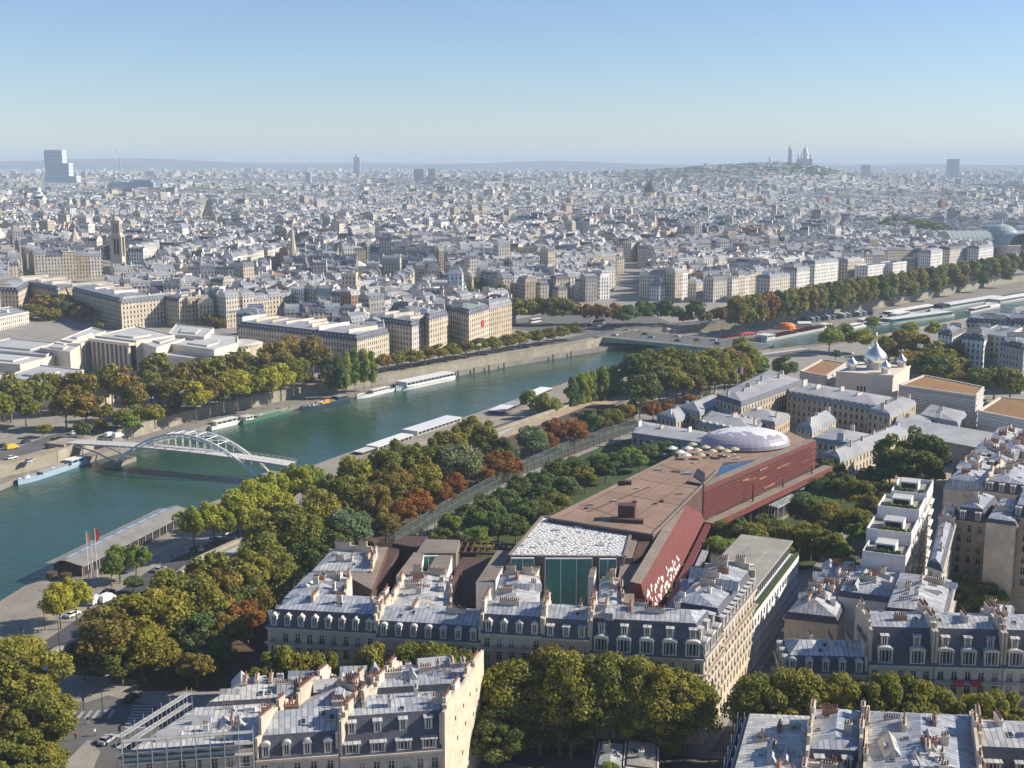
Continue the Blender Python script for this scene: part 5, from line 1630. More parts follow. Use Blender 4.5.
# ------------------------------------------------------------------ mid-distance house builder
CW = {'cream': (0.58, 0.50, 0.38), 'pale': (0.62, 0.57, 0.49), 'white': (0.78, 0.76, 0.72), 'grey': (0.42, 0.40, 0.37), 'buff': (0.50, 0.41, 0.29), 'brick': (0.40, 0.22, 0.15)}
CR = {'zinc': (0.225, 0.238, 0.262), 'pale zinc': (0.34, 0.34, 0.345), 'slate': (0.08, 0.09, 0.12), 'copper': (0.26, 0.31, 0.28), 'gravel': (0.33, 0.30, 0.26), 'tile': (0.32, 0.17, 0.11)}
def midgeo(mw, mr_, P, h, wallc, roofc, lowc, mh, rise, r, flat=False, dorm=True, z0=0.0, party=(), chim=True, rough=False, cwid=(.25, .75)):
    """walls into mw; roof, dormers and chimney slabs into mr_; P is counter-clockwise"""
    mw.col = wallc
    n = len(P)
    mw.prism(P, z0 - 3, z0 + h, 0, 0)
    z1 = z0 + h
    if flat or n != 4:
        mr_.col = wallc
        mr_.prism(inset(P, [-.35] * n), z1 + .02, z1 + .5, 0)
        for i in range(n):
            mr_.slab(P[i], P[(i + 1) % n], .4, z1 + .5, z1 + 1.1, 0, off=-.2)
        mr_.col = roofc; mr_.prism(inset(P, [.6] * n), z1 + .5, z1 + .62, 0)
        if n == 4:
            c0 = lerp(P[0], P[2], r.uniform(.3, .6)); s = r.uniform(1.5, 3)
            mr_.col = CW['grey'] if r.random() < .6 else CW['white']
            mr_.box(c0[0] - s, c0[0] + s, c0[1] - s * .7, c0[1] + s * .7, z1 + .5, z1 + 2.6)
        return
    ds = [0.02 if i in party else .38 * mh for i in range(4)]
    e = inset(P, [-.3 if i not in party else 0 for i in range(4)]); q = inset(P, ds)
    e3 = [(p[0], p[1], z1 + .02) for p in e]; q3 = [(p[0], p[1], z1 + mh) for p in q]
    mr_.col = lowc
    for i in range(4):
        mr_.col = lowc if i not in party else wallc
        mr_.quad(e3[i], e3[(i + 1) % 4], q3[(i + 1) % 4], q3[i])
    mr_.col = roofc
    l0 = unit(q[0], q[1])[2]; l1 = unit(q[1], q[2])[2]
    k = 0 if l0 >= l1 else 1
    a, b, c, d = [q3[(k + j) % 4] for j in range(4)]
    dep, along = min(l0, l1), max(l0, l1); hip = min(.35 * dep, .4 * along)
    m0 = ((a[0] + d[0]) / 2, (a[1] + d[1]) / 2); m1 = ((b[0] + c[0]) / 2, (b[1] + c[1]) / 2)
    ux, uy, L = unit(m0, m1)
    h0 = 0 if (k + 3) % 4 in party else hip; h1 = 0 if (k + 1) % 4 in party else hip
    r0 = (m0[0] + ux * h0, m0[1] + uy * h0, z1 + mh + rise); r1 = (m1[0] - ux * h1, m1[1] - uy * h1, z1 + mh + rise)
    mr_.quad(a, b, r1, r0); mr_.quad(c, d, r0, r1); mr_.add([b, c, r1], [(0, 1, 2)]); mr_.add([d, a, r0], [(0, 1, 2)])
    if dorm:
        for i in range(4):
            if i in party: continue
            a_, b_ = P[i], P[(i + 1) % 4]; vx, vy, l = unit(a_, b_); nx, ny = vy, -vx
            nb = int(l / 3.2)
            for j in range(nb):
                s = (j + .5) * l / nb
                p0 = (a_[0] + vx * (s - .6) - nx * .25, a_[1] + vy * (s - .6) - ny * .25); p1 = (p0[0] + vx * 1.2, p0[1] + vy * 1.2)
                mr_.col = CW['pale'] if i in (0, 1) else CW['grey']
                mr_.slab(p0, p1, 1.5, z1 + .4, z1 + 2.2, 0, off=-.75)
                mr_.col = (0.05, .055, .065)
                mr_.slab(lerp(p0, p1, .2), lerp(p0, p1, .8), .06, z1 + .7, z1 + 2.0, 0, off=.02)
    if chim:
        nc = max(1, int(along / 11))
        for j in range(nc + 1):
            s = j / nc
            if r.random() < .15: continue
            m = (m0[0] + ux * along * (.03 + .94 * s) * 1, m0[1] + uy * along * (.03 + .94 * s))
            w_ = dep * r.uniform(*cwid); o_ = r.uniform(-.15, .15) * dep
            p0 = (m[0] - uy * (o_ - w_ / 2), m[1] + ux * (o_ - w_ / 2)); p1 = (m[0] - uy * (o_ + w_ / 2), m[1] + ux * (o_ + w_ / 2))
            mr_.col = r.choice((CW['cream'], CW['pale'], CW['white'], CW['pale']))
            top = z1 + mh + rise + r.uniform(.6, 1.8)
            mr_.slab(p0, p1, .7, z1 + mh - .5, top, 0)
            if not rough:
                mr_.col = (0.27, 0.17, 0.13)
                mr_.slab(lerp(p0, p1, .1), lerp(p0, p1, .9), .3, top, top + .35, 0)

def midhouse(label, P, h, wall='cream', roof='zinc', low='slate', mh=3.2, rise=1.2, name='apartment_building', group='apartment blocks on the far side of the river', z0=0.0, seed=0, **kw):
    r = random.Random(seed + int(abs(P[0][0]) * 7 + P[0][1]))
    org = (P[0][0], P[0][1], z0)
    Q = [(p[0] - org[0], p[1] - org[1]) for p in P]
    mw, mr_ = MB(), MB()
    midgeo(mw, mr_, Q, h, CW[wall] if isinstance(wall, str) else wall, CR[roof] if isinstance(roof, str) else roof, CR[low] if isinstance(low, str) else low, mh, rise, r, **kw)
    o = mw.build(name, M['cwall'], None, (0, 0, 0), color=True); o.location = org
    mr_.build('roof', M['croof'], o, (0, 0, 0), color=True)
    cat = kw.pop('cat', 'apartment building')
    return tag(o, label, cat, group)
def corner(A, B, C, z):
    a, b, c = G(*A, z), G(*B, z), G(*C, z)
    return [a, b, c, (a[0] + c[0] - b[0], a[1] + c[1] - b[1])]
def corner2(A, B, C, z, dep=None, side=0):
    """A,B,C seen corners; keep the longer face and square the other to dep"""
    a, b, c = G(*A, z), G(*B, z), G(*C, z)
    return [a, b, c, (a[0] + c[0] - b[0], a[1] + c[1] - b[1])]

# ------------------------------------------------------------------ palace and school buildings right of the museum
PG = 'old palace buildings beyond the museum'
def pal(label, px, z, **kw):
    kw.setdefault('group', PG); kw.setdefault('wall', 'buff'); kw.setdefault('low', 'zinc'); kw.setdefault('roof', 'pale zinc'); kw.setdefault('mh', 1.6); kw.setdefault('rise', 1.4); kw.setdefault('name', 'palace_wing'); kw.setdefault('dorm', False); kw.setdefault('cwid', (.06, .16))
    return midhouse(label, [G(x, y, z) for x, y in px], z, **kw)
pal('tall buff palace wing with its lit side turned away from the river grove', [(716, 399), (741, 407), (803, 384), (768, 374)], 13, mh=2.2, low='slate')
pal('long buff palace front with rows of arched windows facing the museum dome', [(787, 396), (879, 412), (893, 402), (806, 387)], 12, dorm=True, mh=2.4, low='zinc')
pal('end pavilion of the buff palace front below the white cathedral', [(868, 412), (890, 418), (916, 404), (896, 399)], 13, mh=1.6)
pal('low zinc roofed wing with a pediment end in the palace court', [(677, 410), (700, 416), (728, 404), (706, 398)], 8, rise=2.4)
pal('low pale hip roofed house at the garden end of the palace court', [(657, 417), (676, 423), (699, 413), (681, 407)], 6, rise=2.0)
pal('long low grey wall building closing the end of the museum garden', [(632, 434), (715, 446), (722, 436), (640, 422)], 7.5, wall=(.34, .36, .36), mh=.6, rise=1.2)
pal('two ridged zinc wing behind the oval dome', [(698, 425), (752, 436), (762, 424), (712, 414)], 8, rise=1.8, dorm=True)
pal('zinc wing between the two ridged wing and the palace court', [(724, 416), (775, 426), (790, 417), (742, 408)], 8, rise=1.8)
pal('small gable roofed house in sun beside the zinc outbuildings', [(797, 428), (812, 434), (836, 421), (822, 414)], 8.5, rise=2.6, wall='cream')
pal('low zinc outbuilding with chimneys nearest the louvred wing', [(812, 441), (856, 448), (872, 438), (830, 430)], 6.5, rise=1.4, wall='cream')
pal('long lit building with a row of chimneys along its pale roof', [(822, 457), (840, 463), (908, 434), (892, 428)], 9.5, wall='cream', rise=1.6)
pal('low pale roofed link behind the dark clump of trees', [(882, 428), (928, 432), (934, 420), (890, 415)], 8, wall='cream', roof='pale zinc')
pal('cream house with lit end beside the long hangar roof', [(918, 418), (958, 426), (966, 415), (930, 407)], 9, wall='cream', roof='pale zinc', rise=1.2)
# long hangar-like roof with arched openings
P = [G(895, 432, 9), G(1030, 457, 9), G(1036, 440, 9), G(900, 418, 9)]
t = thing('riding_hall', 'long grey roofed hall with arched dark openings behind the dark tree clump', 'hall', (*P[0], 0))
Q_ = [(p[0] - P[0][0], p[1] - P[0][1]) for p in P]
mb = MB(); mb.prism(Q_, 0, 9); wl2 = mb.build('wall', M['concrete'], t)
mb = MB(); e = inset(Q_, [-.5] * 4); m0, m1 = lerp(e[0], e[3], .5), lerp(e[1], e[2], .5)
mb.quad((*e[0], 9), (*e[1], 9), (*m1, 12.5), (*m0, 12.5)); mb.quad((*e[2], 9), (*e[3], 9), (*m0, 12.5), (*m1, 12.5)); mb.add([(*e[3], 9), (*e[0], 9), (*m0, 12.5)], [(0, 1, 2)]); mb.add([(*e[1], 9), (*e[2], 9), (*m1, 12.5)], [(0, 1, 2)])
mb.build('roof', M['roofgrey'], t)
ux, uy, L = unit(Q_[0], Q_[1])
for k in range(5):
    s = L * (.25 + .15 * k); mb = MB(); w_ = 2.2
    pts = [(-w_ / 2, 0), (w_ / 2, 0)] + [(w_ / 2 * math.cos(a), 4.5 + w_ / 2 * math.sin(a)) for a in [math.pi * j / 8 for j in range(9)]]
    mb.add([(Q_[0][0] + ux * (s + x) + uy * .06, Q_[0][1] + uy * (s + x) - ux * .06, z) for x, z in pts], [tuple(range(len(pts)))])
    mb.build('arched_opening', M['black'], wl2)

# ------------------------------------------------------------------ cathedral with onion domes and the striped cultural centre
cp = [G(836, 372, 17), G(893, 376, 17), G(910, 366, 17), G(860, 362, 17)]
t = thing('cathedral', 'white stone cathedral with one large and four small silver onion domes', 'cathedral', (*cp[0], 0))
Q_ = [(p[0] - cp[0][0], p[1] - cp[0][1]) for p in cp]
mb = MB(); mb.prism(Q_, 0, 17); bw = mb.build('body', M['stone_w'], t)
mb = MB()
for i in range(2):
    mb.slab(Q_[i], Q_[i + 1], .5, 16.4, 17.4, off=.15)
mb.build('cornice', M['stone_w'], bw)
mb = MB()
for s in (.4, .46, .52):
    c = lerp(Q_[0], Q_[1], s); mb.box(c[0] - .35, c[0] + .35, c[1] - .25, c[1] + .2, 4, 11)
mb.build('slit_windows', M['glass'], bw)
c = lerp(Q_[1], Q_[2], .5); mb = MB(); mb.lathe([(3.6, 0), (3.6, 8), (2.6, 10.2), (0, 11.2)], 16, 0, (c[0], c[1], 0)); mb.build('apse', M['stone_w'], t)
cen = lerp(Q_[0], Q_[2], .52)
def onion(c, r_, z, drum):
    mb = MB(); mb.lathe([(r_ * .82, z - drum), (r_ * .82, z)], 18, 0, (c[0], c[1], 0)); d_ = mb.build('drum', M['stone_w'], t)
    mb = MB(); mb.lathe([(r_ * .84, 0), (r_ * 1.02, r_ * .25), (r_ * 1.06, r_ * .5), (r_ * .93, r_ * .85), (r_ * .6, r_ * 1.2), (r_ * .26, r_ * 1.5), (r_ * .1, r_ * 1.85), (r_ * .03, r_ * 2.2)], 22, 0, (c[0], c[1], z))
    mb.tube((c[0], c[1], z + r_ * 2.1), (c[0], c[1], z + r_ * 2.9), .1, .1, 5)
    mb.tube((c[0] - .6, c[1], z + r_ * 2.6), (c[0] + .6, c[1], z + r_ * 2.6), .08, .08, 4)
    mb.build('onion_dome', M['dome'], t, smooth_=True)
onion(cen, 5.1, 20.5, 4.5)
for (u, v) in ((.18, .25), (.8, .2), (.88, .85), (.24, .85)):
    p = lerp(lerp(Q_[0], Q_[1], u), lerp(Q_[3], Q_[2], u), v); onion(p, 2.4, 19, 2.6)
def centre(label, px, z, roofm):
    P = [G(x, y, z) for x, y in px]
    t = thing('cultural_centre', label, 'cultural centre', (*P[0], 0), 0, 'striped stone blocks round the cathedral')
    Q = [(p[0] - P[0][0], p[1] - P[0][1]) for p in P]
    mb = MB(); mb.prism(Q, 0, z); bd = mb.build('wall', M['strata'], t)
    mb = MB()
    for i in range(4): mb.slab(Q[i], Q[(i + 1) % 4], .9, z, z + .7, off=-.3)
    for zz in [2 + 3.0 * k for k in range(int(z / 3))]:
        for i in range(2): mb.slab(Q[i], Q[i + 1], .5, zz, zz + .35, off=.25)
    mb.build('stone_bands', M['stone_w'], bd)
    mb = MB(); mb.prism(inset(Q, [1.2] * 4), z, z + .25); mb.build('planted_roof', M[roofm], t)
centre('striped pale block with a russet planted roof just behind the cathedral towards the river', [(800, 372), (826, 377), (846, 364), (822, 360)], 13, 'sedum')
centre('striped pale block with a russet planted roof between the cathedral and the dark park trees', [(899, 386), (976, 397), (984, 388), (924, 376)], 15, 'sedum')
centre('striped pale block with the largest russet roof at the view edge', [(978, 412), (1040, 424), (1048, 403), (1000, 398)], 13, 'sedum')

# ------------------------------------------------------------------ colonnaded museum on the far bank
t = thing('colonnaded_museum', 'pale stone museum with tall square columns and stepped white roofs on the far bank', 'museum', (*G(130, 380, 0), 0))
to = G(130, 380, 0)
def tl(px, z): return [(G(x, y, z)[0] - to[0], G(x, y, z)[1] - to[1]) for x, y in px]
def tblock(px, z, name='block', roofm='roofgrey', wallm='stone_w', z0=0):
    P = tl(px, z); mb = MB(); mb.prism(P, z0, z); b_ = mb.build(name, M[wallm], t)
    mb = MB()
    n = len(P)
    for i in range(n): mb.slab(P[i], P[(i + 1) % n], .6, z, z + .8, off=-.3)
    mb.build('parapet', M[wallm], b_)
    mb = MB(); mb.prism(inset(P, [.7] * n), z, z + .3, 0)
    c = lerp(P[0], P[2], .45)
    mb.prism([lerp(p, c, .55) for p in P], z + .3, z + 1.1, 1, 0)
    mb.build('roof', [M[roofm], M['stone_w']], b_)
    return b_, P
tblock([(95, 337), (136, 342), (175, 336), (136, 327)], 19, 'central_block')
tblock([(60, 341), (72, 343), (106, 332), (92, 328)], 17, 'portico_block')
tblock([(140, 343), (156, 349), (190, 338), (172, 334)], 17.5, 'central_block')
def colonnade(p0, p1, zp, n, z):
    a, b = tl([p0, p1], zp); ux, uy, L = unit(a, b); nx, ny = uy, -ux
    for i in range(n):
        c = lerp(a, b, (i + .5) / n); c = (c[0] + nx * 3.4, c[1] + ny * 3.4)
        mb = MB(); mb.box(-.75, .75, -.75, .75, 0, z, M=Matrix.Translation((c[0], c[1], 0)) @ Matrix.Rotation(math.atan2(uy, ux), 4, 'Z'))
        mb.build('column', M['stone_w'], t)
    mb = MB(); mb.slab((a[0] + nx * 1.9, a[1] + ny * 1.9), (b[0] + nx * 1.9, b[1] + ny * 1.9), 5.6, z, z + 1.6); mb.build('entablature', M['stone_w'], t)
    mb = MB(); mb.slab(a, b, .3, 3, z - .5, off=.2); mb.build('dark_glazing', M['glass'], t)
colonnade((95.3, 337), (135.5, 342), 19, 9, 17.2); colonnade((60.5, 341), (71.5, 343), 17, 4, 15.4); colonnade((73, 343), (92, 337.5), 17, 5, 15.2)
for px, z in (([(-30, 349), (46, 356), (76, 346), (10, 339)], 14), ([(-30, 362), (20, 366), (54, 357), (0, 352)], 13), ([(2, 378), (52, 384), (84, 371), (40, 366)], 12), ([(-40, 384), (-2, 390), (20, 378), (-10, 372)], 11), ([(40, 349), (70, 353), (80, 347), (56, 343)], 16)):
    tblock(px, z, 'wing')
tblock([(148, 354), (206, 361), (250, 350), (244, 341), (182, 338)], 13, 'wing'); 
tblock([(172, 345), (214, 351), (238, 344), (238, 337), (196, 333)], 17, 'rounded_wing')
tblock([(168, 335), (204, 338), (214, 329), (176, 325)], 19, 'wing')
tblock([(215, 361), (252, 366), (266, 358), (252, 352)], 8, 'wing')
c = tl([(92, 384)], 10)[0]
mb = MB(); mb.lathe([(11, 0), (11, 11)], 24, 0, (c[0], c[1], 0)); ap = mb.build('rounded_end', M['stone'], t)
mb = MB(); mb.lathe([(11.6, 11), (11.6, 11.6), (9, 12), (0, 12.2)], 24, 0, (c[0], c[1], 0)); mb.build('roof', M['roofgrey'], ap)
c = tl([(240, 345)], 13)[0]
mb = MB(); mb.lathe([(13, 0), (13, 14), (12, 15)], 24, 0, (c[0], c[1], 0)); ap = mb.build('rounded_end', M['stone'], t)
mb = MB(); mb.lathe([(13.4, 14), (10, 15.2), (0, 15.4)], 24, 0, (c[0], c[1], 0)); mb.build('roof', M['roofgrey'], ap)

# ------------------------------------------------------------------ rows along the far quay
QG = 'apartment blocks on the far quay'
midhouse('long terrace with a shaded mansard front and a short sunlit end above the green poplars', corner((238, 327), (357, 341), (389, 333), 18), 18, 'cream', 'pale zinc', mh=3.4, group=QG)
midhouse('cream terrace with sunlit gable end between the long terrace and the taller quay houses', corner((368, 321), (412, 327), (429, 322), 19), 19, 'pale', 'zinc', mh=3.4, group=QG)
midhouse('tall narrow sunlit house standing forward on the far quay', corner((420, 317), (429, 320), (448, 315), 22), 22, 'cream', 'zinc', mh=3.2, group=QG, low='slate')
midhouse('tall corner house with a green copper roof and a shaded side on the far quay', corner((448, 310), (469, 315), (489, 309), 22), 22, 'cream', 'copper', mh=3.4, group=QG, low='slate')
midhouse('end house of the far quay row nearest the road bridge with a rounded corner', corner((480, 307), (489, 309), (512, 304), 22), 22, 'buff', 'zinc', mh=3.6, group=QG, low='zinc')
c = G(482, 321, 14)
a, b = G(469, 315, 22), G(489, 309, 22); ux, uy, _ = unit(a, b); c = lerp(a, b, .66); c = (c[0] + uy * .4, c[1] - ux * .4)
mb = MB(); mb.tube((c[0], c[1], 14), (c[0] + uy * .2, c[1] - ux * .2, 14), 2.4, 2.4, 20, 0)
tag(mb.build('round_banner', M['redp']), 'big round red banner hung on the sunlit quay house front', 'banner')
RG = 'rows behind the colonnaded museum'
for k, (A, B, C, h, wl3, lab) in enumerate((
        ((72, 291), (120, 303), (150, 297), 21, 'buff', 'long row with a deeply shaded side running back from the museum roofs'),
        ((120, 303), (121, 304), (176, 298), 21, 'cream', 'sunlit corner house at the head of the long shaded row'),
        ((176, 298), (177, 299), (222, 293), 21, 'pale', 'sunlit house in the middle of the street front behind the white museum wing'),
        ((220, 300), (222, 302), (240, 297), 12, 'white', 'low white walled house with a bright gable beside the street front'),
        ((236, 316), (252, 320), (266, 314), 17, 'cream', 'block with a blue slate top at the near end of the long terrace'),
        ((-20, 291), (18, 292), (31, 285), 22, 'cream', 'block at the view edge with a sunlit side above the small temple front'),
        ((24, 285), (58, 291), (75, 286), 22, 'buff', 'cream block with a slate mansard directly behind the russet trees'),
        ((-24, 314), (-6, 320), (29, 313), 12, 'pale', 'low pale temple fronted building at the view edge'))):
    midhouse(lab, corner(A, B, C, h), h, wl3, ('zinc', 'pale zinc')[k % 2], mh=3.2 if h > 13 else 1.0, group=RG, flat=(k in (3, 7)))
midhouse('pale modern block with long balconies among the old roofs behind the terrace', corner((286, 288), (304, 291), (313, 285), 24), 24, 'white', 'gravel', group=RG, flat=True)
# front along the tree lined quay upriver of the road bridge, facing the sun
UG = 'sunlit fronts above the long tree row'
ups = [(770, 283, 20, 'pale', 'zinc'), (797, 275, 22, 'white', 'zinc'), (815, 268, 24, 'white', 'zinc'), (848, 266, 22, 'cream', 'pale zinc'), (868, 271, 18, 'white', 'copper'), (893, 268, 19, 'white', 'zinc'), (914, 266, 15, 'buff', 'zinc'), (931, 257, 25, 'white', 'pale zinc'), (950, 254, 26, 'pale', 'slate'), (979, 253, 26, 'white', 'zinc'), (1004, 252, 20, 'cream', 'zinc')]
nm = ['first pale', 'white corner', 'tall white bow fronted', 'broad cream twin windowed', 'white loggia', 'white cubic', 'small buff', 'tall white twin bayed', 'pale dark roofed', 'broad white columned', 'end cream']
for k in range(len(ups) - 1):
    x0, y0, h, wl3, rf3 = ups[k]; x1, y1 = ups[k + 1][0], ups[k + 1][1]
    lab = f'{nm[k]} house above the long tree row, {["nearest the road bridge", "second from the bridge end", "third from the bridge end", "fourth from the bridge end", "in the middle, with a terrace", "just past the middle", "beside the tall twin bays", "beside the small buff house", "with a dark hipped roof", "last before the glass hall"][k]}'
    a = G(x0, y0 - 4, h); b = G(x1 - 1, ups[k][1] - 4.8 - (x1 - x0) * .05, h)
    # front line runs along the river; depth straight back from it
    fa = (a[0], a[1]); ux, uy, l = unit(FE[16], FE[19])
    b = (a[0] + ux * l * 0, a[1])
    Lh = max(14, (x1 - x0) * a[1] / FPX / ux * .98)
    b = (a[0] + ux * Lh, a[1] + uy * Lh)
    midhouse(lab, [a, b, (b[0] - uy * 14, b[1] + ux * 14), (a[0] - uy * 14, a[1] + ux * 14)], h, wl3, rf3, mh=2.8, group=UG, low=rf3, flat=(k in (4, 5)))
# houses by the park on the near bank at the view edge
VG = 'houses beyond the park trees'
for k, (A, B, C, h) in enumerate((((938, 334), (952, 337), (968, 330), 22), ((962, 338), (984, 341), (994, 334), 21), ((980, 335), (1006, 338), (1022, 329), 22), ((1000, 345), (1024, 350), (1050, 341), 23), ((966, 322), (1012, 327), (1030, 319), 20), ((1004, 322), (1030, 326), (1060, 316), 22))):
    midhouse(['grey mansard house with white dormers beside the park treetops', 'white house with square loggias above the park trees', 'pale house with big dark square windows near the view edge', 'shaded block closest to the park at the view edge', 'long blank walled grey block nearest the river', 'corner house in the row closest to the tour boats'][k], corner(A, B, C, h), h, ('white', 'white', 'pale', 'grey', 'grey', 'pale')[k], 'zinc', mh=3, group=VG, flat=k == 2)
pal('long low pavilion roof among the park trees', [(986, 365), (1008, 368), (1016, 362), (996, 359)], 6, wall='white', roof='pale zinc', group=VG, name='pavilion')
# ------------------------------------------------------------------ trees
def crown_mesh(seed, rx, rz, zc, nclump, nleaf, leaf, shape='dome', cr=(.30, .48)):
    r = np.random.RandomState(seed)
    cs = []
    lob = [(r.normal(size=3), r.uniform(0, 6.28), r.uniform(.10, .22)) for _ in range(4)]
    def swell(p):
        return max(.72, min(1.08, 1 + sum(a_ * math.cos(2.2 * float(np.dot(v_, p)) + f_) for v_, f_, a_ in lob)))
    for k in range(nclump):
        while True:
            p = r.uniform(-1, 1, 3)
            d = np.linalg.norm(p)
            if d < 1 and d > .25: break
        p = p / d * (d ** .45)
        if shape == 'column':
            a = r.uniform(0, 2 * math.pi); z = r.uniform(-.95, .98); rr_ = math.sqrt(max(0.05, 1 - abs(z) ** 3.2)) * r.uniform(.35, .85)
            p = np.array([math.cos(a) * rr_, math.sin(a) * rr_, z])
        elif shape == 'flame':
            a = r.uniform(0, 2 * math.pi); z = r.uniform(-.95, 1); rr_ = (1 - max(0, z) ** 1.5 * .8) * (1 - max(0, -z - .5)) * r.uniform(.2, .8)
            p = np.array([math.cos(a) * rr_, math.sin(a) * rr_, z])
        elif p[2] < -.55:
            p[2] *= .6
        if shape == 'dome': p = p * np.array([1, 1, .95]) * swell(p)
        cs.append((p * np.array([rx, rx, rz]) * .82 + np.array([0, 0, zc]), rx * (r.uniform(*cr) if r.rand() < .72 else r.uniform(cr[0] * .45, cr[0]))))
    V = []
    for c, cr_ in cs:
        d = r.normal(size=(nleaf, 3)); d /= np.linalg.norm(d, axis=1)[:, None]
        keep = d[:, 2] > -.75
        d = d[keep]
        m = len(d)
        rad = cr_ * (r.uniform(.55, 1.12, m) ** .6)
        pos = c + d * rad[:, None] * np.array([1, 1, .9])
        nrm = d + r.normal(scale=.55, size=(m, 3)); nrm /= np.linalg.norm(nrm, axis=1)[:, None]
        t = np.cross(nrm, r.normal(size=(m, 3))); t /= np.linalg.norm(t, axis=1)[:, None]
        b = np.cross(nrm, t)
        s = (leaf * r.uniform(.6, 1.35, m))[:, None]
        q = np.stack([pos - t * s, pos - b * s * .7 + nrm * s * .15, pos + t * s, pos + b * s * .7 + nrm * s * .15], 1)
        V.append(q.reshape(-1, 3))
    V = np.concatenate(V)
    n = len(V) // 4
    me = bpy.data.meshes.new('crown')
    me.vertices.add(len(V)); me.vertices.foreach_set('co', V.astype(np.float32).ravel())
    me.loops.add(4 * n); me.loops.foreach_set('vertex_index', np.arange(4 * n, dtype=np.int32))
    me.polygons.add(n); me.polygons.foreach_set('loop_start', np.arange(0, 4 * n, 4, dtype=np.int32))
    me.update(calc_edges=True)
    me.materials.append(LEAF['olive'])
    return me, cs

def trunk_mesh(h0, cs, r0, seed, n=5):
    r = random.Random(seed); mb = MB()
    top = (r.uniform(-.3, .3), r.uniform(-.3, .3), h0)
    mb.tube((0, 0, -.6), (0, 0, .5), r0 * 1.35, r0, 8, cap=False)
    mb.tube((0, 0, .5), top, r0, r0 * .75, 8, cap=False)
    lows = sorted(cs, key=lambda c: c[0][2])
    for k in range(n):
        c = cs[r.randrange(len(cs))][0]
        mid = (top[0] + (c[0] - top[0]) * .5, top[1] + (c[1] - top[1]) * .5, top[2] + (c[2] - top[2]) * .62)
        mb.tube(top, mid, r0 * .55, r0 * .34, 6, cap=False); mb.tube(mid, tuple(c), r0 * .34, r0 * .12, 5, cap=False)
    return proto_mesh(mb, 'trunk', [M['bark']])

PROTO = {}
def mkproto(key, h0, rx, rz, zc, nclump, nleaf, leaf, shape='dome', r0=.35, cr=(.30, .48)):
    PROTO[key] = []
    for v in range(4):
        me, cs = crown_mesh(hash((key, v)) % 1000 if False else 17 * v + len(key) * 5 + len(PROTO) * 31, rx, rz, zc, nclump, nleaf, leaf, shape, cr)
        PROTO[key].append((me, trunk_mesh(h0, cs, r0, v + 3)))
# nominal height 18, nominal radius 6.5
mkproto('near', 6.0, 6.5, 7.0, 11.2, 46, 190, .42, cr=(.24, .40))
mkproto('close', 6.0, 6.5, 7.0, 11.2, 60, 330, .29, cr=(.20, .36))
mkproto('mid', 5.5, 6.5, 7.0, 11.0, 30, 110, .62, cr=(.28, .44))
mkproto('far', 5.0, 6.5, 7.2, 10.8, 20, 60, 1.0)
mkproto('poplar', 3.5, 6.5, 8.2, 10.0, 34, 120, .55, 'flame', .25, (.26, .40))
mkproto('row', 4.5, 6.5, 7.0, 11.0, 34, 60, .95, 'column')
mkproto('bush', 1.5, 6.5, 8.8, 8.9, 26, 110, .7, cr=(.30, .46))

TLAB = {}
def tree(px, py, h, rad, kind='olive', proto='near', base=0.0, zone='', name=None):
    x, y = G(px, py, base + h)
    k_ = {'close': 1.2, 'near': 1.2, 'mid': 1.28, 'far': 1.25, 'poplar': 1.25, 'row': 1.2, 'bush': 1.1}[proto]
    plant(x, y, h * (1.03 if proto in ('mid', 'row', 'far') else .93 if proto == 'close' else .97), rad * k_, kind, proto, base, zone, name)
TREES = []
tr_rand = random.Random(77)
def plant(x, y, h, rad, kind, proto, base, zone, name=None):
    nm_ = name or {'poplar': 'poplar_tree', 'bush': 'shrub'}.get(proto, 'chestnut_tree' if kind == 'rust' else 'tree')
    t = bpy.data.objects.new(nm_, None); COL.objects.link(t)
    t.location = (x, y, base); t.rotation_euler = (0, 0, tr_rand.uniform(0, 6.28)); t.scale = (rad / 6.5, rad / 6.5 * tr_rand.uniform(.9, 1.1), h / 18)
    cm, tm = tr_rand.choice(PROTO[proto])
    c = bpy.data.objects.new('crown', cm); COL.objects.link(c); c.parent = t
    c.material_slots[0].link = 'OBJECT'; c.material_slots[0].material = LEAF[kind]
    k = bpy.data.objects.new('trunk', tm); COL.objects.link(k); k.parent = t
    TREES.append((t, kind, proto, zone, h))

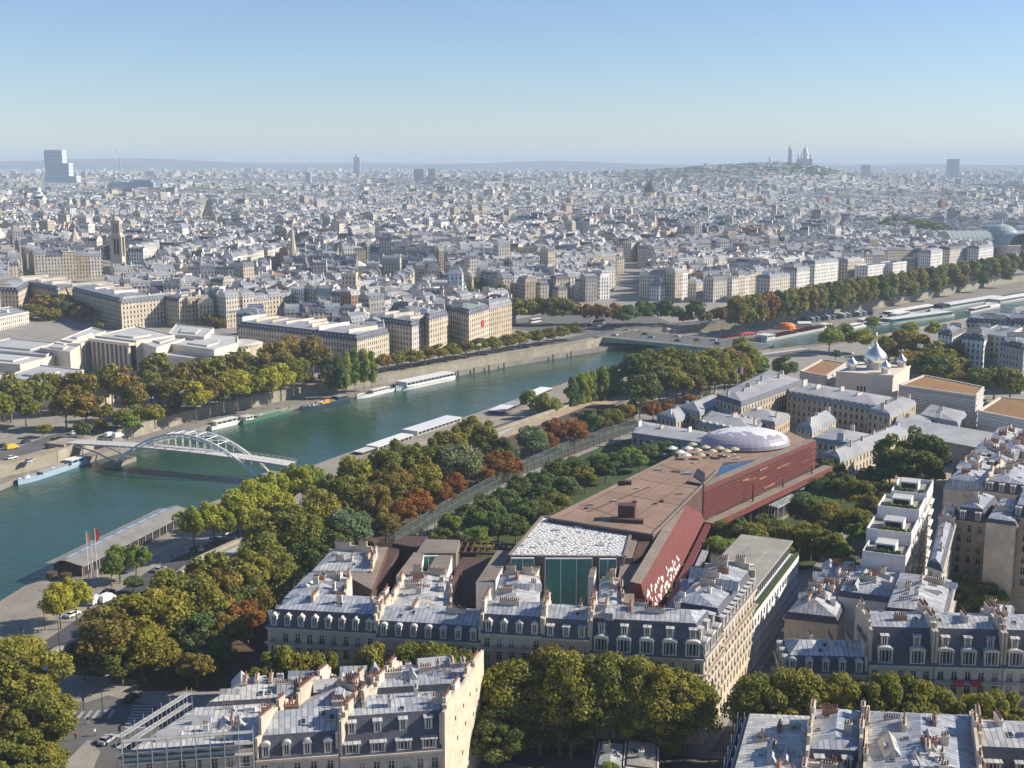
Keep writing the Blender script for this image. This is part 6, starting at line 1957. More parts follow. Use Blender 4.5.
# bottom left corner and the lower quay
z = 'corner'
for a in ((14, 632, 22, 9.0, 'olive'), (-30, 640, 22, 8, 'olive'), (38, 690, 17, 6.5, 'olive'), (6, 700, 15, 7, 'brown'), (32, 740, 10, 6, 'olive'), (0, 742, 12, 6, 'olive')): tree(*a, 'close', 0, z)
z = 'lower quay'
for a in ((58, 582, 13, 3.9, 'yellow'), (74, 574, 13.5, 3.6, 'yellow'), (118, 544, 12, 3.6, 'lime'), (134, 540, 12.5, 3.5, 'lime'), (110, 556, 9, 2.6, 'lime'), (133, 576, 5, 2.2, 'green')): tree(*a, 'near', LQ, z)
z = 'quay grove'
GROVE = [(128, 590, 19, 6.5, 'olive'), (160, 583, 19, 6.5, 'olive'), (108, 605, 18, 6, 'brown'), (140, 618, 15, 5.5, 'olive'), (192, 574, 19, 6, 'olive'), (170, 568, 18, 5.5, 'olive'),
         (188, 610, 13, 5.6, 'green'), (215, 565, 19, 6.3, 'brown'), (207, 550, 18, 5.5, 'olive'), (238, 545, 20, 6.3, 'olive'), (262, 532, 20, 6.5, 'olive'), (225, 580, 15, 5, 'dark'), (120, 640, 11, 4.6, 'olive'), (82, 640, 10, 4.2, 'dark'), (165, 640, 9, 4.0, 'olive'),
         (243, 565, 16, 5.5, 'dark'), (275, 553, 16, 5.5, 'olive'), (296, 505, 21, 6.5, 'olive'), (270, 510, 20, 6, 'olive'), (322, 488, 21, 6.5, 'olive'), (305, 535, 16, 5.5, 'dark'), (330, 520, 15, 5.4, 'dark'),
         (346, 506, 17, 6.8, 'blue'), (330, 470, 21, 6.5, 'olive'), (355, 474, 20, 6.5, 'olive'), (352, 452, 22, 6.5, 'olive'), (380, 445, 22, 6.5, 'olive'), (404, 436, 22, 6.5, 'olive'), (425, 436, 21, 6, 'olive'), (392, 462, 20, 6, 'brown'), (420, 455, 20, 6, 'olive'), (372, 482, 18, 5.5, 'brown'),
         (456, 443, 19, 7.2, 'blue'), (474, 411, 22, 6.8, 'olive'), (448, 422, 20, 6, 'olive'), (495, 432, 17, 5.4, 'dark'), (505, 442, 13, 4.5, 'blue'),
         (400, 497, 12, 4.5, 'rust'), (420, 488, 12, 4.6, 'rust'), (440, 480, 11, 4.0, 'rust'), (385, 510, 11, 4.2, 'brown'), (496, 448, 14, 5.2, 'rust'), (480, 462, 11, 4, 'rust'), (513, 456, 10, 3.5, 'rust'), (456, 472, 11, 3.8, 'rust'),
         (533, 424, 16, 5.6, 'blue'), (556, 418, 14, 5.2, 'rust'), (574, 417, 14, 5.2, 'rust'), (545, 428, 12, 4.6, 'rust'), (590, 408, 14, 5.0, 'green'), (612, 408, 10, 4.2, 'olive'), (626, 402, 10, 4.2, 'brown'), (604, 416, 9, 3.6, 'brown'), (228, 610, 12, 4.6, 'brown'), (246, 598, 12, 4.4, 'rust'), (214, 634, 10, 4, 'dark'), (196, 650, 9, 3.6, 'brown'), (256, 586, 12, 4.2, 'brown')]
for a in GROVE: tree(*a, 'near', 0, z)
z = 'yellow trees'
for a in ((192, 503, 15, 4.6, 'yellow'), (212, 497, 16, 4.6, 'yellow'), (236, 488, 17, 5, 'yellow'), (255, 478, 18, 5.2, 'yellow'), (272, 468, 18, 5, 'yellow'), (292, 460, 19, 5, 'yellow'), (310, 462, 17, 4.6, 'lime'), (222, 506, 13, 4, 'yellow'), (248, 500, 14, 4, 'yellow'), (280, 486, 15, 4.5, 'yellow')): tree(*a, 'near', -1, z)
z = 'near quay poplars'
for a in ((530, 390, 12, 3.6, 'lime'), (545, 392, 13, 3.6, 'yellow'), (555, 398, 10, 3.4, 'lime'), (538, 400, 9, 3.2, 'yellow')): tree(*a, 'mid', LQ, z)
for a in ((572, 376, 19, 3.8, 'green'), (582, 372, 20, 3.6, 'lime'), (592, 368, 21, 3.6, 'lime'), (603, 365, 22, 3.6, 'lime'), (613, 362, 22, 3.4, 'lime'), (620, 370, 17, 3.4, 'lime'), (577, 374, 18, 3.6, 'lime'), (587, 371, 20, 3.4, 'yellow'), (598, 368, 20, 3.6, 'lime'), (608, 367, 20, 3.4, 'lime')): tree(*a, 'poplar', LQ, z)
z = 'bridge grove'
for a in ((636, 354, 22, 7.5, 'dark'), (652, 350, 24, 7.5, 'olive'), (668, 349, 24, 7, 'olive'), (684, 350, 23, 7, 'olive'), (700, 350, 23, 7, 'olive'), (716, 348, 23, 6.6, 'olive'), (732, 346, 23, 6.5, 'brown'), (746, 343, 23, 6.5, 'olive'), (756, 350, 17, 5.5, 'lime'),
          (642, 372, 20, 7, 'dark'), (660, 366, 20, 6.5, 'dark'), (678, 366, 20, 6, 'olive'), (694, 365, 20, 6, 'brown'), (710, 362, 20, 6, 'olive'), (726, 360, 20, 6, 'olive'), (742, 358, 19, 6, 'olive'), (756, 364, 12, 5, 'green'),
          (653, 400, 11, 4.4, 'rust'), (670, 400, 10, 4.2, 'rust'), (690, 395, 8, 4, 'rust'), (706, 392, 8, 4, 'brown'), (640, 396, 10, 4, 'dark'), (742, 336, 16, 4, 'lime')): tree(*a, 'mid', 0, z)
z = 'museum garden'
rg = random.Random(4)
for a in ((470, 500, 12, 4.4, 'green'), (452, 512, 9, 3.6, 'lime'), (488, 492, 13, 4.6, 'green'), (506, 484, 13, 4.6, 'green'), (498, 508, 12, 4.4, 'green'), (520, 474, 13, 4.6, 'dark'), (526, 496, 12, 4.4, 'green'), (538, 466, 13, 4.5, 'green'), (545, 482, 12, 4.4, 'dark'), (556, 458, 13, 4.5, 'dark'), (564, 474, 12, 4.4, 'green'), (575, 456, 12, 4.4, 'dark'), (586, 464, 11, 4, 'olive'), (596, 452, 11, 4, 'green'), (606, 458, 10, 4, 'dark'), (618, 448, 10, 4, 'green'), (632, 444, 10, 3.8, 'lime'), (648, 440, 10, 4, 'green'), (664, 440, 9, 3.6, 'green'), (676, 444, 8, 3.2, 'lime'), (640, 452, 8, 3.4, 'lime'), (516, 514, 10, 4.2, 'dark'), (540, 500, 10, 4.2, 'dark'), (478, 526, 8, 3.6, 'lime'), (462, 530, 7, 3.4, 'green'), (482, 540, 5, 3.2, 'yellow'), (440, 526, 8, 3.2, 'green'), (556, 492, 10, 4, 'olive')): tree(*a, 'near', 0, z)
z = 'south garden'
for a in ((722, 536, 12, 4.6, 'lime'), (736, 516, 13, 5, 'dark'), (752, 518, 12, 4.8, 'olive'), (710, 540, 9, 3.8, 'lime'), (732, 548, 9, 3.8, 'yellow'), (768, 512, 12, 4.8, 'dark'), (764, 534, 10, 4, 'olive'), (784, 524, 10, 4, 'olive'), (808, 492, 14, 5.4, 'green'), (826, 500, 13, 5, 'olive'), (842, 470, 13, 5, 'dark'), (858, 478, 12, 4.6, 'olive'), (852, 506, 14, 5.6, 'olive'), (868, 514, 13, 5, 'lime'), (812, 522, 12, 4.6, 'olive'), (828, 528, 12, 4.6, 'olive'), (800, 528, 9, 4, 'brown'), (840, 540, 9, 3.8, 'lime'), (846, 554, 8, 3.4, 'lime'), (872, 490, 12, 4.6, 'brown'), (884, 478, 12, 4.6, 'dark'), (890, 494, 11, 4.4, 'olive'), (834, 458, 11, 4.2, 'dark'), (870, 464, 10, 4.2, 'green'), (820, 476, 11, 4.4, 'green'), (700, 556, 6, 3, 'lime'), (786, 546, 7, 3.2, 'green')): tree(*a, 'near', 0, z)
for a in ((892, 436, 20, 7.5, 'dark'), (915, 430, 20, 7.5, 'dark'), (932, 436, 19, 6.8, 'dark'), (905, 448, 17, 6.4, 'dark'), (926, 452, 16, 6, 'dark'), (888, 452, 15, 5.5, 'dark'), (918, 466, 9, 4.4, 'lime'), (936, 466, 8, 4, 'olive'), (976, 450, 8, 3, 'yellow')): tree(a[0], a[1], a[2], a[3] * .78, a[4], 'mid', 0, 'palace clump')
z = 'park'
for a in ((830, 326, 18, 6, 'lime'), (846, 322, 19, 6.5, 'lime'), (862, 328, 16, 6, 'yellow'), (884, 334, 14, 5.5, 'yellow'), (902, 330, 18, 6.5, 'brown'), (890, 340, 16, 6, 'brown'), (920, 334, 20, 7, 'brown'), (936, 342, 20, 7.5, 'olive'), (950, 342, 19, 7, 'brown'), (914, 350, 19, 7, 'brown'), (928, 352, 20, 7.5, 'dark'), (946, 354, 19, 7.5, 'olive'), (962, 358, 16, 6, 'olive'), (986, 346, 15, 6, 'brown'), (998, 350, 14, 5.5, 'olive'), (970, 350, 14, 5, 'dark'), (978, 368, 17, 7, 'dark'), (996, 366, 17, 7, 'dark'), (1012, 368, 18, 7, 'olive'), (962, 372, 15, 6, 'brown'), (1018, 356, 14, 5, 'dark'), (934, 320, 14, 5, 'yellow'), (786, 356, 15, 6.5, 'green'), (910, 322, 13, 5, 'yellow'), (1022, 342, 12, 5, 'green'), (872, 316, 11, 4.5, 'lime'), (836, 350, 7, 2.6, 'green')): tree(*a, 'mid', 0, z)
# avenue rows between the near blocks
z = 'avenue'
AV = [(278, 642, 21.4, 5.0, 'olive'), (300, 646, 20.5, 4.5, 'olive'), (324, 646, 20.5, 4.3, 'olive'), (370, 637, 22.4, 5.4, 'olive'), (412, 636, 22.6, 5.4, 'olive'), (436, 634, 23.1, 5.6, 'olive'), (462, 642, 21.4, 5.0, 'olive'), (500, 652, 20.9, 7.0, 'olive'),
      (525, 645, 22.3, 7.0, 'olive'), (548, 642, 23.0, 6.9, 'brown'), (572, 640, 24.6, 6.9, 'olive'), (596, 642, 24.2, 6.9, 'olive'), (620, 646, 23.3, 6.9, 'olive'), (645, 650, 22.5, 6.7, 'olive'), (668, 655, 21.5, 6.7, 'olive'), (686, 668, 18.7, 6.0, 'olive'),
      (510, 690, 15, 6, 'dark'), (540, 680, 16, 6, 'brown'), (575, 676, 16, 6, 'olive'), (610, 676, 16, 6, 'olive'), (640, 676, 16.5, 6, 'yellow'), (664, 690, 14, 5, 'olive'), (660, 715, 10, 4.4, 'brown'), (560, 700, 12, 5, 'dark'), (496, 712, 12, 5, 'dark'),
      (762, 668, 21.7, 5.4, 'olive'), (790, 664, 22.5, 5.4, 'olive'), (806, 660, 23.3, 5.4, 'olive'), (826, 666, 22.1, 5.2, 'olive'), (846, 668, 21.7, 5.2, 'olive'), (880, 667, 21.9, 5.2, 'olive'), (900, 667, 21.9, 5.2, 'olive'), (918, 674, 20.5, 5.0, 'olive'), (940, 682, 18.9, 4.5, 'olive'), (990, 681, 19.1, 4.3, 'olive'), (1006, 686, 18.1, 4.3, 'olive'), (978, 684, 18.5, 4.3, 'yellow'), (282, 760, 10, 3.6, 'lime'), (265, 762, 9, 3.2, 'lime'), (312, 762, 9, 3.2, 'lime'), (540, 766, 9, 3.4, 'lime'), (612, 758, 7, 2.5, 'lime'), (966, 575, 11, 5, 'dark'), (985, 580, 10, 5, 'dark')]
for a in AV: tree(*a, 'close', 0, z)
# far bank, before the colonnaded museum
z = 'far quay grove'
FQ = [(8, 375, 22, 7, 'olive'), (38, 375, 20, 6.5, 'olive'), (56, 372, 20, 6, 'brown'), (76, 370, 21, 6.5, 'brown'), (64, 392, 17, 6, 'brown'), (84, 392, 17, 6, 'brown'), (110, 362, 22, 6.2, 'olive'), (124, 368, 21, 6, 'brown'), (134, 380, 19, 6, 'brown'), (156, 353, 24, 6.8, 'olive'), (150, 372, 20, 5.5, 'olive'), (168, 378, 18, 5.4, 'brown'), (184, 360, 22, 6.3, 'brown'), (198, 358, 22, 6.3, 'brown'), (214, 356, 22, 6.3, 'olive'), (232, 352, 22, 6.3, 'brown'), (242, 350, 20, 6, 'olive'), (262, 352, 20, 6, 'brown'),
      (194, 380, 18, 5.5, 'yellow'), (208, 374, 19, 5.5, 'brown'), (222, 372, 19, 5.5, 'olive'), (236, 370, 19, 5.5, 'yellow'), (250, 368, 19, 5.5, 'olive'), (266, 366, 19, 5.5, 'yellow'), (280, 362, 19, 5.5, 'yellow'), (292, 360, 18, 5.5, 'olive'), (302, 358, 17, 5, 'olive'), (272, 340, 22, 7, 'brown'), (292, 334, 23, 7, 'brown'), (312, 334, 23, 7, 'brown'), (284, 350, 20, 6, 'brown'), (320, 346, 19, 6, 'brown'),
      (122, 408, 11, 4, 'olive'), (138, 404, 11, 4.2, 'olive'), (154, 404, 11, 4.2, 'olive'), (130, 414, 9, 3.4, 'lime'), (42, 424, 6, 2.8, 'olive'), (24, 394, 15, 5, 'olive'), (100, 398, 14, 5, 'brown'), (-8, 392, 18, 6, 'olive')]
for a in FQ: tree(*a, 'mid', 0, z)
for a in ((330, 360, 18, 3.6, 'green'), (338, 354, 21, 3.6, 'green'), (346, 350, 22, 3.6, 'lime'), (354, 347, 23, 3.6, 'lime'), (363, 346, 23, 3.6, 'lime'), (371, 350, 20, 3.5, 'lime'), (342, 364, 16, 3.4, 'green')): tree(*a, 'poplar', -2, 'far quay poplars')
for p in off(resample(FW[5:10], 11), -5.5):
    plant(p[0] + tr_rand.uniform(-1, 1), p[1] + tr_rand.uniform(-1, 1), tr_rand.uniform(6, 9), tr_rand.uniform(3.6, 4.8), tr_rand.choice(('olive', 'dark', 'brown', 'olive')), 'bush', 0, 'far quay grove')
z = 'far quay row'
for k in range(15):
    x = 384 + k * 13.6; y = 353 - k * 2.15
    tree(x, y, 11.5, 5.0, 'olive' if k % 3 else 'brown', 'mid', 0, z)
z = 'bridge end row'
for k, (x, y, h, r_, kd) in enumerate(((516, 299, 20, 7, 'olive'), (528, 297, 21, 7, 'olive'), (540, 296, 21, 7, 'dark'), (552, 298, 20, 7, 'olive'), (564, 298, 20, 7, 'olive'), (576, 300, 18, 6.5, 'brown'), (590, 302, 17, 6.5, 'rust'), (602, 304, 16, 6.5, 'rust'), (612, 302, 16, 6, 'rust'), (624, 305, 17, 7, 'green'), (634, 303, 17, 6.5, 'green'), (644, 301, 18, 6.5, 'dark'), (654, 300, 18, 6.5, 'green'), (666, 300, 18, 6.5, 'dark'), (676, 305, 14, 5, 'green'), (696, 298, 21, 5.6, 'dark'), (686, 312, 10, 5, 'brown'), (706, 310, 12, 5, 'brown'), (718, 308, 13, 5, 'rust'), (730, 304, 14, 5.5, 'brown'))): tree(x, y, h, r_, kd, 'far', 0, z)
z = 'upriver row'
for k in range(30):
    x = 738 + k * 10.2; y = 299 - k * 1.62
    tree(x, y, 24, 7.0, ('brown', 'olive', 'brown', 'rust', 'dark', 'olive')[k % 6] if k < 7 else ('olive', 'olive', 'brown', 'olive', 'dark')[k % 5], 'row', 0, z)
for k in range(12):
    tree(744 + k * 24, 309 - k * 3.7, 15, 6, ('olive', 'brown', 'dark', 'olive')[k % 4], 'row', 0, z)
# town gardens on the far side
def etree(px, py, h, rad, kind, proto, zone, g0):
    x, y = G(px, py, g0 + h); plant(x, y, h, rad * 1.35, kind, proto, g0, zone)
for a in ((42, 294, 20, 7, 'rust'), (56, 291, 22, 8, 'brown'), (70, 298, 19, 7, 'green'), (82, 304, 17, 6, 'rust'), (34, 304, 16, 7, 'brown'), (50, 306, 15, 6, 'brown'), (98, 318, 11, 5, 'olive'), (132, 314, 12, 5, 'olive'), (208, 313, 12, 5, 'olive'), (216, 315, 11, 5, 'brown'), (322, 293, 20, 7, 'brown'), (336, 292, 20, 7, 'olive'), (272, 284, 15, 6, 'olive')): etree(*a, 'far', 'town gardens', 0)
for a in ((886, 219, 22, 12, 'dark'), (900, 217, 22, 12, 'green'), (914, 220, 22, 12, 'olive'), (928, 221, 22, 12, 'olive'), (870, 226, 18, 11, 'dark'), (858, 230, 16, 10, 'brown'), (940, 226, 17, 10, 'olive')): etree(*a, 'far', 'distant park', 12)

ZL = {'corner': 'by the bottom corner junction', 'lower quay': 'on the lower quay road', 'quay grove': 'in the quay side grove', 'yellow trees': 'facing the footbridge end',
      'near quay poplars': 'by the sand path', 'bridge grove': 'in the bridge grove', 'museum garden': 'in the fenced garden', 'south garden': 'in the south garden', 'palace clump': 'beside the long grey hall',
      'park': 'in the cathedral park', 'avenue': 'along the near avenue', 'far quay grove': 'before the colonnades', 'far quay poplars': 'on the far quay', 'far quay row': 'in the even embankment row',
      'bridge end row': 'past the bridge', 'upriver row': 'in the long quay row', 'town gardens': 'among the town rows', 'distant park': 'in the distant park'}
KL = {'olive': 'olive yellow', 'green': 'deep green', 'blue': 'grey green', 'yellow': 'yellow green', 'lime': 'light green', 'rust': 'rust red', 'brown': 'brown tinged', 'dark': 'dark green'}
_n = ['', 'second', 'third', 'fourth', 'fifth', 'sixth', 'seventh', 'eighth', 'ninth', 'tenth', 'eleventh', 'twelfth', 'thirteenth', 'fourteenth', 'fifteenth', 'sixteenth', 'seventeenth', 'eighteenth', 'nineteenth']
for _t in ('twentieth', 'thirtieth', 'fortieth', 'fiftieth'):
    _n.append(_t); _n += [_t[:-4] + 'y-' + q for q in ['first'] + _n[1:9]]
ORD = ['nearest'] + [q + ' nearest' for q in _n[1:]]
NTH = ['first'] + _n[1:]
ZREF = {'quay grove': ((-52, 250), 'slate avenue row'), 'avenue': ((-64, 200), 'scaffolded roof'), 'far quay grove': ((-186, 511), 'footbridge'), 'upriver row': ((75, 850), 'road bridge'), 'bridge end row': ((56, 835), 'bridge deck'), 'museum garden': (G(510, 557, 0), 'scale patterned roof'), 'south garden': (G(770, 545, 0), 'white office block'), 'bridge grove': ((160, 780), 'bridge deck')}
# the farthest trees beyond three hundred become one mass
TREES.sort(key=lambda q: math.hypot(q[0].location.x, q[0].location.y))
keep_n = 318
rest, TREES = TREES[keep_n:], TREES[:keep_n]
KK = list(LEAF)
Vs, Ms = [], []
for t, kind, proto, zone, h in rest:
    mw_ = np.array(Matrix.LocRotScale(t.location, t.rotation_euler, t.scale))
    for ch in list(t.children):
        if ch.name.startswith('crown'):
            co = np.empty(len(ch.data.vertices) * 3); ch.data.vertices.foreach_get('co', co)
            Vs.append(co.reshape(-1, 3) @ mw_[:3, :3].T + mw_[:3, 3]); Ms.append(np.full(len(co) // 12, KK.index(kind)))
        bpy.data.objects.remove(ch)
    bpy.data.objects.remove(t)
if Vs:
    Vs = np.concatenate(Vs); Ms = np.concatenate(Ms); n = len(Ms)
    me = bpy.data.meshes.new('tree_belt')
    me.vertices.add(4 * n); me.vertices.foreach_set('co', Vs.astype(np.float32).ravel())
    me.loops.add(4 * n); me.loops.foreach_set('vertex_index', np.arange(4 * n, dtype=np.int32))
    me.polygons.add(n); me.polygons.foreach_set('loop_start', np.arange(0, 4 * n, 4, dtype=np.int32))
    for k in KK: me.materials.append(LEAF[k])
    me.polygons.foreach_set('material_index', Ms.astype(np.int32))
    me.update(calc_edges=True)
    o = bpy.data.objects.new('tree_belt', me); COL.objects.link(o); o['kind'] = 'stuff'
seen = {}
for t, kind, proto, zone, h in TREES:
    seen.setdefault((zone, kind), []).append(t)
for (zone, kind), ts in seen.items():
    ref, rn = ZREF.get(zone, ((0, 0), 'viewer'))
    ts.sort(key=lambda o: math.hypot(o.location.x - ref[0], o.location.y - ref[1]))
    for i, t in enumerate(ts):
        nmw = t.name.split('.')[0].replace('_', ' ')
        zl = ZL[zone]
        if len(ts) == 1: lab = f'only {KL[kind]} {nmw} {zl}'
        else:
            lab = f'{ORD[i]} {KL[kind]} {nmw} to the {rn}, {zl}' if rn != 'viewer' else f'{ORD[i]} {KL[kind]} {nmw} {zl}'
        w_ = lab.split()
        if len(w_) > 16: print('LONG', lab)
        tag(t, lab, 'shrub' if 'shrub' in nmw else 'tree', f'{KL[kind]} trees {zl}')
# ------------------------------------------------------------------ the town beyond the river
cr_ = random.Random(2024)
FOOT = []
for o in list(bpy.data.objects):
    if o.parent is None and o.name.split('.')[0] in ('apartment_building', 'palace_wing', 'museum') and o.type == 'MESH':
        n = len(o.data.vertices)
        vs = [o.data.vertices[i].co for i in range(4)]
        FOOT.append([(v.x + o.location.x, v.y + o.location.y) for v in vs])
def grow(P, d):
    c = (sum(p[0] for p in P) / len(P), sum(p[1] for p in P) / len(P))
    out = []
    for p in P:
        ux, uy, l = unit(c, p); out.append((p[0] + ux * d, p[1] + uy * d))
    return out
FOOTG = [grow(P, 9) for P in FOOT]
EXCL = [pxpoly(l) for l in (
    [(-200, 420), (60, 420), (345, 372), (345, 345), (262, 330), (236, 330), (200, 330), (120, 326), (60, 330), (-200, 330)],
    [(16, 338), (118, 332), (112, 292), (16, 296)],
    [(505, 345), (800, 345), (790, 305), (640, 300), (520, 304)],
)]
NORTH = FW + [(8000, 9000), (8000, 40000), (-20000, 40000), (-9000, 2000)]
AVEN = [([(60, 900), (105, 1120), (135, 1330)], 13), ([(60, 900), (330, 1190), (700, 1600)], 14), ([(20, 900), (-140, 1200), (-420, 1700)], 9), ([(-420, 1700), (700, 1750)], 7), ([(-420, 1700), (-700, 2900)], 6), ([(-420, 1700), (900, 3600)], 6), ([(135, 1330), (60, 1800)], 9)]
SP = []           # special footprints (x, y, radius)
LMK = {}
def special(px, py, z, rad):
    x, y = G(px, py, z); SP.append((x, y, rad)); return x, y

tx, ty = special(118, 256, 35, 15)
LMK['stone bell tower'] = (tx, ty)
gz = elev(tx, ty)
t = thing('bell_tower', 'tall square buff stone church bell tower above the old roofs', 'church tower', (tx, ty, gz - 2))
mb = MB(); mb.box(-6, 6, -6, 6, 0, 26); sh = mb.build('shaft', M['stone'], t)
t.scale = (.85, .85, .98)
mb = MB()
for sx in (-1, 1):
    for sy in (-1, 1): mb.box(sx * 5 - 1.2, sx * 5 + 1.2, sy * 5 - 1.2, sy * 5 + 1.2, 26.01, 44)
mb.box(-3.4, 3.4, -3.4, 3.4, 26, 44, 0); mb.box(-5.6, 5.6, -5.6, 5.6, 44, 46); mb.box(-4.6, 4.6, -4.6, 4.6, 46, 58); mb.box(-5, 5, -5, 5, 58, 59)
mb.lathe([(4.6, 59), (3.2, 61.5), (0, 63)], 8); mb.build('belfry', M['stone'], t)
mb = MB()
for k in (-1, 1):
    mb.box(k * 1.6 - .9, k * 1.6 + .9, -3.6, -3.4, 28, 42); mb.box(3.4, 3.6, k * 1.6 - .9, k * 1.6 + .9, 28, 42)
mb.box(-2, -1, -4.75, -4.6, 48, 56); mb.box(1, 2, -4.75, -4.6, 48, 56); mb.box(4.6, 4.75, -2, -1, 48, 56); mb.box(4.6, 4.75, 1, 2, 48, 56)
mb.build('openings', M['black'], sh)
tx2, ty2 = special(76, 256, 24, 15)
t = thing('church_tower', 'broad stone church crossing tower with a steep pointed roof left of the bell tower', 'church tower', (tx2, ty2, elev(tx2, ty2) - 2))
mb = MB(); mb.box(-9, 9, -9, 9, 0, 20); mb.box(-7, 7, -7, 7, 20, 28); mb.build('tower', M['stone'], t)
mb = MB(); mb.lathe([(8.5, 28), (0.3, 43)], 8); mb.build('pointed_roof', M['stone'], t)
mb = MB(); mb.box(-16, 16, -6, 6, 0, 14); mb.build('nave', M['stone'], t); t.scale = (.8, .8, .85)
tx3, ty3 = special(293, 256, 32, 14)
LMK['slender church spire'] = (tx3, ty3)
t = thing('church_spire', 'slender grey stone church spire standing over pale roofs', 'church tower', (tx3, ty3, elev(tx3, ty3) - 2))
mb = MB(); mb.box(-4.6, 4.6, -4.6, 4.6, 0, 27)
for sx in (-1, 1):
    for sy in (-1, 1): mb.tube((sx * 4.2, sy * 4.2, 26), (sx * 4.2, sy * 4.2, 35), 1.1, .1, 6)
mb.build('tower', M['stone'], t)
mb = MB(); mb.lathe([(4.2, 27), (0.2, 58)], 8); mb.build('spire', M['stone'], t); t.scale = (.9, .9, 1.0)
mb = MB(); mb.box(-7, 7, 4.6, 40, 0, 15); mb.build('nave', M['stone'], t)
mb = MB(); mb.add([(-7.3, 4.6, 15), (7.3, 4.6, 15), (0, 4.6, 22), (-7.3, 40, 15), (7.3, 40, 15), (0, 40, 22)], [(0, 1, 2), (0, 2, 5, 3), (2, 1, 4, 5), (4, 3, 5)]); mb.build('nave_roof', M['slate'], t)
# domed church in the middle distance
dx, dy = special(650, 206, 22, 40)
LMK['dark domed church'] = (dx, dy)
t = thing('domed_church', 'dark grey domed church rising from the distant roofs below the hill', 'church', (dx, dy, elev(dx, dy) - 3))
mb = MB(); mb.box(-18, 18, -30, 30, 0, 26); mb.lathe([(14, 26), (14, 36)], 8); mb.build('body', M['stone'], t)
mb = MB(); mb.lathe([(14.5, 36), (14, 42), (11, 50), (6.5, 56), (3, 59)], 16); mb.lathe([(2.5, 59), (2.5, 64), (.2, 70)], 8)
for sx in (-1, 1):
    mb.lathe([(4, 26), (4, 32), (2, 36), (0, 39)], 8, 0, (sx * 15, -26, 0))
mb.build('dome', M['slate'], t)
# glass hall with barrel vault and central dome
gx, gy = G(1000, 246, 12)
GA = R(38)
t = thing('glass_hall', 'great exhibition hall with a long curved glass vault and a central glass dome', 'exhibition hall', (gx, gy, 2), R(10))
LMK['great glass hall'] = (gx, gy)
SP.append((gx, gy, 62)); SP.append((gx - 60, gy - 8, 46)); SP.append((gx + 50, gy + 8, 46)); SP.append((gx, gy - 50, 40))
def vault(a0, a1, y0, y1, r_, zb, name):
    mb = MB(); n = 12
    for k in range(n):
        t0, t1 = math.pi * k / n, math.pi * (k + 1) / n
        mb.quad((a0, (y0 + y1) / 2 - r_ * math.cos(t0), zb + r_ * .75 * math.sin(t0)), (a1, (y0 + y1) / 2 - r_ * math.cos(t0), zb + r_ * .75 * math.sin(t0)), (a1, (y0 + y1) / 2 - r_ * math.cos(t1), zb + r_ * .75 * math.sin(t1)), (a0, (y0 + y1) / 2 - r_ * math.cos(t1), zb + r_ * .75 * math.sin(t1)))
    mb.add([(a0, (y0 + y1) / 2 - r_ * math.cos(math.pi * k / n), zb + r_ * .75 * math.sin(math.pi * k / n)) for k in range(n + 1)], [tuple(range(n + 1))])
    return mb.build(name, M['vault'], t)
vault(-110, 60, -26, 26, 26, 18, 'glass_vault'); 
mb = MB()
n = 12
for k in range(n):
    t0, t1 = math.pi * k / n, math.pi * (k + 1) / n
    mb.quad((-22 + 22 - 24 * math.cos(t0), -70, 18 + 18 * math.sin(t0)), (-24 * math.cos(t1), -70, 18 + 18 * math.sin(t1)), (-24 * math.cos(t1), -20, 18 + 18 * math.sin(t1)), (-24 * math.cos(t0), -20, 18 + 18 * math.sin(t0)))
mb.build('glass_transept', M['vault'], t)
mb = MB(); mb.lathe([(30, 30), (26, 38), (18, 44), (8, 47), (2, 48)], 20); mb.lathe([(2, 48), (2, 54), (.2, 58)], 8); mb.build('glass_dome', M['vault'], t)
mb = MB(); mb.box(-120, 70, -36, 36, 0, 18); mb.box(-34, 34, -80, -20, .01, 17.8); mb.build('stone_walls', M['stone_w'], t)
t.scale = (.72, .72, .8)
# white pointed marquee roof
mx, my = special(368, 275, 10, 22)
t = thing('marquee', 'bright white pointed tent roofs among the grey zinc roofs', 'tent', (mx, my, elev(mx, my)))
mb = MB()
for k in range(3):
    mb.add([(-16 + k * 14, -7, 12), (-2 + k * 14, -7, 12), (-2 + k * 14, 7, 12), (-16 + k * 14, 7, 12), (-9 + k * 14, 0, 17)], [(0, 1, 4), (1, 2, 4), (2, 3, 4), (3, 0, 4)])
mb.build('tent_roof', M['white'], t)
mb = MB(); mb.box(-16, 26, -7, 7, 0, 12); mb.build('hall', M['stone_w'], t)
# towers far off
def tower(name, label, px, d, wd, tops, m_, cat='tower block'):
    """stacked boxes: tops = [(y of the top in view, half width m, x offset m), ...] at distance d"""
    u = (px - 512) / FPX * (d * math.cos(PITCH))
    x = (px - 512) / (FPX / math.cos(PITCH)) * d
    g = elev(x, d) - 3
    t = thing(name, label, cat, (x, d, g))
    SP.append((x, d, 60))
    z0 = 0
    for (yt, hw, xo, mm) in tops:
        # height above the street of a point seen at row yt at distance d
        v = (384 - yt) / FPX
        zt = CAMH + d * (-math.sin(PITCH) + v * math.cos(PITCH)) / (math.cos(PITCH) + v * math.sin(PITCH)) - g
        mb = MB(); mb.box(xo - hw, xo + hw, -wd, wd, z0, zt); b_ = mb.build('storeys', M[mm], t)
        mb = MB(); k = max(3, int((zt - z0) / 9))
        for j in range(1, k):
            zz = z0 + (zt - z0) * j / k; mb.box(xo - hw - .4, xo + hw + .4, -wd - .4, wd + .4, zz, zz + 2.2)
        mb.build('floor_bands', M['steel'], b_)
        z0 = zt
    return t
M['bglass'] = pm('blue_tower_glass', (0.30, 0.36, 0.44), 0.3, 0.1, .02)
